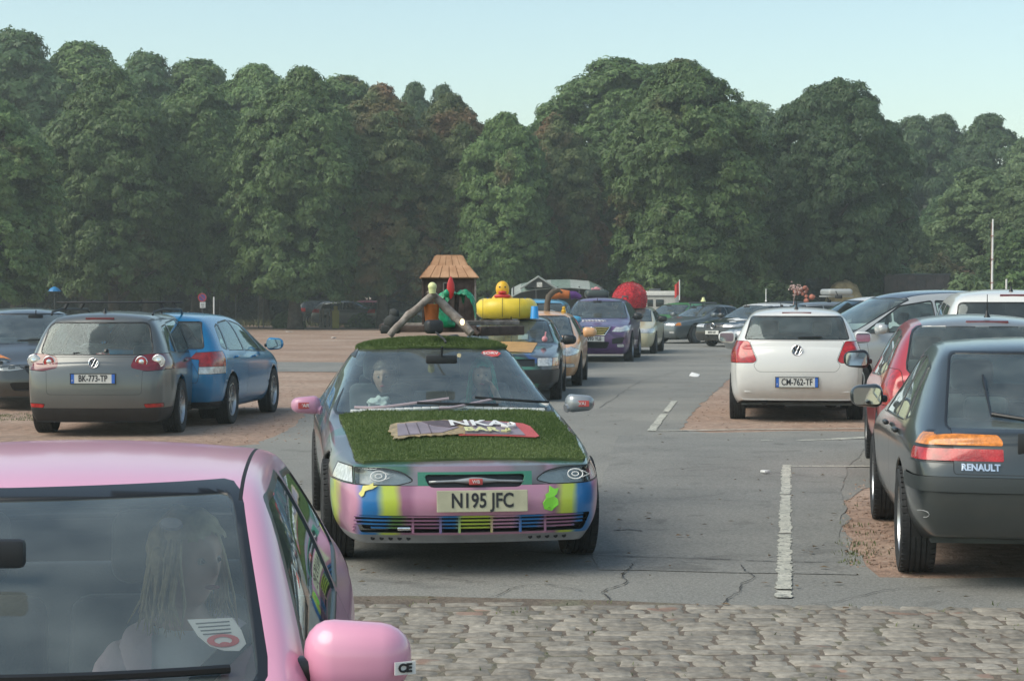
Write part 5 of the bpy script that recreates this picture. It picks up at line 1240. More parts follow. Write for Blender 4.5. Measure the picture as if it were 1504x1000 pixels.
roundel(polo, (xr(t,0,.935,.012), 0, .94), (0,-1,0), (.1,0,1), .066, 'emblem', 'VW')
d = MB(); d.box((xr(t,0,1.425,.004), 0, 1.42), (.02,.38,.024), None, .005); d.out('high_brake_light', M['redd'], polo)
d = MB(); d.box((xr(t,0,.3,.012), 0, .40), (.03, 1.35, .014), None, .005); d.out('bumper_crease', M['pwhite'], polo)
d = MB(); d.tube([(-2.0,.42,.27),(-1.6,.42,.25)], .045, 14); d.ball((-1.75,.42,.22), .06, 10, (1,1.6,.6)); d.out('exhaust_pipe', M['well'], polo)
d = MB(); d.tube([(-1.27,-.7,.27),(-1.27,.7,.27)], .045, 10); d.box((-1.5,.4,.22), (.5,.5,.1), None, .03); d.box((-1.5,-.45,.23), (.3,.16,.1), None, .03); d.out('rear_axle', M['well'], polo)
d = MB(); d.tube([(xr(t,-.1+.1*k,1.11,.014), -.02-.1*k, 1.105+.003*k) for k in range(4)], .012, 6); d.out('wiper', M['trim'], polo)
antenna(polo, (-1.45,0,1.465), .22, (-.1,0))

# ---------------------------------------------------------------- dark green hatchback at the right edge (rear view)
M['plag'] = paint('dark_slate_paint', (.055,.065,.066), .55, .28)
M['lagroof'] = paint('dark_slate_roof', (.055,.065,.066), .5, .3)
S = mk(-2.2, 2.3, .885, 1.385, (-1.42,1.3), .68, (1.1,.88), (.25,1.31), (-1.0,1.325), (-1.98,.93), belt=(.9,.84), lod=3, wcr=.565, wct=.70, paint=M['plag'], rad=.315, tw=.21, mir=(.62,.86,.945,1.05), seatx=-.1, rsh=.5, steer=0, spokes=5, wsx=(.1,1.4))
S['top'] = [(-2.2,.85),(-2.12,.90),(-1.98,.925),(-1.15,1.33),(-.95,1.365),(-.4,1.39),(0,1.37),(.25,1.31),(1.1,.88),(1.7,.8),(2.08,.72),(2.3,.66)]
S['st'] = sorted({-2.2,-2.12,-1.98,-1.6,-1.25,-1.15,-.95,-.4,0,.25,.6,1.1,1.25,1.7,2.08,2.2,2.3})
S['wc'] = [(-2.2,.74),(-1.98,.72),(-1.15,.61),(.25,.585),(1.1,.74),(1.7,.72),(2.3,.58)]
S['bow'] = [(-2.2,-.12),(-1.98,-.12),(-1.15,-.07),(-.6,0),(.2,.04),(1.1,.12),(2.3,.16)]
S['W'] = [(-2.2,.80),(-2.1,.85),(-1.9,.875),(-1.2,.885),(1.4,.885),(2.0,.84),(2.3,.7)]
S['drop'] = [(-2.2,.03),(-1.15,.03),(.25,.04),(1.1,.035),(2.3,.03)]; S['crow'] = .3
S['z0'] = [(-2.2,.31),(-2.0,.29),(-1.7,.22),(1.6,.2),(2.3,.2)]; S['rx'] = [.05,-.02,-.05,-.02,.03,.05,.06]
S['rw'] = rnd_poly([(-.66,.905),(.66,.905),(.56,1.30),(-.56,1.30)], .03); S['rwx'] = -1.0
S['sw'] = [rnd_poly([(-1.42,.95),(-1.2,.9),(-.98,1.22),(-1.12,1.2)],.03), rnd_poly([(-1.13,.895),(-.5,.88),(-.5,1.265),(-.92,1.23)],.04), rnd_poly([(-.44,.88),(.5,.86),(0,1.22),(-.44,1.265)],.04)]
lampo = rnd_poly([(.36,.86),(.36,.76),(.95,.755),(.95,.90),(.8,.885),(.6,.882),(.42,.885)], .02)
S['lamps'] = [('indicator', rnd_poly([(.375,.845),(.40,.875),(.74,.88),(.95,.875),(.95,.818),(.375,.818)], .01), -1, M['orange'], dict(x=-1.75, wrap=.2, gap=.014, gi=3)), ('tail_light', rnd_poly([(.375,.800),(.95,.800),(.95,.735),(.375,.735)], .008), -1, M['red'], dict(x=-1.75, wrap=.2, gap=.014, gi=3))]
M['lagstrip'] = mat('dark_bumper_strip', (.03,.036,.036), .45)
S['panels'] = [('tailgate', rnd_poly([(-.64,.665),(.64,.665),(.64,.93),(-.64,.93)], .02), 'x', lambda c,n: n.x < -.2 and c.x < -1.8, None, dict(gap=.004)),
   ('bumper_strip', [(-2.5,.645),(-1.80,.645),(-1.80,.565),(-2.5,.565)], 'y', lambda c,n: c.x < -1.6, M['lagstrip'], dict(gap=.004, dp=.012)),
   ('bumper', [(-2.5,.56),(-1.80,.56),(-1.74,.3),(-1.74,.2),(-2.5,.2)], 'y', lambda c,n: c.x < -1.6, None, dict(gap=.004)),
   ('door', rnd_poly([(-1.08,.45),(-1.02,.3),(-.47,.27),(-.47,.87),(-1.12,.885),(-1.14,.7)], .03), 'y', lambda c,n: c.y > .5 and n.y > .3, None, dict(gap=.005)),
   ('door', rnd_poly([(-.455,.27),(-.455,.868),(.66,.84),(.74,.6),(.7,.27)], .03), 'y', lambda c,n: c.y > .5 and n.y > .3, None, dict(gap=.005)),
   ('side_strip', [(-.98,.50),(-.47,.50),(-.47,.45),(-.98,.45)], 'y', lambda c,n: c.y > .5 and n.y > .3, M['lagstrip'], dict(gap=0, dp=.006)), ]
p0 = G(1325, 842); rz, loc = place(7.5, (p0.x+.875, p0.y), -1.42)
lag, _, lb_ = car('slate_hatchback', 'dark slate hatchback at the right edge seen from behind, RENAULT lettering on its tailgate', rz, loc, S, 'cars parked in the right hand bays')
t = mk_bvh([lb_]+[c for c in lag.children if c.name.split('.')[0] in ('tailgate','rear_window','bumper','tail_light')])
me = text_mesh('RENAULT', .05, bold=.0022, depth=.003, sx=.95); me.transform(frameM((0, .50, .702), (0,-1,0), (0,0,1)))
for v in me.vertices: v.co.x += xr(t, v.co.y, v.co.z, .006)
link('maker_lettering', me, (M['chrome'],), lag)
d = MB(); d.box((xr(t,0,.82,.003), 0, .815), (.012,.60,.155), None, .01); d.out('plate_recess', M['trim'], lag)
number_plate(lag, (xr(t,0,.81,.014), 0, .815), (0,-1,0), (0,0,1), .52, .11, None, M['plate'], .1, True)
d = MB(); d.tube([(xr(t,.02+.045*k,.925+.004*k,.03)+.0, .0+.045*k, .925+.006*k) for k in range(10)], [.018]+[.013]*8+[.015], 8); d.tube([(xr(t,.405,.97+.04*k,.02), .405+.0*k, .955+.045*k) for k in range(6)], .008, 6); d.box((xr(t,0,.93,.02), .0, .925), (.05,.06,.03), None, .01); d.out('rear_wiper', M['trim'], lag)
handles(lag, [(-1.0,.878,.82),(-.2,.885,.815)], M['trim'])
M['scr'] = mat('paint_scrape', (.3,.31,.31), .6)
d = MB(); c_ = []; 
for k in range(9): a = .6+k*.5; y, z = .80+.03*cos(a), .43+.02*sin(a); c_.append((xr(t, min(y,.83), z, .002), y, z))
d.tube(c_, .0025, 5); d.out('paint_scrape', M['scr'], lag)

# ---------------------------------------------------------------- red hatchback behind it
M['pred'] = paint('red_car_paint', (.42,.03,.045), .2, .3); M['silverroof'] = paint('silver_roof_paint', (.3,.31,.31), .5, .35)
S = mk(-2.05, 2.0, .885, 1.495, (-1.3,1.25), .75, (1.25,.95), (.45,1.41), (-1.62,1.41), (-2.0,.98), belt=(.96,.88), lod=3, wcr=.60, wct=.72, paint=M['pred'], paint2=M['silverroof'], rad=.32, mir=(.85,.87,1.02,1.15), mirm=M['trim'], seath=.62)
S['rw'] = rnd_poly([(-.66,.99),(.66,.99),(.575,1.385),(-.575,1.385)], .09); S['rwx'] = -1.4
S['sw'] = [rnd_poly([(-1.6,1.02),(-1.3,.96),(-1.2,1.30),(-1.42,1.27)],.03), rnd_poly([(-1.24,.96),(-.42,.93),(-.42,1.34),(-1.14,1.31)],.05), rnd_poly([(-.36,.93),(.7,.9),(.25,1.28),(-.36,1.34)],.05)]
S['lamps'] = [('tail_light', rnd_poly([(.66,.72),(.7,1.02),(.95,1.04),(.95,.72)], .03), -1, M['red'], dict(x=-1.55))]
S['tints'] = [([(-1.60,-.5),(-1.66,0),(-1.60,.5),(.42,.5),(.47,0),(.42,-.5)], 'z', lambda c,n: n.z > .5 and c.z > 1.2, 5)]
rz, loc = place(8.5, (3.98, 16.0), -2.0)
redc, _, rb_ = car('red_hatchback', 'red hatchback with a silver roof behind the dark slate car', rz, loc, S, 'cars parked in the right hand bays')
antenna(redc, (-1.45,-.06,1.46), .2, (-.05,0)); d = MB(); d.box((xr(mk_bvh([rb_]),0,1.425,.01), -.05, 1.418), (.02,.36,.03), None, .006); d.out('high_brake_light', M['redd'], redc)

# ---------------------------------------------------------------- white estate beyond, rear view
S = mk(-2.2, 2.2, .9, 1.74, (-1.4,1.4), .85, (1.4,1.05), (.6,1.64), (-1.95,1.66), (-2.15,1.1), belt=(1.06,1.0), lod=2, wcr=.66, wct=.76, paint=M['pwhite'], rad=.33, mir=(1,.88,1.15,1.1), glassr=M['glassd'], glasss=M['glassd'], detw=False)
S['rw'] = rnd_poly([(-.69,1.14),(.69,1.14),(.62,1.56),(-.62,1.56)], .05); S['rwx'] = -1.7
S['sw'] = [rnd_poly([(-1.8,1.14),(-1.0,1.1),(-1.0,1.53),(-1.65,1.5)],.05), rnd_poly([(-.92,1.1),(-.1,1.1),(-.1,1.55),(-.92,1.53)],.05), rnd_poly([(-.02,1.1),(.95,1.08),(.5,1.5),(-.02,1.55)],.05)]
S['lamps'] = [('tail_light', rnd_poly([(.72,.8),(.74,1.2),(.97,1.2),(.97,.8)], .03), -1, M['red'], dict(x=-1.8))]
rz, loc = place(9, (5.86, 22.2), -2.2)
wag, _, wb_ = car('white_estate', 'tall white estate car beyond the red one, only its rear window and roof showing', rz, loc, S, 'cars parked in the right hand bays')
d = MB(); d.box((xr(mk_bvh([wb_]),0,1.65,.004), -.0, 1.65), (.02,.30,.028), None, .006); d.out('high_brake_light', M['redd'], wag); antenna(wag, (-1.7,.0,1.69), .1, (-.1,0))

# ---------------------------------------------------------------- silver people carrier, side view, dark roof
M['psil'] = paint('silver_white_paint', (.5,.51,.5), .3, .32); M['droof'] = paint('dark_glass_roof', (.05,.06,.075), .3, .15)
S = mk(-2.2, 2.2, .92, 1.76, (-1.38,1.4), .8, (1.5,1.0), (.35,1.63), (-1.7,1.64), (-2.12,1.1), belt=(1.1,1.0), lod=2, wcr=.64, wct=.74, paint=M['psil'], paint2=M['droof'], rad=.34, mir=(.95,.9,1.13,1.15), detw=False, seath=.72, seatx=.2)
S['ws'] = rnd_poly([(-.75,1.03),(.75,1.03),(.6,1.6),(-.6,1.6)], .04)
S['sw'] = [rnd_poly([(-1.9,1.16),(-1.25,1.13),(-1.2,1.52),(-1.6,1.49)],.05), rnd_poly([(-1.17,1.13),(-.2,1.1),(-.2,1.56),(-1.1,1.53)],.03), rnd_poly([(-.13,1.1),(1.12,1.07),(.42,1.48),(-.13,1.56)],.03)]
S['tints'] = [([(-1.75,-.56),(-1.75,.56),(.3,.56),(.42,0),(.3,-.56)], 'z', lambda c,n: n.z > .5 and c.z > 1.2, 5)]
S['panels'] = [('door', rnd_poly([(-1.0,.35),(-.15,.32),(-.15,1.08),(-1.15,1.11),(-1.15,.8)], .04), 'y', lambda c,n: c.y > .5 and n.y > .3, None, dict(gap=.005)), ('door', rnd_poly([(-.135,.32),(-.135,1.08),(1.15,1.04),(1.1,.7),(.95,.32)], .04), 'y', lambda c,n: c.y > .5 and n.y > .3, None, dict(gap=.005)),
   ('side_cladding', [(-.98,.42),(.95,.42),(.95,.25),(-.98,.25)], 'y', lambda c,n: c.y > .5 and n.y > .1, M['black'], dict(gap=0, dp=.01))]
rz, loc = place(252, (6.35, 31.0), 0)
pic, _, _b = car('silver_people_carrier', 'silver people carrier with a dark roof parked sideways behind the white hatchback', rz, loc, S, 'cars parked in the right hand bays')
# white crossover farther back
S = mk(-2.25, 2.25, .92, 1.66, (-1.4,1.4), .85, (1.3,1.05), (.5,1.56), (-1.7,1.57), (-2.15,1.12), belt=(1.12,1.0), lod=2, wcr=.66, wct=.74, paint=M['pwhite'], rad=.35, mir=(.9,.9,1.15,1.1), glass=M['glassd'], detw=False)
S['sw'] = [rnd_poly([(-1.9,1.16),(-1.25,1.13),(-1.2,1.45),(-1.6,1.42)],.05), rnd_poly([(-1.17,1.13),(-.2,1.1),(-.2,1.5),(-1.1,1.46)],.03), rnd_poly([(-.13,1.1),(1.0,1.07),(.42,1.44),(-.13,1.5)],.03)]
rz, loc = place(262, (7.75, 41), 0)
suv, _, _b = car('white_crossover', 'white crossover with dark windows, only its roof showing above the silver car', rz, loc, S, 'cars parked in the right hand bays')

# ---------------------------------------------------------------- the line of decorated cars behind the saloon
grpD = 'decorated rally cars driving in line'
M['pgreend'] = graffiti('dark_painted_panels', [(.05,.2,.14),(.03,.08,.22),(.09,.1,.11)], (.02,.028,.03), 1.4, .55); M['tan'] = mat('tan_panel', (.45,.26,.1), .5, var=.1)
S = mk(-2.1, 2.1, .86, 1.34, (-1.3,1.32), .72, (.75,.9), (.1,1.26), (-1.5,1.27), (-2.0,.95), belt=(.9,.86), lod=2, wcr=.60, wct=.7, paint=M['pgreend'], rad=.31, mir=(.45,.85,.93,1.05), mirm=M['trim'], rim='steel', wsx=(-.1,1.1))
S['ws'] = rnd_poly([(-.70,.90),(.70,.90),(.56,1.23),(-.56,1.23)], .03)
S['sw'] = [rnd_poly([(-1.3,.92),(-.42,.91),(-.42,1.2),(-1.2,1.17)],.03), rnd_poly([(-.36,.91),(.5,.89),(.1,1.17),(-.36,1.2)],.03)]
S['lamps'] = [('headlight', rnd_poly([(.5,.56),(.5,.68),(.72,.68),(.72,.56)], .02), 1, M['clear'], dict(x=1.7)), ('indicator', [(.725,.56),(.725,.68),(.9,.68),(.9,.56)], 1, M['orange'], dict(x=1.6))]
S['panels'] = [('bonnet_panel', rnd_poly([(.9,-.55),(.9,.45),(1.95,.40),(1.95,-.55)], .03), 'z', lambda c,n: n.z > .4, M['tan'], dict(gap=.006, dp=.006)), ('grille', [(-.45,.66),(.45,.66),(.45,.56),(-.45,.56)], 'x', lambda c,n: n.x > .2 and c.x > 1.8, M['trim'], dict(gap=.008, dp=-.02)), ('bumper', [(1.7,.5),(2.4,.5),(2.4,.3),(1.7,.3)], 'y', lambda c,n: c.x > 1.5, M['black'], dict(gap=.004, dp=.02))]
p0 = G(823, 586); rz, loc = place(183.0, (p0.x-.83, p0.y), 1.32)
duckcar, _, _b = car('dark_painted_hatchback', 'dark multicoloured hatchback with a tan bonnet panel carrying the yellow inflatable ring', rz, loc, S, grpD)
d = MB(); d.box((.62,.2,.98), (.004,.16,.13), Matrix.Rotation(-.9,3,'Y'), .001,1); d.out('paper_notice', M['plate'], duckcar)
# apricot rounded hatchback
M['papr'] = paint('apricot_paint', (.7,.38,.18), 0, .4)
S = mk(-1.95, 1.9, .85, 1.37, (-1.2,1.2), .72, (.95,.93), (.2,1.29), (-1.4,1.30), (-1.8,.98), belt=(.93,.86), lod=2, wcr=.56, wct=.66, paint=M['papr'], rad=.3, mir=(.62,.84,.97,1.2), rim='steel')
S['sw'] = [rnd_poly([(-1.2,.95),(-.4,.93),(-.4,1.24),(-1.05,1.2)],.04), rnd_poly([(-.34,.93),(.6,.9),(.1,1.2),(-.34,1.24)],.04)]
S['lamps'] = [('headlight', rnd_poly([(.42,.60),(.48,.71),(.66,.73),(.82,.66),(.78,.6),(.6,.56)], .03), 1, M['clear'], dict(x=1.5)), ('fog_light', rnd_poly([(.52,.36),(.52,.42),(.72,.43),(.74,.37)], .02), 1, M['clear'], dict(x=1.5))]
S['panels'] = [('grille', rnd_poly([(-.35,.6),(.35,.6),(.3,.52),(-.3,.52)], .02), 'x', lambda c,n: n.x > .2 and c.x > 1.6, M['trim'], dict(gap=.008, dp=-.02))]
p0 = G(853, 566); rz, loc = place(184.5, (p0.x-.82, p0.y), 1.2)
aprc, _, _b = car('apricot_hatchback', 'apricot orange rounded hatchback with a bent brown pole on its roof', rz, loc, S, grpD)
# purple crossover
M['ppur'] = graffiti('purple_paint', [(.16,.06,.2),(.06,.025,.09)], (.1,.04,.15), 2.2, .56)
S = mk(-2.3, 2.32, .935, 1.62, (-1.4,1.38), .88, (1.2,1.08), (.35,1.53), (-1.7,1.53), (-2.2,1.1), belt=(1.1,1.0), lod=2, wcr=.63, wct=.74, paint=M['ppur'], rad=.37, tw=.23, mir=(.85,.92,1.12,1.1), mirm=M['trim'], rimr=.7)
S['ws'] = rnd_poly([(-.77,1.09),(.77,1.09),(.6,1.49),(-.6,1.49)], .03)
S['sw'] = [rnd_poly([(-1.7,1.12),(-1.2,1.09),(-1.15,1.43),(-1.5,1.4)],.04), rnd_poly([(-1.1,1.09),(-.4,1.08),(-.4,1.47),(-1.05,1.44)],.04), rnd_poly([(-.34,1.08),(.9,1.05),(.3,1.43),(-.34,1.47)],.04)]
S['lamps'] = [('headlight', rnd_poly([(.48,.76),(.60,.89),(.92,.92),(.92,.80),(.7,.75)], .02), 1, M['clear'], dict(x=1.6)), ('indicator', rnd_poly([(.84,.81),(.84,.905),(.99,.91),(.99,.81)], .01), 1, M['orange'], dict(x=1.3, gap=0)), ('fog_light', rnd_poly([(.62,.38),(.62,.45),(.78,.45),(.78,.38)], .02), 1, M['clear'], dict(x=1.6))]
S['panels'] = [('grille', rnd_poly([(-.45,.87),(.45,.87),(.32,.68),(-.32,.68)], .03), 'x', lambda c,n: n.x > .2 and c.x > 1.8, M['trim'], dict(gap=.012, dp=-.01)), ('lower_grille', rnd_poly([(-.42,.5),(.42,.5),(.36,.36),(-.36,.36)], .03), 'x', lambda c,n: n.x > .2 and c.x > 1.8, M['trim'], dict(gap=.01, dp=-.02)), ('bumper_scoop', rnd_poly([(.5,.58),(.78,.62),(.74,.48),(.5,.46)], .02), 'x', lambda c,n: n.x > .2 and c.x > 1.7, M['trim'], dict(gap=.005, dp=-.01, mir=True))]
S['steer'] = 0
p0 = G(925, 530); rz, loc = place(187.5, (p0.x-.86, p0.y), 1.38)
maz, _, mzb = car('purple_crossover', 'purple crossover with pale flame squiggle on the bonnet and a white plate', rz, loc, S, grpD)
t = mk_bvh([mzb]+[c for c in maz.children if c.name.split('.')[0] in ('grille','lower_grille')])
M['yel'] = mat('yellow_paint', (.6,.5,.12), .5)
d = MB()
for k in range(4): z = .71+.043*k; hw = .30+.036*k; d.tube([(xfront(-hw+hw*2*i/12, z, .02, t), -hw+hw*2*i/12, z) for i in range(13)], .008, 6)
d.out('grille_slats', M['yel'], maz); d = MB(); ol = [(-.45,.87),(.45,.87),(.32,.68),(-.32,.68),(-.45,.87)]; d.tube([(xfront(a[0]+(b[0]-a[0])*k/6, a[1]+(b[1]-a[1])*k/6, .018, t), a[0]+(b[0]-a[0])*k/6, a[1]+(b[1]-a[1])*k/6) for a, b in zip(ol, ol[1:]) for k in range(6)], .013, 6); d.out('grille_frame', M['chrome'], maz)
roundel(maz, (xfront(0,.78,.035,t), 0, .78), (0,1,0), (-.1,0,1), .085, 'emblem', 'M')
number_plate(maz, (xfront(0,.58,.03,t), 0.04, .58), (0,1,0), (0,0,1), .54, .13, 'W93 YLE', M['plate'], .125, False, .8, .003, False)
d = MB(); q = random.Random(2); d.tube([(1.75+.03*sin(i*2.1), -.30+.028*i, zat(1.75+.03*sin(i*2.1), -.30+.028*i, .012, t)) for i in range(22)], [.008+.008*q.random() for _ in range(22)], 6); d.out('bonnet_squiggle', M['white'], maz)
d = MB(); d.tube([(1.16,-.6+.1*k,1.12+.012*sin(k*.6)) for k in range(12)], .012, 6); d.out('wiper', M['trim'], maz)
for s in (1,-1): d = MB(); d.tube([(-1.6,s*.6,1.56),(-1.5,s*.6,1.62),(.1,s*.59,1.63),(.3,s*.58,1.57)], .018, 6); d.out('roof_rail', M['grey'], maz)
# cream car under the red dome
M['pcream'] = paint('cream_paint', (.55,.5,.32), 0, .4)
S = mk(-1.95, 1.95, .84, 1.36, (-1.2,1.2), .72, (.95,.92), (.2,1.28), (-1.4,1.28), (-1.8,.95), belt=(.92,.86), lod=2, wcr=.58, wct=.66, paint=M['pcream'], rad=.3, mir=(.62,.83,.98,1.2), mirm=M['trim'], rim='steel', detw=False)
S['sw'] = [rnd_poly([(-1.2,.93),(-.4,.92),(-.4,1.2),(-1.05,1.17)],.04), rnd_poly([(-.34,.92),(.6,.9),(.1,1.17),(-.34,1.2)],.04)]
S['lamps'] = [('headlight', rnd_poly([(.40,.60),(.40,.72),(.8,.72),(.8,.6)], .02), 1, M['clear'], dict(x=1.5))]
p0 = G(962, 519); rz, loc = place(189, (p0.x-.78, p0.y), 1.2)
creamc, _, crb = car('cream_hatchback', 'cream hatchback carrying the big fuzzy red dome', rz, loc, S, grpD)
# blue van roof between apricot and purple cars
M['psky'] = paint('sky_blue_paint', (.05,.3,.5), 0, .4)
S = mk(-2.1, 2.1, .86, 1.58, (-1.3,1.3), .8, (1.3,1.0), (.6,1.5), (-1.9,1.52), (-2.05,1.0), belt=(1.0,.95), lod=2, wcr=.70, wct=.78, paint=M['psky'], rad=.3, mir=(1,.86,1.1,1.1), rim='steel', detw=False)
S['ws'] = rnd_poly([(-.72,1.02),(.72,1.02),(.66,1.46),(-.66,1.46)], .03)
S['sw'] = [rnd_poly([(-1.7,1.05),(-.5,1.05),(-.5,1.42),(-1.6,1.42)],.04), rnd_poly([(-.44,1.05),(.9,1.02),(.5,1.42),(-.44,1.42)],.04)]
S['lamps'] = [('headlight', rnd_poly([(.45,.6),(.45,.74),(.75,.74),(.75,.6)], .02), 1, M['clear'], dict(x=1.6))]
rz, loc = place(184, (.42, 42.5), 2.1)
van, _, _b = car('sky_blue_van', 'sky blue van mostly hidden between the apricot and purple cars', rz, loc, S, grpD, 'van')
# green car, grey saloon, black estate crossing at the bend
M['pgrn'] = paint('leaf_green_paint', (.06,.24,.08), 0, .4)
S = mk(-2.1, 2.1, .85, 1.40, (-1.3,1.3), .72, (.95,.95), (.2,1.32), (-1.7,1.32), (-2.0,.95), belt=(.93,.88), lod=2, wcr=.6, wct=.68, paint=M['pgrn'], rad=.3, mir=(.6,.84,1.0,1.2), mirm=M['trim'], rim='steel', detw=False)
S['sw'] = [rnd_poly([(-1.5,.96),(-.4,.94),(-.4,1.25),(-1.4,1.22)],.04), rnd_poly([(-.34,.94),(.6,.92),(.1,1.22),(-.34,1.25)],.04)]
S['lamps'] = [('headlight', rnd_poly([(.40,.62),(.40,.74),(.75,.74),(.75,.62)], .02), 1, M['clear'], dict(x=1.6))]
rz, loc = place(212, (6.3, 73.0), 0)
grnc, _, _b = car('green_estate', 'leaf green estate behind the grey saloon with people inside', rz, loc, S, grpD)
M['pbmw'] = paint('slate_grey_paint', (.1,.125,.135), .3, .35)
S = mk(-2.2, 2.2, .87, 1.36, (-1.4,1.32), .72, (.85,.92), (.05,1.30), (-1.0,1.30), (-1.65,.98), deck=(0,.96), belt=(.92,.87), lod=2, wcr=.58, wct=.7, paint=M['pbmw'], rad=.33, mir=(.55,.86,.98,1.1), rim='steel', detw=False, wsx=(-.2,1.1))
S['sw'] = [rnd_poly([(-1.12,.95),(-.4,.93),(-.4,1.24),(-.95,1.2)],.04), rnd_poly([(-.34,.93),(.5,.91),(0,1.2),(-.34,1.24)],.04)]; S['glasss'] = glass_mat('open_window', (.95,.96,.95), .0)
S['lamps'] = [('headlight', rnd_poly([(.34,.62),(.36,.72),(.68,.73),(.68,.62)], .02), 1, M['clear'], dict(x=1.6)), ('indicator', rnd_poly([(.69,.62),(.69,.73),(.95,.72),(.95,.62)], .01), 1, M['orange'], dict(x=1.3, wrap=.2)), ('fog_light', rnd_poly([(.5,.36),(.5,.42),(.68,.42),(.68,.36)], .02), 1, M['clear'], dict(x=1.6))]
S['panels'] = [('grille', rnd_poly([(-.24,.72),(.24,.72),(.2,.6),(-.2,.6)], .02), 'x', lambda c,n: n.x > .2 and c.x > 1.8, M['trim'], dict(gap=.012, dp=-.01))]
rz, loc = place(228, (6.75, 67.0), 0)
bmw, _, _b = car('slate_grey_saloon', 'slate grey saloon with two people looking out of its open side windows', rz, loc, S, grpD)
M['pblk'] = paint('black_car_paint', (.012,.014,.016), .1, .25); 
S = mk(-2.35, 2.35, .92, 1.42, (-1.4,1.38), .74, (.9,.94), (.1,1.35), (-1.8,1.36), (-2.2,1.0), belt=(.96,.88), lod=2, wcr=.6, wct=.7, paint=M['pblk'], paint2=M['pwhite'], rad=.32, mir=(.6,.9,1.0,1.1), rim='steel', detw=False, wsx=(-.1,1.2))
S['sw'] = [rnd_poly([(-1.9,1.0),(-1.3,.97),(-1.25,1.27),(-1.7,1.25)],.04), rnd_poly([(-1.2,.96),(-.4,.95),(-.4,1.29),(-1.15,1.27)],.04), rnd_poly([(-.34,.95),(.55,.93),(.05,1.25),(-.34,1.29)],.04)]
S['tints'] = [([(-2.2,-.8),(-2.2,.8),(.1,.8),(.15,0),(.1,-.8)], 'z', lambda c,n: c.z > 1.30 and n.z > .2, 5)]
S['lamps'] = [('headlight', rnd_poly([(.36,.64),(.38,.75),(.9,.76),(.9,.65)], .02), 1, M['clear'], dict(x=1.6))]
S['panels'] = [('grille', rnd_poly([(-.28,.75),(.28,.75),(.24,.60),(-.24,.60)], .03), 'x', lambda c,n: n.x > .2 and c.x > 1.8, M['trim'], dict(gap=.014, gapi=0, dp=-.01))]
rz, loc = place(221, (8.05, 62.8), 0)
vol, _, vb_ = car('black_estate', 'black estate with a white roof and white patches on its bonnet', rz, loc, S, grpD)
t = mk_bvh([vb_]+[c for c in vol.children if c.name.split('.')[0] == 'grille'])
number_plate(vol, (xfront(0,.47,.03,t), 0.0, .47), (0,1,0), (0,0,1), .52, .12, 'M470 USV', M['plate'], .1, False, .7, .003, False)
roundel(vol, (xfront(0,.68,.03,t), 0, .68), (0,1,0), (0,0,1), .08, 'emblem', 'bar')
def bonnet_patch(par, t, outl, m, nm='bonnet_patch'):
    bm = bmesh.new(); bm.faces.new([bm.verts.new((p[0], p[1], zat(p[0], p[1], .012, t))) for p in outl]); bmesh.ops.triangulate(bm, faces=bm.faces); bm.normal_update()
    if sum(f.normal.z for f in bm.faces) < 0: bmesh.ops.reverse_faces(bm, faces=bm.faces)
    thick(bm, .004); return bmobj(nm, bm, m, par)
q = random.Random(8); bonnet_patch(vol, t, [(1.5+.12*sin(k*1.1)*q.uniform(.6,1.3)+ .2*cos(2*pi*k/16), .3+.32*sin(2*pi*k/16)) for k in range(16)], M['white']); bonnet_patch(vol, t, [(2.0+.1*cos(2*pi*k/12), .42+.13*sin(2*pi*k/12)*q.uniform(.6,1.2)) for k in range(12)], M['white'])
# far parked cars, small in the picture
def far_car(name, label, px, D, phi, pm, H=1.42, grp='cars parked far off under the trees', z=0):
    S = mk(-2.0, 2.0, .85, H, (-1.25,1.25), .72, (.95,.93), (.2,H-.08), (-1.6,H-.08), (-1.9,.98), belt=(.94,.88), lod=1, wcr=.6, wct=.68, paint=pm, rad=.3, mir=(.6,.84,1.0,1.1), rim='steel', detw=False, rears=False, glass=M['glassd'])
    S['sw'] = [[(-1.5,.97),(-.4,.95),(-.4,H-.14),(-1.4,H-.17)], [(-.34,.95),(.6,.93),(.1,H-.17),(-.34,H-.14)]]
    S['rw'] = [(-.6,1.0),(.6,1.0),(.52,H-.14),(-.52,H-.14)]; S['rwx'] = -1.3
    S['lamps'] = [('tail_light', [(.6,.75),(.6,.95),(.9,.95),(.9,.75)], -1, M['red'], dict(x=-1.6, gap=0)), ('headlight', [(.45,.62),(.45,.73),(.8,.73),(.8,.62)], 1, M['clear'], dict(x=1.5, gap=0))]
    p = P(px, 434, D); rz, loc = place(phi, (p.x, D), 0); return car(name, label, rz, loc, S, grp)[0]
M['pfs'] = paint('far_silver', (.2,.22,.23), .5); M['pfr'] = paint('far_red', (.25,.03,.05), .2); M['pfd'] = paint('far_dark', (.03,.04,.045), .2)
far_car('far_parked_car', 'silver grey car parked under the trees left of the red one', 519, 99, 100, M['pfs'])
far_car('far_parked_car', 'dark red car parked under the trees left of the log frame', 556, 101, 80, M['pfr'])
far_car('far_parked_car', 'dark car parked under the trees right of the red one', 600, 98, 95, M['pfd'])
far_car('far_parked_car', 'dark car end in the shade beside the yellow post under the trees', 478, 108, 60, M['pfd'])
far_car('far_parked_car', 'dull grey car showing between the black estate and the white hatchback roof', 1180, 52, 262, M['pfs'], 1.5)
far_car('far_parked_car', 'dark car roof at the far right of the black estate', 1135, 80, 250, M['pfd'], 1.45)
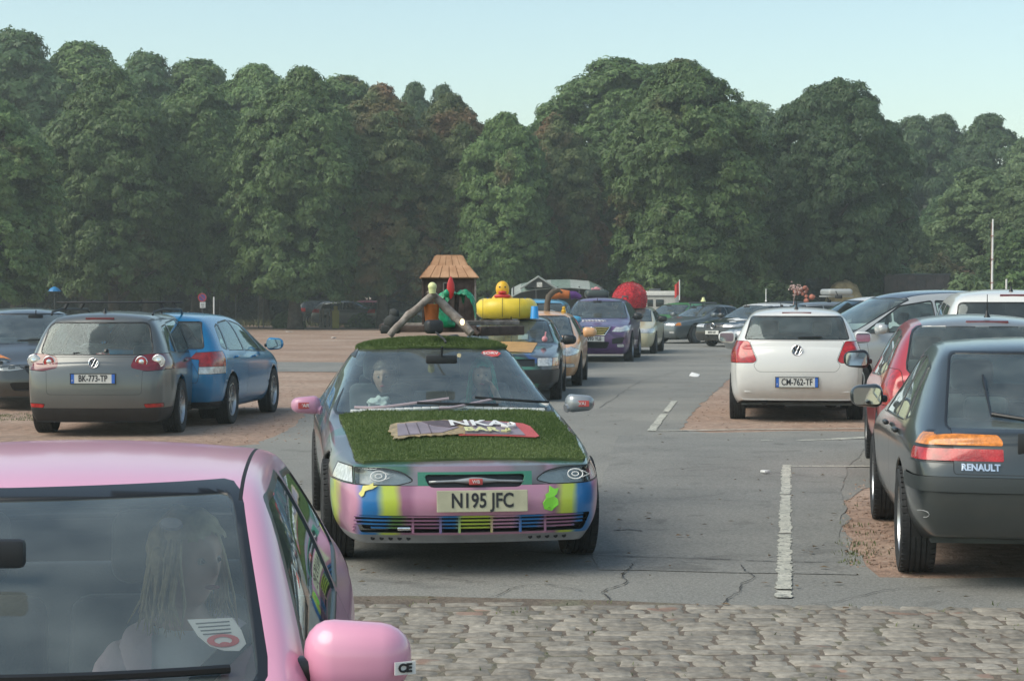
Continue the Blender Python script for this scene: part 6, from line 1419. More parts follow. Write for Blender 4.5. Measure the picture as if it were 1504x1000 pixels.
# ================================================================ THINGS ON AND AROUND THE CARS
def thing(nm, mb, mats, label, cat, grp=None, **k): return setp(mb.out(nm, mats, **k), label, cat, grp)
M['log'] = mat('weathered_log', (.16,.13,.11), .85, col2=(.3,.27,.24), vscale=22, bump=.006, bscale=50)
M['dwood'] = mat('dark_timber', (.07,.048,.04), .8, var=.4, vscale=12, bump=.004, bscale=40)
M['shingle'] = mat('cedar_shingle', (.36,.19,.1), .8, col2=(.5,.29,.17), vscale=11, bump=.004, bscale=40)
M['emer'] = mat('emerald_foil', (.015,.25,.12), .3, var=.4, vscale=20, bump=.01, bscale=30)
M['yvinyl'] = mat('yellow_vinyl', (.75,.55,.04), .35, var=.06, bump=.004, bscale=8)
M['rplastic'] = mat('red_plastic', (.5,.03,.03), .35); M['oplastic'] = mat('orange_fabric', (.45,.13,.03), .7, var=.2, bump=.004)
M['bplastic'] = mat('blue_plastic', (.02,.26,.6), .4); M['tyel'] = mat('pale_yellow_plastic', (.7,.72,.35), .4)
# A-frame of weathered logs
ap = P(633,430,14.05); lf = empty('log_frame', P(633,492,14.05), 0, 'A-shaped frame of weathered logs on the grass covered car roof', 'frame')
for pts, rr in (([P(572,493,14.0), P(600,463,14.03), ap+Vector((.03,0,.0))], [.026,.029,.026]), ([ap+Vector((-.02,.05,.02)), P(664,461,14.08), P(693,490,14.0)], [.028,.034,.032]), ([P(650,442,14.5), P(678,470,14.45), P(703,491,14.4)], [.02,.02,.018])):
    fine = [Vector(pts[0]).lerp(pts[1], k/5) for k in range(5)]+[Vector(pts[1]).lerp(pts[2], k/5) for k in range(6)]; d = MB(); d.tube([p-lf.location for p in fine], [rr[0]+(rr[1]-rr[0])*k/5 for k in range(5)]+[rr[1]+(rr[2]-rr[1])*k/5 for k in range(6)], 8)
    for v in d.bm.verts: v.co += Vector(noise.noise_vector(v.co*14))*.008
    d.out('log', M['log'] if rr[1] > .027 else M['dwood'], lf, angle=60)
mb = MB(); c = P(635,421,14.0); mb.ball(c, .033, 14); mb.lathe([(.024,-.05),(.03,-.005),(.026,-.003)], 14, 'z', c); thing('yellow_cup', mb, M['tyel'], 'pale yellow ball in a cup on top of the log frame', 'ornament', angle=60)
mb = MB(); c = P(679,473,13.95); mb.ball(c, .018, 10, (1,.6,1.3)); M['lit'] = mat('lit_lamp', (.8,.6,.3), .4, emit=(1,.75,.4,1.6)); thing('small_lamp', mb, M['lit'], 'small glowing lamp on the right log of the frame', 'lamp', angle=60)
# timber platform
pl = empty('timber_platform', P(660,484,14.9), 0, 'low dark timber platform under the toy house on the grass covered car', 'platform'); z = P(660,484,14.9).z
for (a, b, D0, D1, zz, h) in [(566,700,14.5,14.5,483,.05), (700,764,14.5,14.9,486,.07), (572,700,15.3,15.3,478,.04), (566,570,14.5,15.3,480,.05), (640,760,14.7,15.0,474,.035)]:
    A_, B_ = P(a,zz,D0), P(b,zz,D1); d = MB(); m_ = (A_+B_)/2; ln = (B_-A_).length; d.box((0,0,0), (ln,.09,h), Matrix.Rotation(math.atan2(B_.y-A_.y, B_.x-A_.x),3,'Z'), .006); d.xf(Matrix.Translation(m_-pl.location)); d.out('beam', M['dwood'] if h > .045 else M['log'], pl)
# toy house with a shingle roof
hc = P(659,476,15.25); ho = empty('toy_house', hc, R(3), 'brown toy house with an orange shingle roof standing on the car roof', 'toy house')
ppmh = FPX/15.0; hw = 38/ppmh; zt = P(659,407,15.0).z-hc.z
d = MB(); d.box((0,0,zt/2), (2*hw,.40,zt), None, .004)
for k in range(-3,4): d.box((k*hw*.28,-.202,zt/2), (.004,.006,zt*.98))
d.out('wall', M['dwood'], ho)
d = MB(); d.box((-.01,-.205,zt-.09), (.055,.012,.09)); wo = d.out('window', M['gap'], ho); d = MB()
for x_, z_, w_, h_ in ((-.01,zt-.045,.075,.01),(-.01,zt-.135,.075,.01),(-.045,zt-.09,.01,.1),(.025,zt-.09,.01,.1)): d.box((x_,-.207,z_), (w_,.012,h_))
d.out('frame', M['log'], wo)
d = MB(); zr = [zt-.01, zt+.085, zt+.165]; hx = [hw+.022, hw*.66+.015, hw*.50]; hy = [.235,.15,.10]
for k in range(2):
    n_ = 6 if k == 0 else 5
    for j in range(n_):     # separate shingles on the four slopes, a hair apart
        t0, t1 = j/n_+.006, (j+1)/n_-.006
        for s in (-1, 1):
            q = [(-hx[k]+2*hx[k]*t, s*hy[k], zr[k]-(.012 if k else 0)) for t in (t0,t1)]+[(-hx[k+1]+2*hx[k+1]*t, s*hy[k+1], zr[k+1]) for t in (t1,t0)]; d.poly(q, .012, (0,s*.6,.8))
            q = [(s*hx[k], -hy[k]+2*hy[k]*t, zr[k]-(.012 if k else 0)) for t in (t0,t1)]+[(s*hx[k+1], -hy[k+1]+2*hy[k+1]*t, zr[k+1]) for t in (t1,t0)]; d.poly(q, .012, (s*.8,0,.6))
d.box((0,0,zr[2]+.002), (2*hx[2],2*hy[2],.02)); d.box((0,0,zr[0]), (2*hw-.01,.39,.02)); d.out('roof', M['shingle'], ho)
for s in (-1,1): d = MB(); d.box((s*(hw+.003),-.2,zt/2), (.014,.02,zt)); d.out('corner_post', M['log'] if s > 0 else M['dwood'], ho)
# green foil palm
pb = P(672,470,14.6); po = empty('foil_palm', pb, 0, 'shiny green foil palm between the log frame and the toy house', 'palm decoration')
d = MB(); d.tube([(-.03,0,-.05),(-.01,0,.1),(0,0,.2)], [.03,.02,.018], 8); d.out('trunk', M['dwood'], po)
for (a, L, dr) in [(.2,.15,.9),(-.5,.16,1.1),(2.9,.2,1.0),(2.3,.14,.5),(3.6,.2,1.2),(1.2,.12,.6),(.0,.10,.5),(-2.2,.15,.8)]:
    bm = bmesh.new(); prev = None
    for k in range(11):
        t = k/10; r = L*math.sin(t*1.5)*1.0; z = .2+.07*math.sin(t*2.2)-dr*.22*t*t; w_ = .032*math.sin(pi*(t*.9+.1))*(1 if k % 2 else .7)+.002
        c = Vector((cos(a)*r, sin(a)*r*.7, z)); s_ = Vector((-sin(a), cos(a), 0))*w_; dn = Vector((0,0,-w_*.9))
        row = [bm.verts.new(c+s_+dn), bm.verts.new(c), bm.verts.new(c-s_+dn)]
        if prev: bm.faces.new((prev[0],row[0],row[1],prev[1])); bm.faces.new((prev[1],row[1],row[2],prev[2]))
        prev = row
    bmesh.ops.recalc_face_normals(bm, faces=bm.faces); thick(bm, .004); bmobj('frond', bm, M['emer'], po)
mb = MB(); c = P(651,458,14.45); mb.tube([c+Vector((-.05,0,.04)), c+Vector((.0,0,-.02)), c+Vector((.03,0,-.09)), c+Vector((.09,0,-.10))], [.02,.045,.04,.02], 8); thing('green_foil_bundle', mb, M['emer'], 'crumpled green foil bundle behind the orange bucket', 'foil', angle=60)
mb = MB(); c = P(662,423,14.5)
mb.lathe([(.002,-.085),(.02,-.06),(.03,-.02),(.028,.03),(.014,.07),(.002,.09)], 14, 'z', c)
for v in mb.bm.verts: v.co.y = c.y+(v.co.y-c.y)*.4
thing('red_ornament', mb, M['rplastic'], 'upright red pointed ornament in front of the toy house wall', 'ornament', angle=60)
mb = MB(); c = P(656,431,14.5); mb.ball(c, .03, 12, (.8,.6,1.1)); thing('green_bulb', mb, M['emer'], 'small green bulb left of the red ornament', 'ornament', angle=60)
mb = MB(); c = P(634,478,14.1); mb.lathe([(.001,0),(.045,0),(.058,.15),(.063,.155),(.058,.158),(.05,.15),(.04,.02),(.001,.015)], 20, 'z', c); ob = thing('orange_bucket', mb, M['oplastic'], 'orange bucket standing under the log frame', 'bucket', angle=50)
mb = MB(); c = P(637,489,13.9); mb.box(c+Vector((0,0,.045)), (.13,.12,.10), Matrix.Rotation(.3,3,'Z'), .03, 3); thing('black_box', mb, M['black'], 'black box on the turf in front of the orange bucket', 'box', angle=60)
mb = MB(); mb.tube([P(640,488,13.8), P(646,493,13.7), P(652,498,13.62), P(655,503,13.58)], .008, 6); thing('black_cable', mb, M['black'], 'black cable trailing over the front of the roof turf', 'cable')
mb = MB(); c = P(578,474,14.5); mb.ball(c, .072, 14, (1,.9,.95)); mb.ball(c+Vector((.01,0,.07)), .04, 12); mb.box(c+Vector((-.02,0,-.05)), (.15,.12,.06), None, .015)
for v in mb.bm.verts: v.co += Vector(noise.noise_vector(v.co*14))*.014
M['lead'] = mat('dark_grey_cloth', (.04,.045,.045), .85, var=.3); thing('dark_bundle', mb, M['lead'], 'dark grey lumpy bundle at the left end of the roof platform', 'bundle', angle=70)
# yellow inflatable ring and duck
rc = P(744,453,32.0); rg = MB(); 
for sgn in (1,):
    N_ = 40; n0 = 14; ringv = []
    for i in range(N_):
        a = 2*pi*i/N_; ca = math.copysign(abs(cos(a))**.7, cos(a)); sa = math.copysign(abs(sin(a))**.7, sin(a)); cx, cy = .36*ca, .5*sa; ph = math.atan2(sa/.5, ca/.36); ring = []
        pin = 1-.05*(abs(math.sin(a*4)) < .2)
        for k in range(n0): b = 2*pi*k/n0; rr = .17*pin; ring.append(rg.bm.verts.new((cx+cos(ph)*rr*cos(b), cy+sin(ph)*rr*cos(b), rr*1.02*sin(b))))
        ringv.append(ring)
    for i in range(N_):
        for k in range(n0): rg.bm.faces.new((ringv[i][k], ringv[(i+1)%N_][k], ringv[(i+1)%N_][(k+1)%n0], ringv[i][(k+1)%n0]))
rg.xf(Matrix.Translation(rc)); ring = thing('inflatable_ring', rg, M['yvinyl'], 'big yellow inflatable ring tied on the dark car roof', 'inflatable', smooth=True)
def stick(root, nm, pts, r_, m, n=6): d = MB(); d.tube(pts, r_, n); return d.out(nm, m, root)
for px in (716, 771):
    c = P(px, 441, 31.62); d = MB(); pts = []
    for k in range(10): a = pi/2+2*pi*k/10; r_ = .085 if k % 2 == 0 else .04; pts.append((c.x+r_*cos(a)*1.2, c.y+.02-.06*sin(a)*(0), c.z+r_*sin(a)*.55))
    d.poly(pts, .012, (0,-1,0)); d.out('star', M['blue'], ring)
for px in (710, 738, 763): c = P(px, 437, 31.9); d = MB(); d.tube([(c.x, rc.y-.5-.172*cos(b), rc.z+.177*sin(b)) for b in [(-.9+.25*i) for i in range(11)]], .004, 5); d.out('tie_cord', M['black'], ring)
dk = empty('rubber_duck', P(738,437,31.9), 0, 'yellow rubber duck with a red beak sitting in the inflatable ring', 'toy duck')
M['yduck'] = mat('duck_yellow', (.72,.42,.015), .4, bump=.003, bscale=30)
d = MB(); d.ball((0,0,.14), .115, 16, (1,1,1.2)); d.ball((0,.05,-.05), .17, 16, (1.1,1.3,.8)); d.out('duck_body', M['yduck'], dk, smooth=True)
d = MB(); d.ball((0,-.12,.085), .075, 12, (1,.7,.35)); d.ball((0,-.1,.02), .13, 12, (1.1,.5,.35)); d.out('beak', M['rplastic'], dk, smooth=True)
d = MB(); d.ball((-.045,-.1,.17), .014, 8); d.ball((.045,-.1,.17), .014, 8); d.out('eye', M['ink'], dk, smooth=True) if False else d.bm.free()
for s in (-1,1): d = MB(); d.ball((s*.045,-.1,.175), .015, 8); d.out('eye', M['ink'], dk, smooth=True)
mb = MB(); c = P(785,468,31.3); mb.lathe([(.001,0),(.075,0),(.07,.01),(.055,.2),(.05,.205),(.001,.2)], 16, 'z', c); thing('blue_bucket', mb, M['bplastic'], 'upturned blue bucket at the right end of the yellow ring', 'bucket', angle=45)
mb = MB(); c = P(800,498,30.6); mb.ball(c, .05, 10); mb.tube([c, c+Vector((.02,0,.12))], .012, 6); M['pinkp'] = mat('pink_rubber', (.6,.25,.28), .6); thing('pink_ball', mb, M['pinkp'], 'small pink ball beside the black mirror of the dark car', 'ornament', angle=60)
# bent pole and toys on the apricot car
mb = MB(); mb.tube([P(803,466,36.6), P(804,448,36.6), P(806,436,36.6), P(813,428,36.6), P(821,426,36.6), P(825,430,36.6)], [.06,.06,.055,.05,.035,.02], 8)
for v in mb.bm.verts: v.co += Vector(noise.noise_vector(v.co*5))*.02
thing('bent_pole', mb, M['bark'], 'bent brown pole like a palm trunk on the apricot car roof', 'pole', angle=70)
mb = MB(); 
for k in range(5): mb.box(P(792+k*6, 457-k*.8+(k%2)*2, 36.9), (.16,.08,.04), Matrix.Rotation(.5*k,3,'Y'), .01)
thing('white_roof_racks', mb, M['white'], 'jumble of white slats on the apricot car roof', 'slats') if False else mb.bm.free()
mb = MB(); mb.box(P(812,457,36.9), (.30,.5,.03), Matrix.Rotation(.35,3,'Y'), .01); thing('white_board', mb, M['white'], 'white board lying tilted on the apricot car roof', 'board')
mb = MB(); c = P(828,457,36.7); mb.ball(c, .05, 10); mb.ball(c+Vector((0,0,.06)), .035, 10); mb.box(c+Vector((.01,-.04,.06)), (.03,.03,.012)); thing('small_yellow_toy', mb, M['yduck'], 'small yellow toy on the right edge of the apricot car roof', 'toy', angle=60)
mb = MB(); mb.tube([P(808,434,42.4), P(822,431.5,42.4), P(836,433,42.4)], [.09,.11,.09], 10); thing('orange_roll', mb, M['oplastic'], 'orange roll on the sky blue van roof', 'roll', angle=60)
M['purp'] = mat('purple_cloth', (.09,.03,.16), .8); mb = MB(); mb.tube([P(838,434,42.3), P(845,433,42.3), P(853,437,42.3)], [.1,.08,.05], 10); thing('purple_roll', mb, M['purp'], 'purple cloth bundle beside the orange roll on the van roof', 'roll', angle=60)
mb = MB(); c = P(876,432,51.2); mb.box(c+Vector((0,0,0)), (.62,1.2,.22), None, .09, 4); M['boxg'] = mat('roof_box_dark', (.045,.06,.055), .4); thing('roof_box', mb, M['boxg'], 'dark roof box on the purple crossover', 'roof box', angle=50)
mb = MB(); c = P(875,424.5,50.9); mb.box(c, (.24,.12,.05), None, .015); mb.ball(c+Vector((.02,0,.03)), .05, 8, (1.3,1,.6)); thing('pale_toy', mb, M['pinkp'], 'pale pink toy on top of the roof box', 'toy', angle=60)
# red fuzzy dome
c = P(925,440,55.6); bm = bmesh.new(); q = bmesh.ops.create_icosphere(bm, subdivisions=4, radius=.49)
for v in bm.verts: v.co *= 1+.05*noise.noise(v.co*6)+.03*noise.noise(v.co*22); v.co.z = max(v.co.z, -.25)
rn = random.Random(3)
for f in list(bm.faces):
    if f.normal.z < -.5: continue
    for _ in range(3):
        p = f.calc_center_median()+Vector((rn.uniform(-.02,.02),)*3); dd = (f.normal+Vector((rn.gauss(0,.4), rn.gauss(0,.4), rn.gauss(0,.4)))).normalized()*.028; s_ = dd.orthogonal()*.5; bm.faces.new([bm.verts.new(x) for x in (p-s_, p+s_, p+dd)])
M['rfuzz'] = mat('red_fur', (.5,.015,.03), .85, var=.4, vscale=20, sheen=.3); o = bmobj('red_dome', bm, M['rfuzz']); o.location = c; setp(o, 'big fuzzy red dome on the cream car roof', 'dome')
# flag, beacon and aerials among the far cars
fl = empty('red_flag', P(998,441,72), 0, 'red flag on a white pole above the green estate', 'flag'); d = MB(); d.tube([(0,0,0),(0,0,.78)], .022, 6); d.out('pole', M['white'], fl)
bm = bmesh.new(); vs = [[bm.verts.new((-.02-.16*i/5, .03*sin(i*1.6), .72-.5*j/4-.03*i+(.0))) for i in range(6)] for j in range(5)]
for j in range(4):
    for i in range(5): bm.faces.new((vs[j][i], vs[j+1][i], vs[j+1][i+1], vs[j][i+1]))
thick(bm, .004); bmobj('cloth', bm, M['rplastic'], fl)
mb = MB(); c = P(1033,443,66.6); mb.lathe([(.09,0),(.09,.04),(.06,.06),(.05,.14),(.001,.16)], 12, 'z', c); thing('roof_beacon', mb, M['tyel'], 'small pale beacon on the slate grey saloon roof', 'beacon', angle=60)
mb = MB(); a, b = P(1012,445,66.5), P(1052,445,67.5); mb.tube([a, b], .03, 6); 
for t in (.05,.5,.95): q = a.lerp(b, t); mb.box(q-Vector((0,0,.05)), (.05,.05,.1))
thing('roof_bar', mb, M['grey'], 'grey roof bar on the slate grey saloon', 'roof bar')
mb = MB(); mb.tube([P(1125,442,63), P(1125,424,63)], .014, 6); mb.lathe([(.04,-.02),(.02,.03),(.001,.04)], 8, 'z', P(1125,442,63)); thing('white_aerial', mb, M['white'], 'thin white aerial on the black estate roof', 'aerial')
# blossom decoration beyond the white hatchback
mb = MB(); rn = random.Random(9); c = P(1168,424,24.4)
for k in range(60): mb.ball(c+Vector((rn.gauss(0,.045), rn.gauss(0,.03), rn.gauss(0,.035))), rn.uniform(.006,.014), 6)
mb.tube([P(1165,448,24.4), c], .004, 5); M['blos'] = mat('dried_blossom', (.5,.36,.33), .8, var=.3, vscale=30); thing('blossom_sprig', mb, M['blos'], 'sprig of pale pink blossom above the white hatchback aerial', 'blossom', angle=60)
mb = MB(); c = P(1178,430,60); 
for k in range(14): mb.ball(c+Vector((rn.gauss(0,.16), 0, rn.gauss(0,.1))), rn.uniform(.05,.1), 8)
M['brick'] = mat('brick_red_cloth', (.35,.13,.09), .8, var=.4, vscale=6); thing('red_bundle', mb, M['brick'], 'reddish bundle on the dull grey car roof behind the blossom', 'bundle', angle=60)
mb = MB(); c = P(1228,429,40.6); mb.box(c, (.5,1.2,.13), None, .05, 3); mb.box(c+Vector((0,0,-.09)), (.56,1.0,.03)); M['boxs'] = mat('roof_box_silver', (.35,.37,.37), .4); thing('roof_box', mb, M['boxs'], 'silver grey roof box on the white crossover', 'roof box', angle=50)
# far edge: marquee, caravan, signs, walls
M['tentA'] = mat('tent_green', (.16,.22,.19), .7, var=.15); M['tentB'] = mat('tent_white', (.3,.34,.32), .7, var=.1); M['tentD'] = mat('tent_shade_cloth', (.03,.035,.035), .8)
tl = empty('marquee', P(818,434,90), 0, 'long striped grey and green marquee roof under the trees', 'marquee'); ppm = FPX/90; base = -P(818,434,90).z
prof = [(-2.15,.42),(-1.7,.70),(-1.1,.84),(-.3,.93),(.6,.95),(1.5,.86),(1.95,.62),(2.2,.38)]
bm = bmesh.new(); rows_ = []
for (x, z) in prof: rows_.append([bm.verts.new((x, y, z*.8-(.40,.13,0,.13,.40)[k])) for k, y in enumerate((-1.6,-.9,0,.9,1.6))])
for i in range(len(prof)-1):
    for k in range(4): f = bm.faces.new((rows_[i][k], rows_[i+1][k], rows_[i+1][k+1], rows_[i][k+1])); f.material_index = i % 2
bmesh.ops.recalc_face_normals(bm, faces=bm.faces); thick(bm, .03); bmobj('canopy', bm, [M['tentB'], M['tentA']], tl)
d = MB(); d.poly([(-1.55,-1.75,.38),(-.9,-1.75,.83),(-.2,-1.75,.38)], 1.0, (0,1,0)); g0 = d.out('gable', M['tentD'], tl); d = MB(); d.tube([(-1.75,-1.8,.32),(-.9,-1.8,.87),(-.05,-1.8,.32)], .05, 6); d.out('gable_edge', M['tentB'], g0); d = MB(); d.box((-.85,-1.77,.5), (.25,.02,.22)); d.out('window', M['clear'], g0)
d = MB(); d.box((0,.9,-.6), (4.1,.05,1.9)); d.out('back_wall', M['tentD'], tl)
for x in (-2.05,-1.0,0,1.0,2.05): d = MB(); d.tube([(x,-1.5,base),(x,-1.5,.42)], .035, 6); d.out('post', M['grey'], tl)
cv = empty('caravan', P(972,434,85)-Vector((.55,0,P(972,434,85).z)), 0, 'white caravan behind the cream and green cars', 'caravan')
d = MB(); d.box((0,0,1.14), (2.3,4.2,1.42), None, .22, 4); d.out('body', M['pcream'] if False else mat('caravan_white', (.5,.49,.44), .5, var=.06), cv, angle=60)
for x, w_ in ((.30,.30),(-.12,.2)): d = MB(); d.box((x,-2.12,1.32), (w_,.03,.26), None, .01); fo = d.out('window', M['glassd'], cv); d = MB(); d.box((x,-2.105,1.32), (w_+.05,.02,.31), None, .01); d.out('frame', M['trim'], fo)
d = MB(); d.box((0,-2.11,1.62), (1.9,.03,.05)); d.out('trim_strip', M['grey'], cv)
for s in (1,-1): wheel(cv, 1.0*0+s*.95, -.2, s, .3, .18, 'steel', det=False) if False else None
for s in (1,-1): w_ = wheel(cv, s*1.02, 0, 1, .3, .18, 'steel', det=False); w_.rotation_euler = (0,0,-pi/2*s)
d = MB(); d.box((.2,-.5,1.9), (.5,.4,.1), None, .02); d.out('roof_vent', M['grey'], cv)
def post_sign():
    b = P(297,434,88); o = empty('no_parking_sign', (b.x, 88, 0), 0, 'round blue and red no parking sign with a small white plate on a post', 'road sign')
    d = MB(); d.tube([(0,.03,0),(0,.03,1.85)], .03, 8); d.out('post', M['grey'], o); z = P(297,437,88).z
    d = MB(); d.lathe([(.19,0),(.19,-.012),(.001,-.012)], 28, 'y', (0,0,z)); dsc = d.out('disc', mat('sign_purple_blue', (.09,.05,.25), .5), o)
    d = MB(); d.lathe([(.2,-.014),(.2,-.022),(.155,-.022),(.155,-.014)], 28, 'y', (0,0,z)); d.tube([(-.12,-.018,z+.12),(.12,-.018,z-.12)], .018, 6); d.out('red_ring', M['rplastic'], dsc)
    z2 = P(298,448,88).z; d = MB(); d.box((.02,-.005,z2), (.26,.012,.27), None, .004); pl_ = d.out('plate', M['white'], o)
    for k in range(3): d = MB(); d.box((.02,-.014,z2+.07-.07*k), (.17-.03*k,.006,.026)); d.out('printed_line', M['grey'], pl_)
post_sign()
mb = MB(); b = P(314,434,86); mb.tube([(b.x,86,0),(b.x,86,P(314,437,86).z)], .035, 8); mb.lathe([(.04,0),(.001,.04)], 8, 'z', (b.x,86,P(314,437,86).z)); thing('white_post', mb, M['white'], 'short white post right of the no parking sign', 'post')
b = P(1457,434,82); zt = P(1457,322,82).z; mb = MB(); mb.tube([(b.x,82,0),(b.x,82,zt*.5),(b.x+.02,82,zt)], [.055,.045,.035], 8); mb.mi = 1; mb.tube([(b.x-.05,82.02,0),(b.x-.04,82.02,zt*.97)], .008, 6)
for z in (1.2,2.2,3.2,4.2): mb.box((b.x,82,z), (.12,.12,.03))
thing('tall_white_pole', mb, [M['white'], M['brick']], 'tall thin white pole in front of the right hand trees', 'pole')
mb = MB(); b = P(1478,434,84); mb.tube([(b.x,84,0),(b.x,84,P(1478,410,84).z)], .04, 8); thing('short_white_pole', mb, M['white'], 'short white pole right of the tall one', 'pole')
# wall of dark panels, straw coloured mound, brown tent, blue parasol, balloon
M['wallb'] = mat('brown_wall', (.085,.07,.068), .9, col2=(.14,.11,.1), vscale=3, bump=.03, bscale=6)
wl = empty('brown_wall', (P(1346,434,97).x, 97, 0), 0, 'dull brown wall under the bushes behind the silver car', 'wall'); d = MB(); hh = P(1346,404,97).z; d.box((0,0,hh/2), (3.3,.25,hh), None, .02)
for k in range(-3,4): d.box((k*.47,-.135,hh/2), (.05,.04,hh-.05))
d.out('panel', M['wallb'], wl); d = MB(); d.box((0,0,hh+.03), (3.4,.34,.07), None, .015); d.out('coping', M['grey'], wl)
M['straw'] = mat('straw_heap', (.3,.23,.12), .9, var=.3, vscale=4, bump=.06, bscale=5); bm = bmesh.new(); q = bmesh.ops.create_icosphere(bm, subdivisions=4, radius=1); h_ = P(1240,412,93).z
for v in bm.verts: v.co = Vector((v.co.x*1.0, v.co.y*.8, max(0, v.co.z)**.6*h_))*(1+.06*noise.noise(v.co*3))
o = bmobj('straw_heap', bm, M['straw'], smooth=True); o.location = (P(1240,434,93).x, 93, 0); setp(o, 'straw coloured heap between the bare trunk and the brown wall', 'heap')
tn = empty('brown_tent', (P(345,434,98).x, 98, 0), 0, 'small tan and brown pitched tent roof in the shade right of the white post', 'tent'); z0, z1 = P(345,428,98).z, P(345,413,98).z
M['canvas'] = mat('tan_canvas', (.34,.22,.15), .8, var=.15); M['canvasd'] = mat('brown_canvas', (.11,.08,.07), .85)
d = MB(); d.poly([(-.95,-1.2,z1),(-.9,.9,z1),(.25,.9,z0),(.1,-1.2,z0)], .03, (0,0,1)); d.out('roof_slope', M['canvas'], tn)
d = MB(); d.poly([(.2,-1.2,z0-.1),(.2,.9,z0-.1),(1.4,.9,z1-.05),(1.4,-1.2,z1-.05)], .03, (0,0,1)); d.out('roof_slope', M['canvasd'], tn)
for x, y in ((-.9,-1.1),(.2,-1.1),(1.35,-1.1),(-.9,.8),(1.35,.8)): d = MB(); d.tube([(x,y,0),(x,y,z0 if x == .2 else z1-.03)], .03, 6); d.out('post', M['grey'], tn)
um = empty('blue_parasol', (P(80,434,90).x, 90, 0), 0, 'bright blue parasol in the shade above the charcoal car', 'parasol'); zz = P(78,428,90).z
d = MB(); d.lathe([(.32,zz),(.23,zz+.11),(.1,zz+.2),(.001,zz+.23)], 8, 'z'); d.xf(Matrix.Rotation(.35, 4, 'Y')@Matrix.Identity(4)) if False else None; d.out('canopy', M['bplastic'], um); d = MB(); d.tube([(0,0,0),(0,0,zz+.22)], .02, 6); d.out('pole', M['grey'], um)
ln = empty('paper_lantern', (P(236,434,94).x, 94, P(236,425,94).z), 0, 'round tan paper lantern hanging below the leftmost full chestnut', 'lantern'); d = MB(); d.ball((0,0,0), .24, 14, (1,1,.8)); d.out('shade', mat('lantern_paper', (.2,.19,.13), .8), ln, smooth=True); d = MB(); d.tube([(0,0,.18),(0,0,2.2)], .008, 5); d.out('cord', M['trim'], ln)
for px, h_ in ((470,.9),(474,1.0),(481,.8),(486,.95),(447,.8)):
    b = P(px,434,97); mb = MB(); mb.tube([(b.x,97,0),(b.x+.02,97,h_)], [.07,.06], 8); thing('wooden_stake', mb, M['log'], 'short wooden stake at the grassy edge of the gravel under the trees', 'stake', 'wooden stakes at the gravel edge')
b = P(493,434,96); mb = MB(); mb.box((b.x,96,.45), (.35,.2,.9), None, .04); mb.box((b.x,96,1.0), (.2,.16,.25), None, .04); thing('yellow_marker', mb, mat('dull_yellow', (.35,.3,.06), .6), 'dull yellow marker beside the cars under the trees', 'marker', angle=50)
for i, (px, py, s_) in enumerate([(408,478,.22),(436,479,.16)]):
    bm = bmesh.new(); bmesh.ops.create_icosphere(bm, subdivisions=2, radius=s_)
    for v in bm.verts: v.co *= 1+.2*noise.noise(v.co*6+Vector((i,0,0))); v.co.z *= .6
    o = bmobj('boulder', bm, M['stone'], smooth=True); g_ = G(px,py); o.location = (g_.x, g_.y, s_*.3); setp(o, ['larger pale boulder at the foot of the trunk beside the blue car','smaller pale boulder at the foot of the trunk right of the blue car'][i], 'boulder')
# ================================================================ PEOPLE
M['eyew'] = mat('eye_white', (.42,.38,.35), .5)
SK = {}
for nm, c in dict(skin=(.6,.38,.28), skin2=(.46,.27,.2)).items(): M[nm] = mat(nm, c, .55, var=.06, vscale=20)
M['blond'] = mat('blond_hair', (.5,.4,.22), .5, var=.2, vscale=30); M['brownh'] = mat('brown_hair', (.06,.035,.02), .5); M['greenh'] = mat('green_wig', (.02,.3,.18), .6, var=.3, vscale=20)
M['cardi'] = mat('pale_pink_cardigan', (.75,.56,.6), .9, bump=.003, bscale=80); M['wtop'] = mat('white_top', (.82,.84,.82), .8, bump=.002, bscale=60); M['dtop'] = mat('dark_top', (.04,.05,.07), .85); M['gtop'] = mat('grey_top', (.2,.21,.22), .85); M['rtop'] = mat('red_top', (.35,.05,.05), .85); M['jeans'] = mat('jeans', (.05,.07,.12), .9)
def head_bm(r=.105, turn=0.0):
    bm = bmesh.new(); bmesh.ops.create_uvsphere(bm, u_segments=40, v_segments=30, radius=1)
    for v in bm.verts:
        x, y, z = v.co; X = x*.098; Y = y*.078; Z = z*.125
        if z < 0: Y *= 1-.30*min(1,-z)**1.2; X *= 1-.12*(-z)        # jaw
        if x > 0:
            X += .004*(1-abs(y))
            g = lambda cy, cz, s: math.exp(-(((y-cy)**2+(z-cz)**2)/s**2))
            X += .024*math.exp(-((y/.13)**2+((z+.16)/.15)**2)) + .012*math.exp(-((y/.10)**2+((z-.0)/.22)**2))   # nose
            X -= .013*(g(.36,.05,.17)+g(-.36,.05,.17)); X += .007*(g(.36,.05,.08)+g(-.36,.05,.08)); X += .006*math.exp(-((z-.26)/.1)**2)*(abs(y) < .75)
            X += .006*math.exp(-((y/.25)**2+((z+.47)/.07)**2)) - .005*math.exp(-((y/.28)**2+((z+.52)/.025)**2)) + .006*math.exp(-((y/.22)**2+((z+.60)/.07)**2)) + .01*math.exp(-((y/.3)**2+((z+.86)/.16)**2))
        else: X *= 1.06
        v.co = Vector((X, Y, Z))
    for s in (1,-1):
        q = bmesh.ops.create_uvsphere(bm, u_segments=10, v_segments=8, radius=.028)
        for v in q['verts']: v.co = Vector((v.co.x*.6-.008, v.co.y*.35+s*.078, v.co.z*1.1-.002))
    bmesh.ops.rotate(bm, verts=bm.verts, cent=(0,0,0), matrix=Matrix.Rotation(turn, 3, 'Z')); return bm
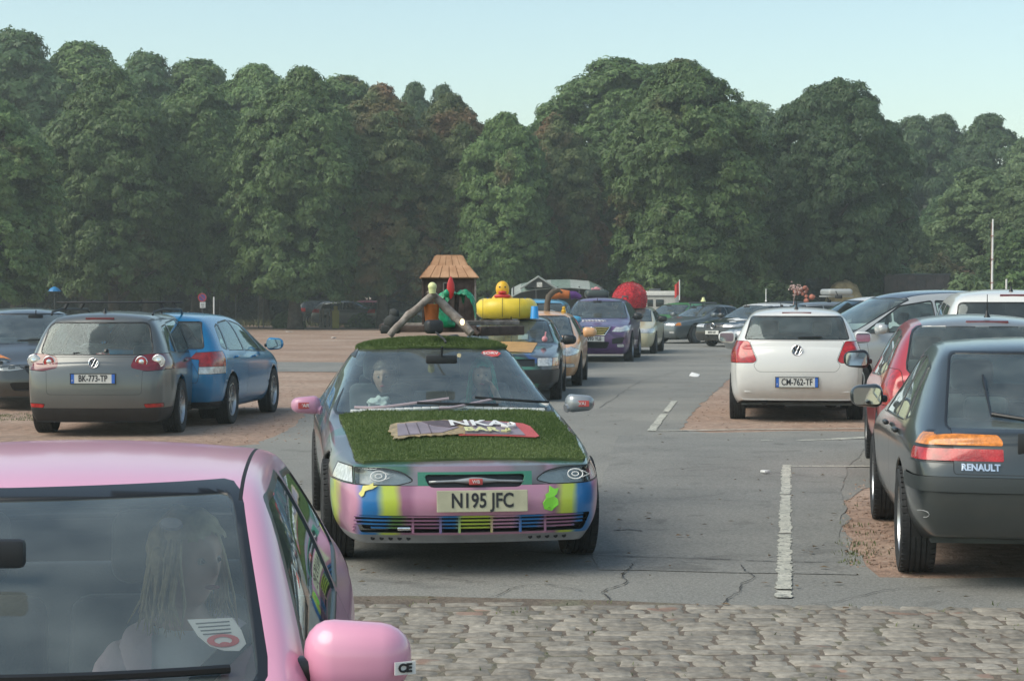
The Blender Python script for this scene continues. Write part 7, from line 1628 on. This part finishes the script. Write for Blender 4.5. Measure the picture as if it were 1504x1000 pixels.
def person(loc, rz, label, top, hair, hairlen=0.0, skin='skin', turn=0.0, arms=None, vox=.011, hairm=None, tilt=0.0, open_front=None, grp='people in the cars'):
    """seated figure, hips at loc, facing local +x"""
    arms = arms or {1: [(.02,.25,.30),(.26,.18,.26)], -1: [(.02,-.25,.30),(.26,-.18,.26)]}
    pts = []; ed = []; rad = []
    def add(p, r, par=None):
        pts.append(p); rad.append(r); i = len(pts)-1
        if par is not None: ed.append((par, i))
        return i
    pel = add((0,0,.08), .135); w_ = add((-.03,0,.24), .115, pel); ch = add((-.05,0,.40), .125, w_); uc = add((-.06,0,.50), .10, ch); nk = add((-.045,0,.585), .052, uc); hb = add((-.025,0,.66), .05, nk)
    hands = {}
    for s in (1,-1):
        sh = add((-.065, s*.155, .505), .062, uc); e, h = arms[s]; el = add(e, .043, sh); mid = add(tuple((Vector(e)*.45+Vector(h)*.55)), .036, el); wr = add(h, .025, mid); d = (Vector(h)-Vector(e)).normalized(); pm = Vector(h)+d*.055; pa = add(tuple(pm), .03, wr); hands[s] = (pm, d, pa)
        hp = add((.06, s*.09, .06), .095, pel); kn = add((.44, s*.12, .12), .062, hp); an = add((.60, s*.11, -.22), .042, kn); ft = add((.74, s*.12, -.27), .035, an)
    for s, (pm, d, pa) in hands.items():
        side = d.cross(Vector((0,0,1))).normalized()
        for k in range(4):
            b = pm+d*.03+side*(.027*(k-1.5)/1.5); L = (.034,.040,.038,.030)[k]; cur = Vector((0,0,-.35)); a1 = add(tuple(b), .0105, pa); a2 = add(tuple(b+(d+cur*.5).normalized()*L), .009, a1); add(tuple(b+(d+cur*.5).normalized()*L+(d+cur*2).normalized()*L*.7), .0078, a2)
        b = pm-side*s*.03; a1 = add(tuple(b), .012, pa); add(tuple(b-side*s*.022+d*.03), .009, a1)
    me = bpy.data.meshes.new('sk'); me.from_pydata(pts, ed, []); o = bpy.data.objects.new('sk', me); COL.objects.link(o)
    md = o.modifiers.new('s', 'SKIN'); sv = me.skin_vertices[0].data
    for i, r in enumerate(rad): sv[i].radius = (r, r*(.78 if i in (pel, w_, ch) else 1)) if i not in (pel,w_,ch) else (r*1.12, r*.8)
    sv[0].use_root = True; sb = o.modifiers.new('b', 'SUBSURF'); sb.levels = 2; dg = bpy.context.evaluated_depsgraph_get(); m1 = bpy.data.meshes.new_from_object(o.evaluated_get(dg)); bpy.data.objects.remove(o)
    bm = bmesh.new(); bm.from_mesh(m1); hd = head_bm(turn=turn); bmesh.ops.rotate(hd, verts=hd.verts, cent=(0,0,0), matrix=Matrix.Rotation(tilt,3,'X')); hc = Vector((.0,0,.755)); tmp = bpy.data.meshes.new('h'); bmesh.ops.translate(hd, verts=hd.verts, vec=hc); hd.to_mesh(tmp); bm.from_mesh(tmp); hd.free()
    m2 = bpy.data.meshes.new('person'); bm.to_mesh(m2); bm.free(); o = bpy.data.objects.new('tmp', m2); COL.objects.link(o); rm = o.modifiers.new('r', 'REMESH'); rm.mode = 'VOXEL'; rm.voxel_size = vox; rm.use_smooth_shade = True
    dg = bpy.context.evaluated_depsgraph_get(); m3 = bpy.data.meshes.new_from_object(o.evaluated_get(dg)); bpy.data.objects.remove(o)
    m3.materials.clear(); m3.materials.append(M[skin]); po = bpy.data.objects.new('person', m3); COL.objects.link(po); po.location = loc; po.rotation_euler = (0,0,rz); setp(po, label, 'person', grp); m3.polygons.foreach_set('use_smooth', [True]*len(m3.polygons))
    def shell(nm, test, d, m, nz=0.0):
        bm = bmesh.new(); bm.from_mesh(m3); kill = [f for f in bm.faces if not test(f.calc_center_median())]; bmesh.ops.delete(bm, geom=kill, context='FACES'); bm.normal_update()
        for v, n in [(v, v.normal.copy()) for v in bm.verts]: v.co += n*(d+nz*noise.noise(v.co*30))
        return bmobj(nm, bm, m, po, True)
    neck = lambda c: c.z < .575-.25*max(0, c.x+.0) or (abs(c.y) > .1 and c.z < .58)
    hx = lambda c: min((c-Vector(arms[s][1])).length for s in (1,-1)) > .05 and not any((c-hands[s][0]).length < .11 and (c-Vector(arms[s][1])).dot(hands[s][1]) > -.01 for s in (1,-1))
    if open_front: shell('top', lambda c: neck(c) and c.z > .08 and c.x < .3 and abs(c.y) < .14, .006, M[open_front]); shell('cardigan', lambda c: c.z < .60 and c.z > .05 and c.x < .30 and hx(c) and not (abs(c.y) < .085 and c.x > -.03), .016, M[top], .006)
    else: shell('top', lambda c: neck(c) and c.z > .07 and (c.x < .3) and hx(c), .010, M[top], .006)
    shell('trousers', lambda c: c.z <= .12 and (c.x < .62) and hx(c), .008, M['jeans'])
    ct, st_ = cos(turn), sin(turn)
    def hr(c):
        q = c-hc; x = q.x*ct+q.y*st_; y = -q.x*st_+q.y*ct
        return (q.z > .055+.0*x and x < .085) or (x < .01 and q.z > -.05) or (q.z > .085)
    h0 = shell('hair', hr, .016, M[hair], .012)
    if hairlen:
        mb = MB(); rn = random.Random(int(loc[0]*100))
        for k in range(130):
            a = rn.uniform(pi*.28, pi*1.72); r0 = .085; p0 = hc+Vector((cos(a)*.07, sin(a)*.07, .08+rn.uniform(-.02,.02))); p1 = hc+Vector((cos(a)*.1, sin(a)*.093, rn.uniform(-.02,.02))); p2 = hc+Vector((cos(a)*.1+rn.uniform(-.015,.02), sin(a)*.10+rn.uniform(-.02,.02), -.10)); p3 = p2+Vector((rn.uniform(-.03,.03), rn.uniform(-.03,.03), -hairlen*rn.uniform(.4,1)))
            R_ = Matrix.Rotation(turn, 3, 'Z'); mb.tube([hc+R_@(p-hc) for p in (p0,p1,p2,p3)], [.006,.006,.004,.001], 5)
        mb.out('hair_locks', M[hair], po, smooth=True)
    # eyes and lips
    Rt = Matrix.Rotation(turn, 3, 'Z')
    for s in (1,-1): d = MB(); d.ball(tuple(hc+Rt@Vector((.083, s*.028, .006))), .0102, 10); eo = d.out('eye', M['eyew'], po, smooth=True); d = MB(); d.ball(tuple(hc+Rt@Vector((.0925, s*.028, .006))), .0058, 8); d.out('iris', M['ink'], eo, smooth=True)
    M.setdefault('lips', mat('lips', (.4,.1,.1), .4)); d = MB(); d.ball(tuple(hc+Rt@Vector((.096, 0, -.062))), .017, 10, (.3,1.15,.38)); d.out('lips', M['lips'], po, smooth=True)
    return po
def incar(root, x, y, z): return Matrix.Translation(root.location) @ Matrix.Rotation(root.rotation_euler[2], 4, 'Z') @ Vector((x, y, z))
def rzc(root): return root.rotation_euler[2]
person(incar(pinkc, -.22, .36, .215), rzc(pinkc), 'blond person in a pale pink cardigan and seat belt in the pink car', 'cardi', 'blond', .09, turn=.8, tilt=.0, vox=.0075, open_front='wtop', arms={1:[(.05,.27,.30),(.2,.14,.16)], -1:[(.05,-.27,.28),(.2,-.12,.16)]})
M['belt'] = mat('belt_webbing', (.035,.037,.04), .6, bump=.001, bscale=200)
mb = MB(); pts = [incar(pinkc, x, y, z) for x, y, z in [(-.38,.58,.80),(-.20,.50,.765),(-.10,.40,.68),(-.055,.32,.56),(-.03,.24,.44),(0,.2,.33)]]; prev = None
inv = (Matrix.Translation(pinkc.location) @ Matrix.Rotation(rzc(pinkc), 4, 'Z')).inverted()
for i, p in enumerate(pts):
    w_ = Vector((.25,.75,-.66)).normalized()*.026; p = inv @ p; row = [mb.bm.verts.new(p-w_), mb.bm.verts.new(p+w_)]
    if prev: mb.bm.faces.new((prev[0], prev[1], row[1], row[0]))
    prev = row
thick(mb.bm, .002); mb.out('seat_belt', M['belt'], pinkc)
person(incar(mondeo, -.50, -.36, .30), rzc(mondeo), 'dark haired driver of the grass covered car behind the crumpled white cloth', 'dtop', 'brownh', 0, 'skin2', turn=-.2, arms={1:[(.1,-.02,.28),(.30,-.08,.34)], -1:[(.12,-.28,.28),(.36,-.1,.36)]})
person(incar(mondeo, -.50, .36, .31), rzc(mondeo), 'passenger with a green wig raising a hand to the mouth in the grass covered car', 'gtop', 'greenh', .2, turn=-.1, arms={1:[(.08,.22,.34),(.10,.10,.60)], -1:[(.1,-.24,.32),(.26,-.05,.40)]})
bm = bmesh.new(); bmesh.ops.create_icosphere(bm, subdivisions=4, radius=.1); c = incar(mondeo, .10, -.42, .895)
for v in bm.verts: v.co = Vector((v.co.x*.8, v.co.y*1.0, v.co.z*.5))*(1+.5*noise.noise(v.co*16)+.25*noise.noise(v.co*40))
o = bmobj('white_cloth', bm, M['wtop'], smooth=True); o.location = c; setp(o, 'crumpled white cloth on the dashboard of the grass covered car', 'cloth')
far = [(maz,-.15,-.38,.66,'driver of the purple crossover in a grey top','gtop','brownh'),(maz,-.15,.38,.66,'passenger of the purple crossover in a red top','rtop','brownh'),
 (bmw,-.35,.40,.42,'person leaning at the open front window of the slate grey saloon','dtop','brownh'),(bmw,-.95,.42,.42,'person at the open rear window of the slate grey saloon','rtop','brownh'),
 (aprc,-.25,.36,.36,'passenger in a white top in the apricot car','wtop','brownh'),(duckcar,-.3,-.36,.33,'driver of the dark car under the yellow ring','dtop','brownh')]
for i, (rt, x, y, z, lb, tp, hr_) in enumerate(far): person(incar(rt, x, y, z), rzc(rt), lb, tp, hr_, 0, 'skin' if i % 2 else 'skin2', vox=.016, turn=.9 if rt is bmw else 0)
# ---------------------------------------------------------------- thin haze in the air
hz_m = bpy.data.materials.new('haze_air'); hz_m.use_nodes = True; n = hz_m.node_tree; n.nodes.clear(); o_ = n.nodes.new('ShaderNodeOutputMaterial'); v_ = n.nodes.new('ShaderNodeVolumePrincipled')
v_.inputs['Color'].default_value = (.86,.94,.9,1); v_.inputs['Density'].default_value = .0013; v_.inputs['Anisotropy'].default_value = .2; n.links.new(v_.outputs[0], o_.inputs['Volume'])
d = MB(); d.box((0, 95, 10), (260, 260, 22)); setp(d.out('haze', hz_m), kind='stuff')
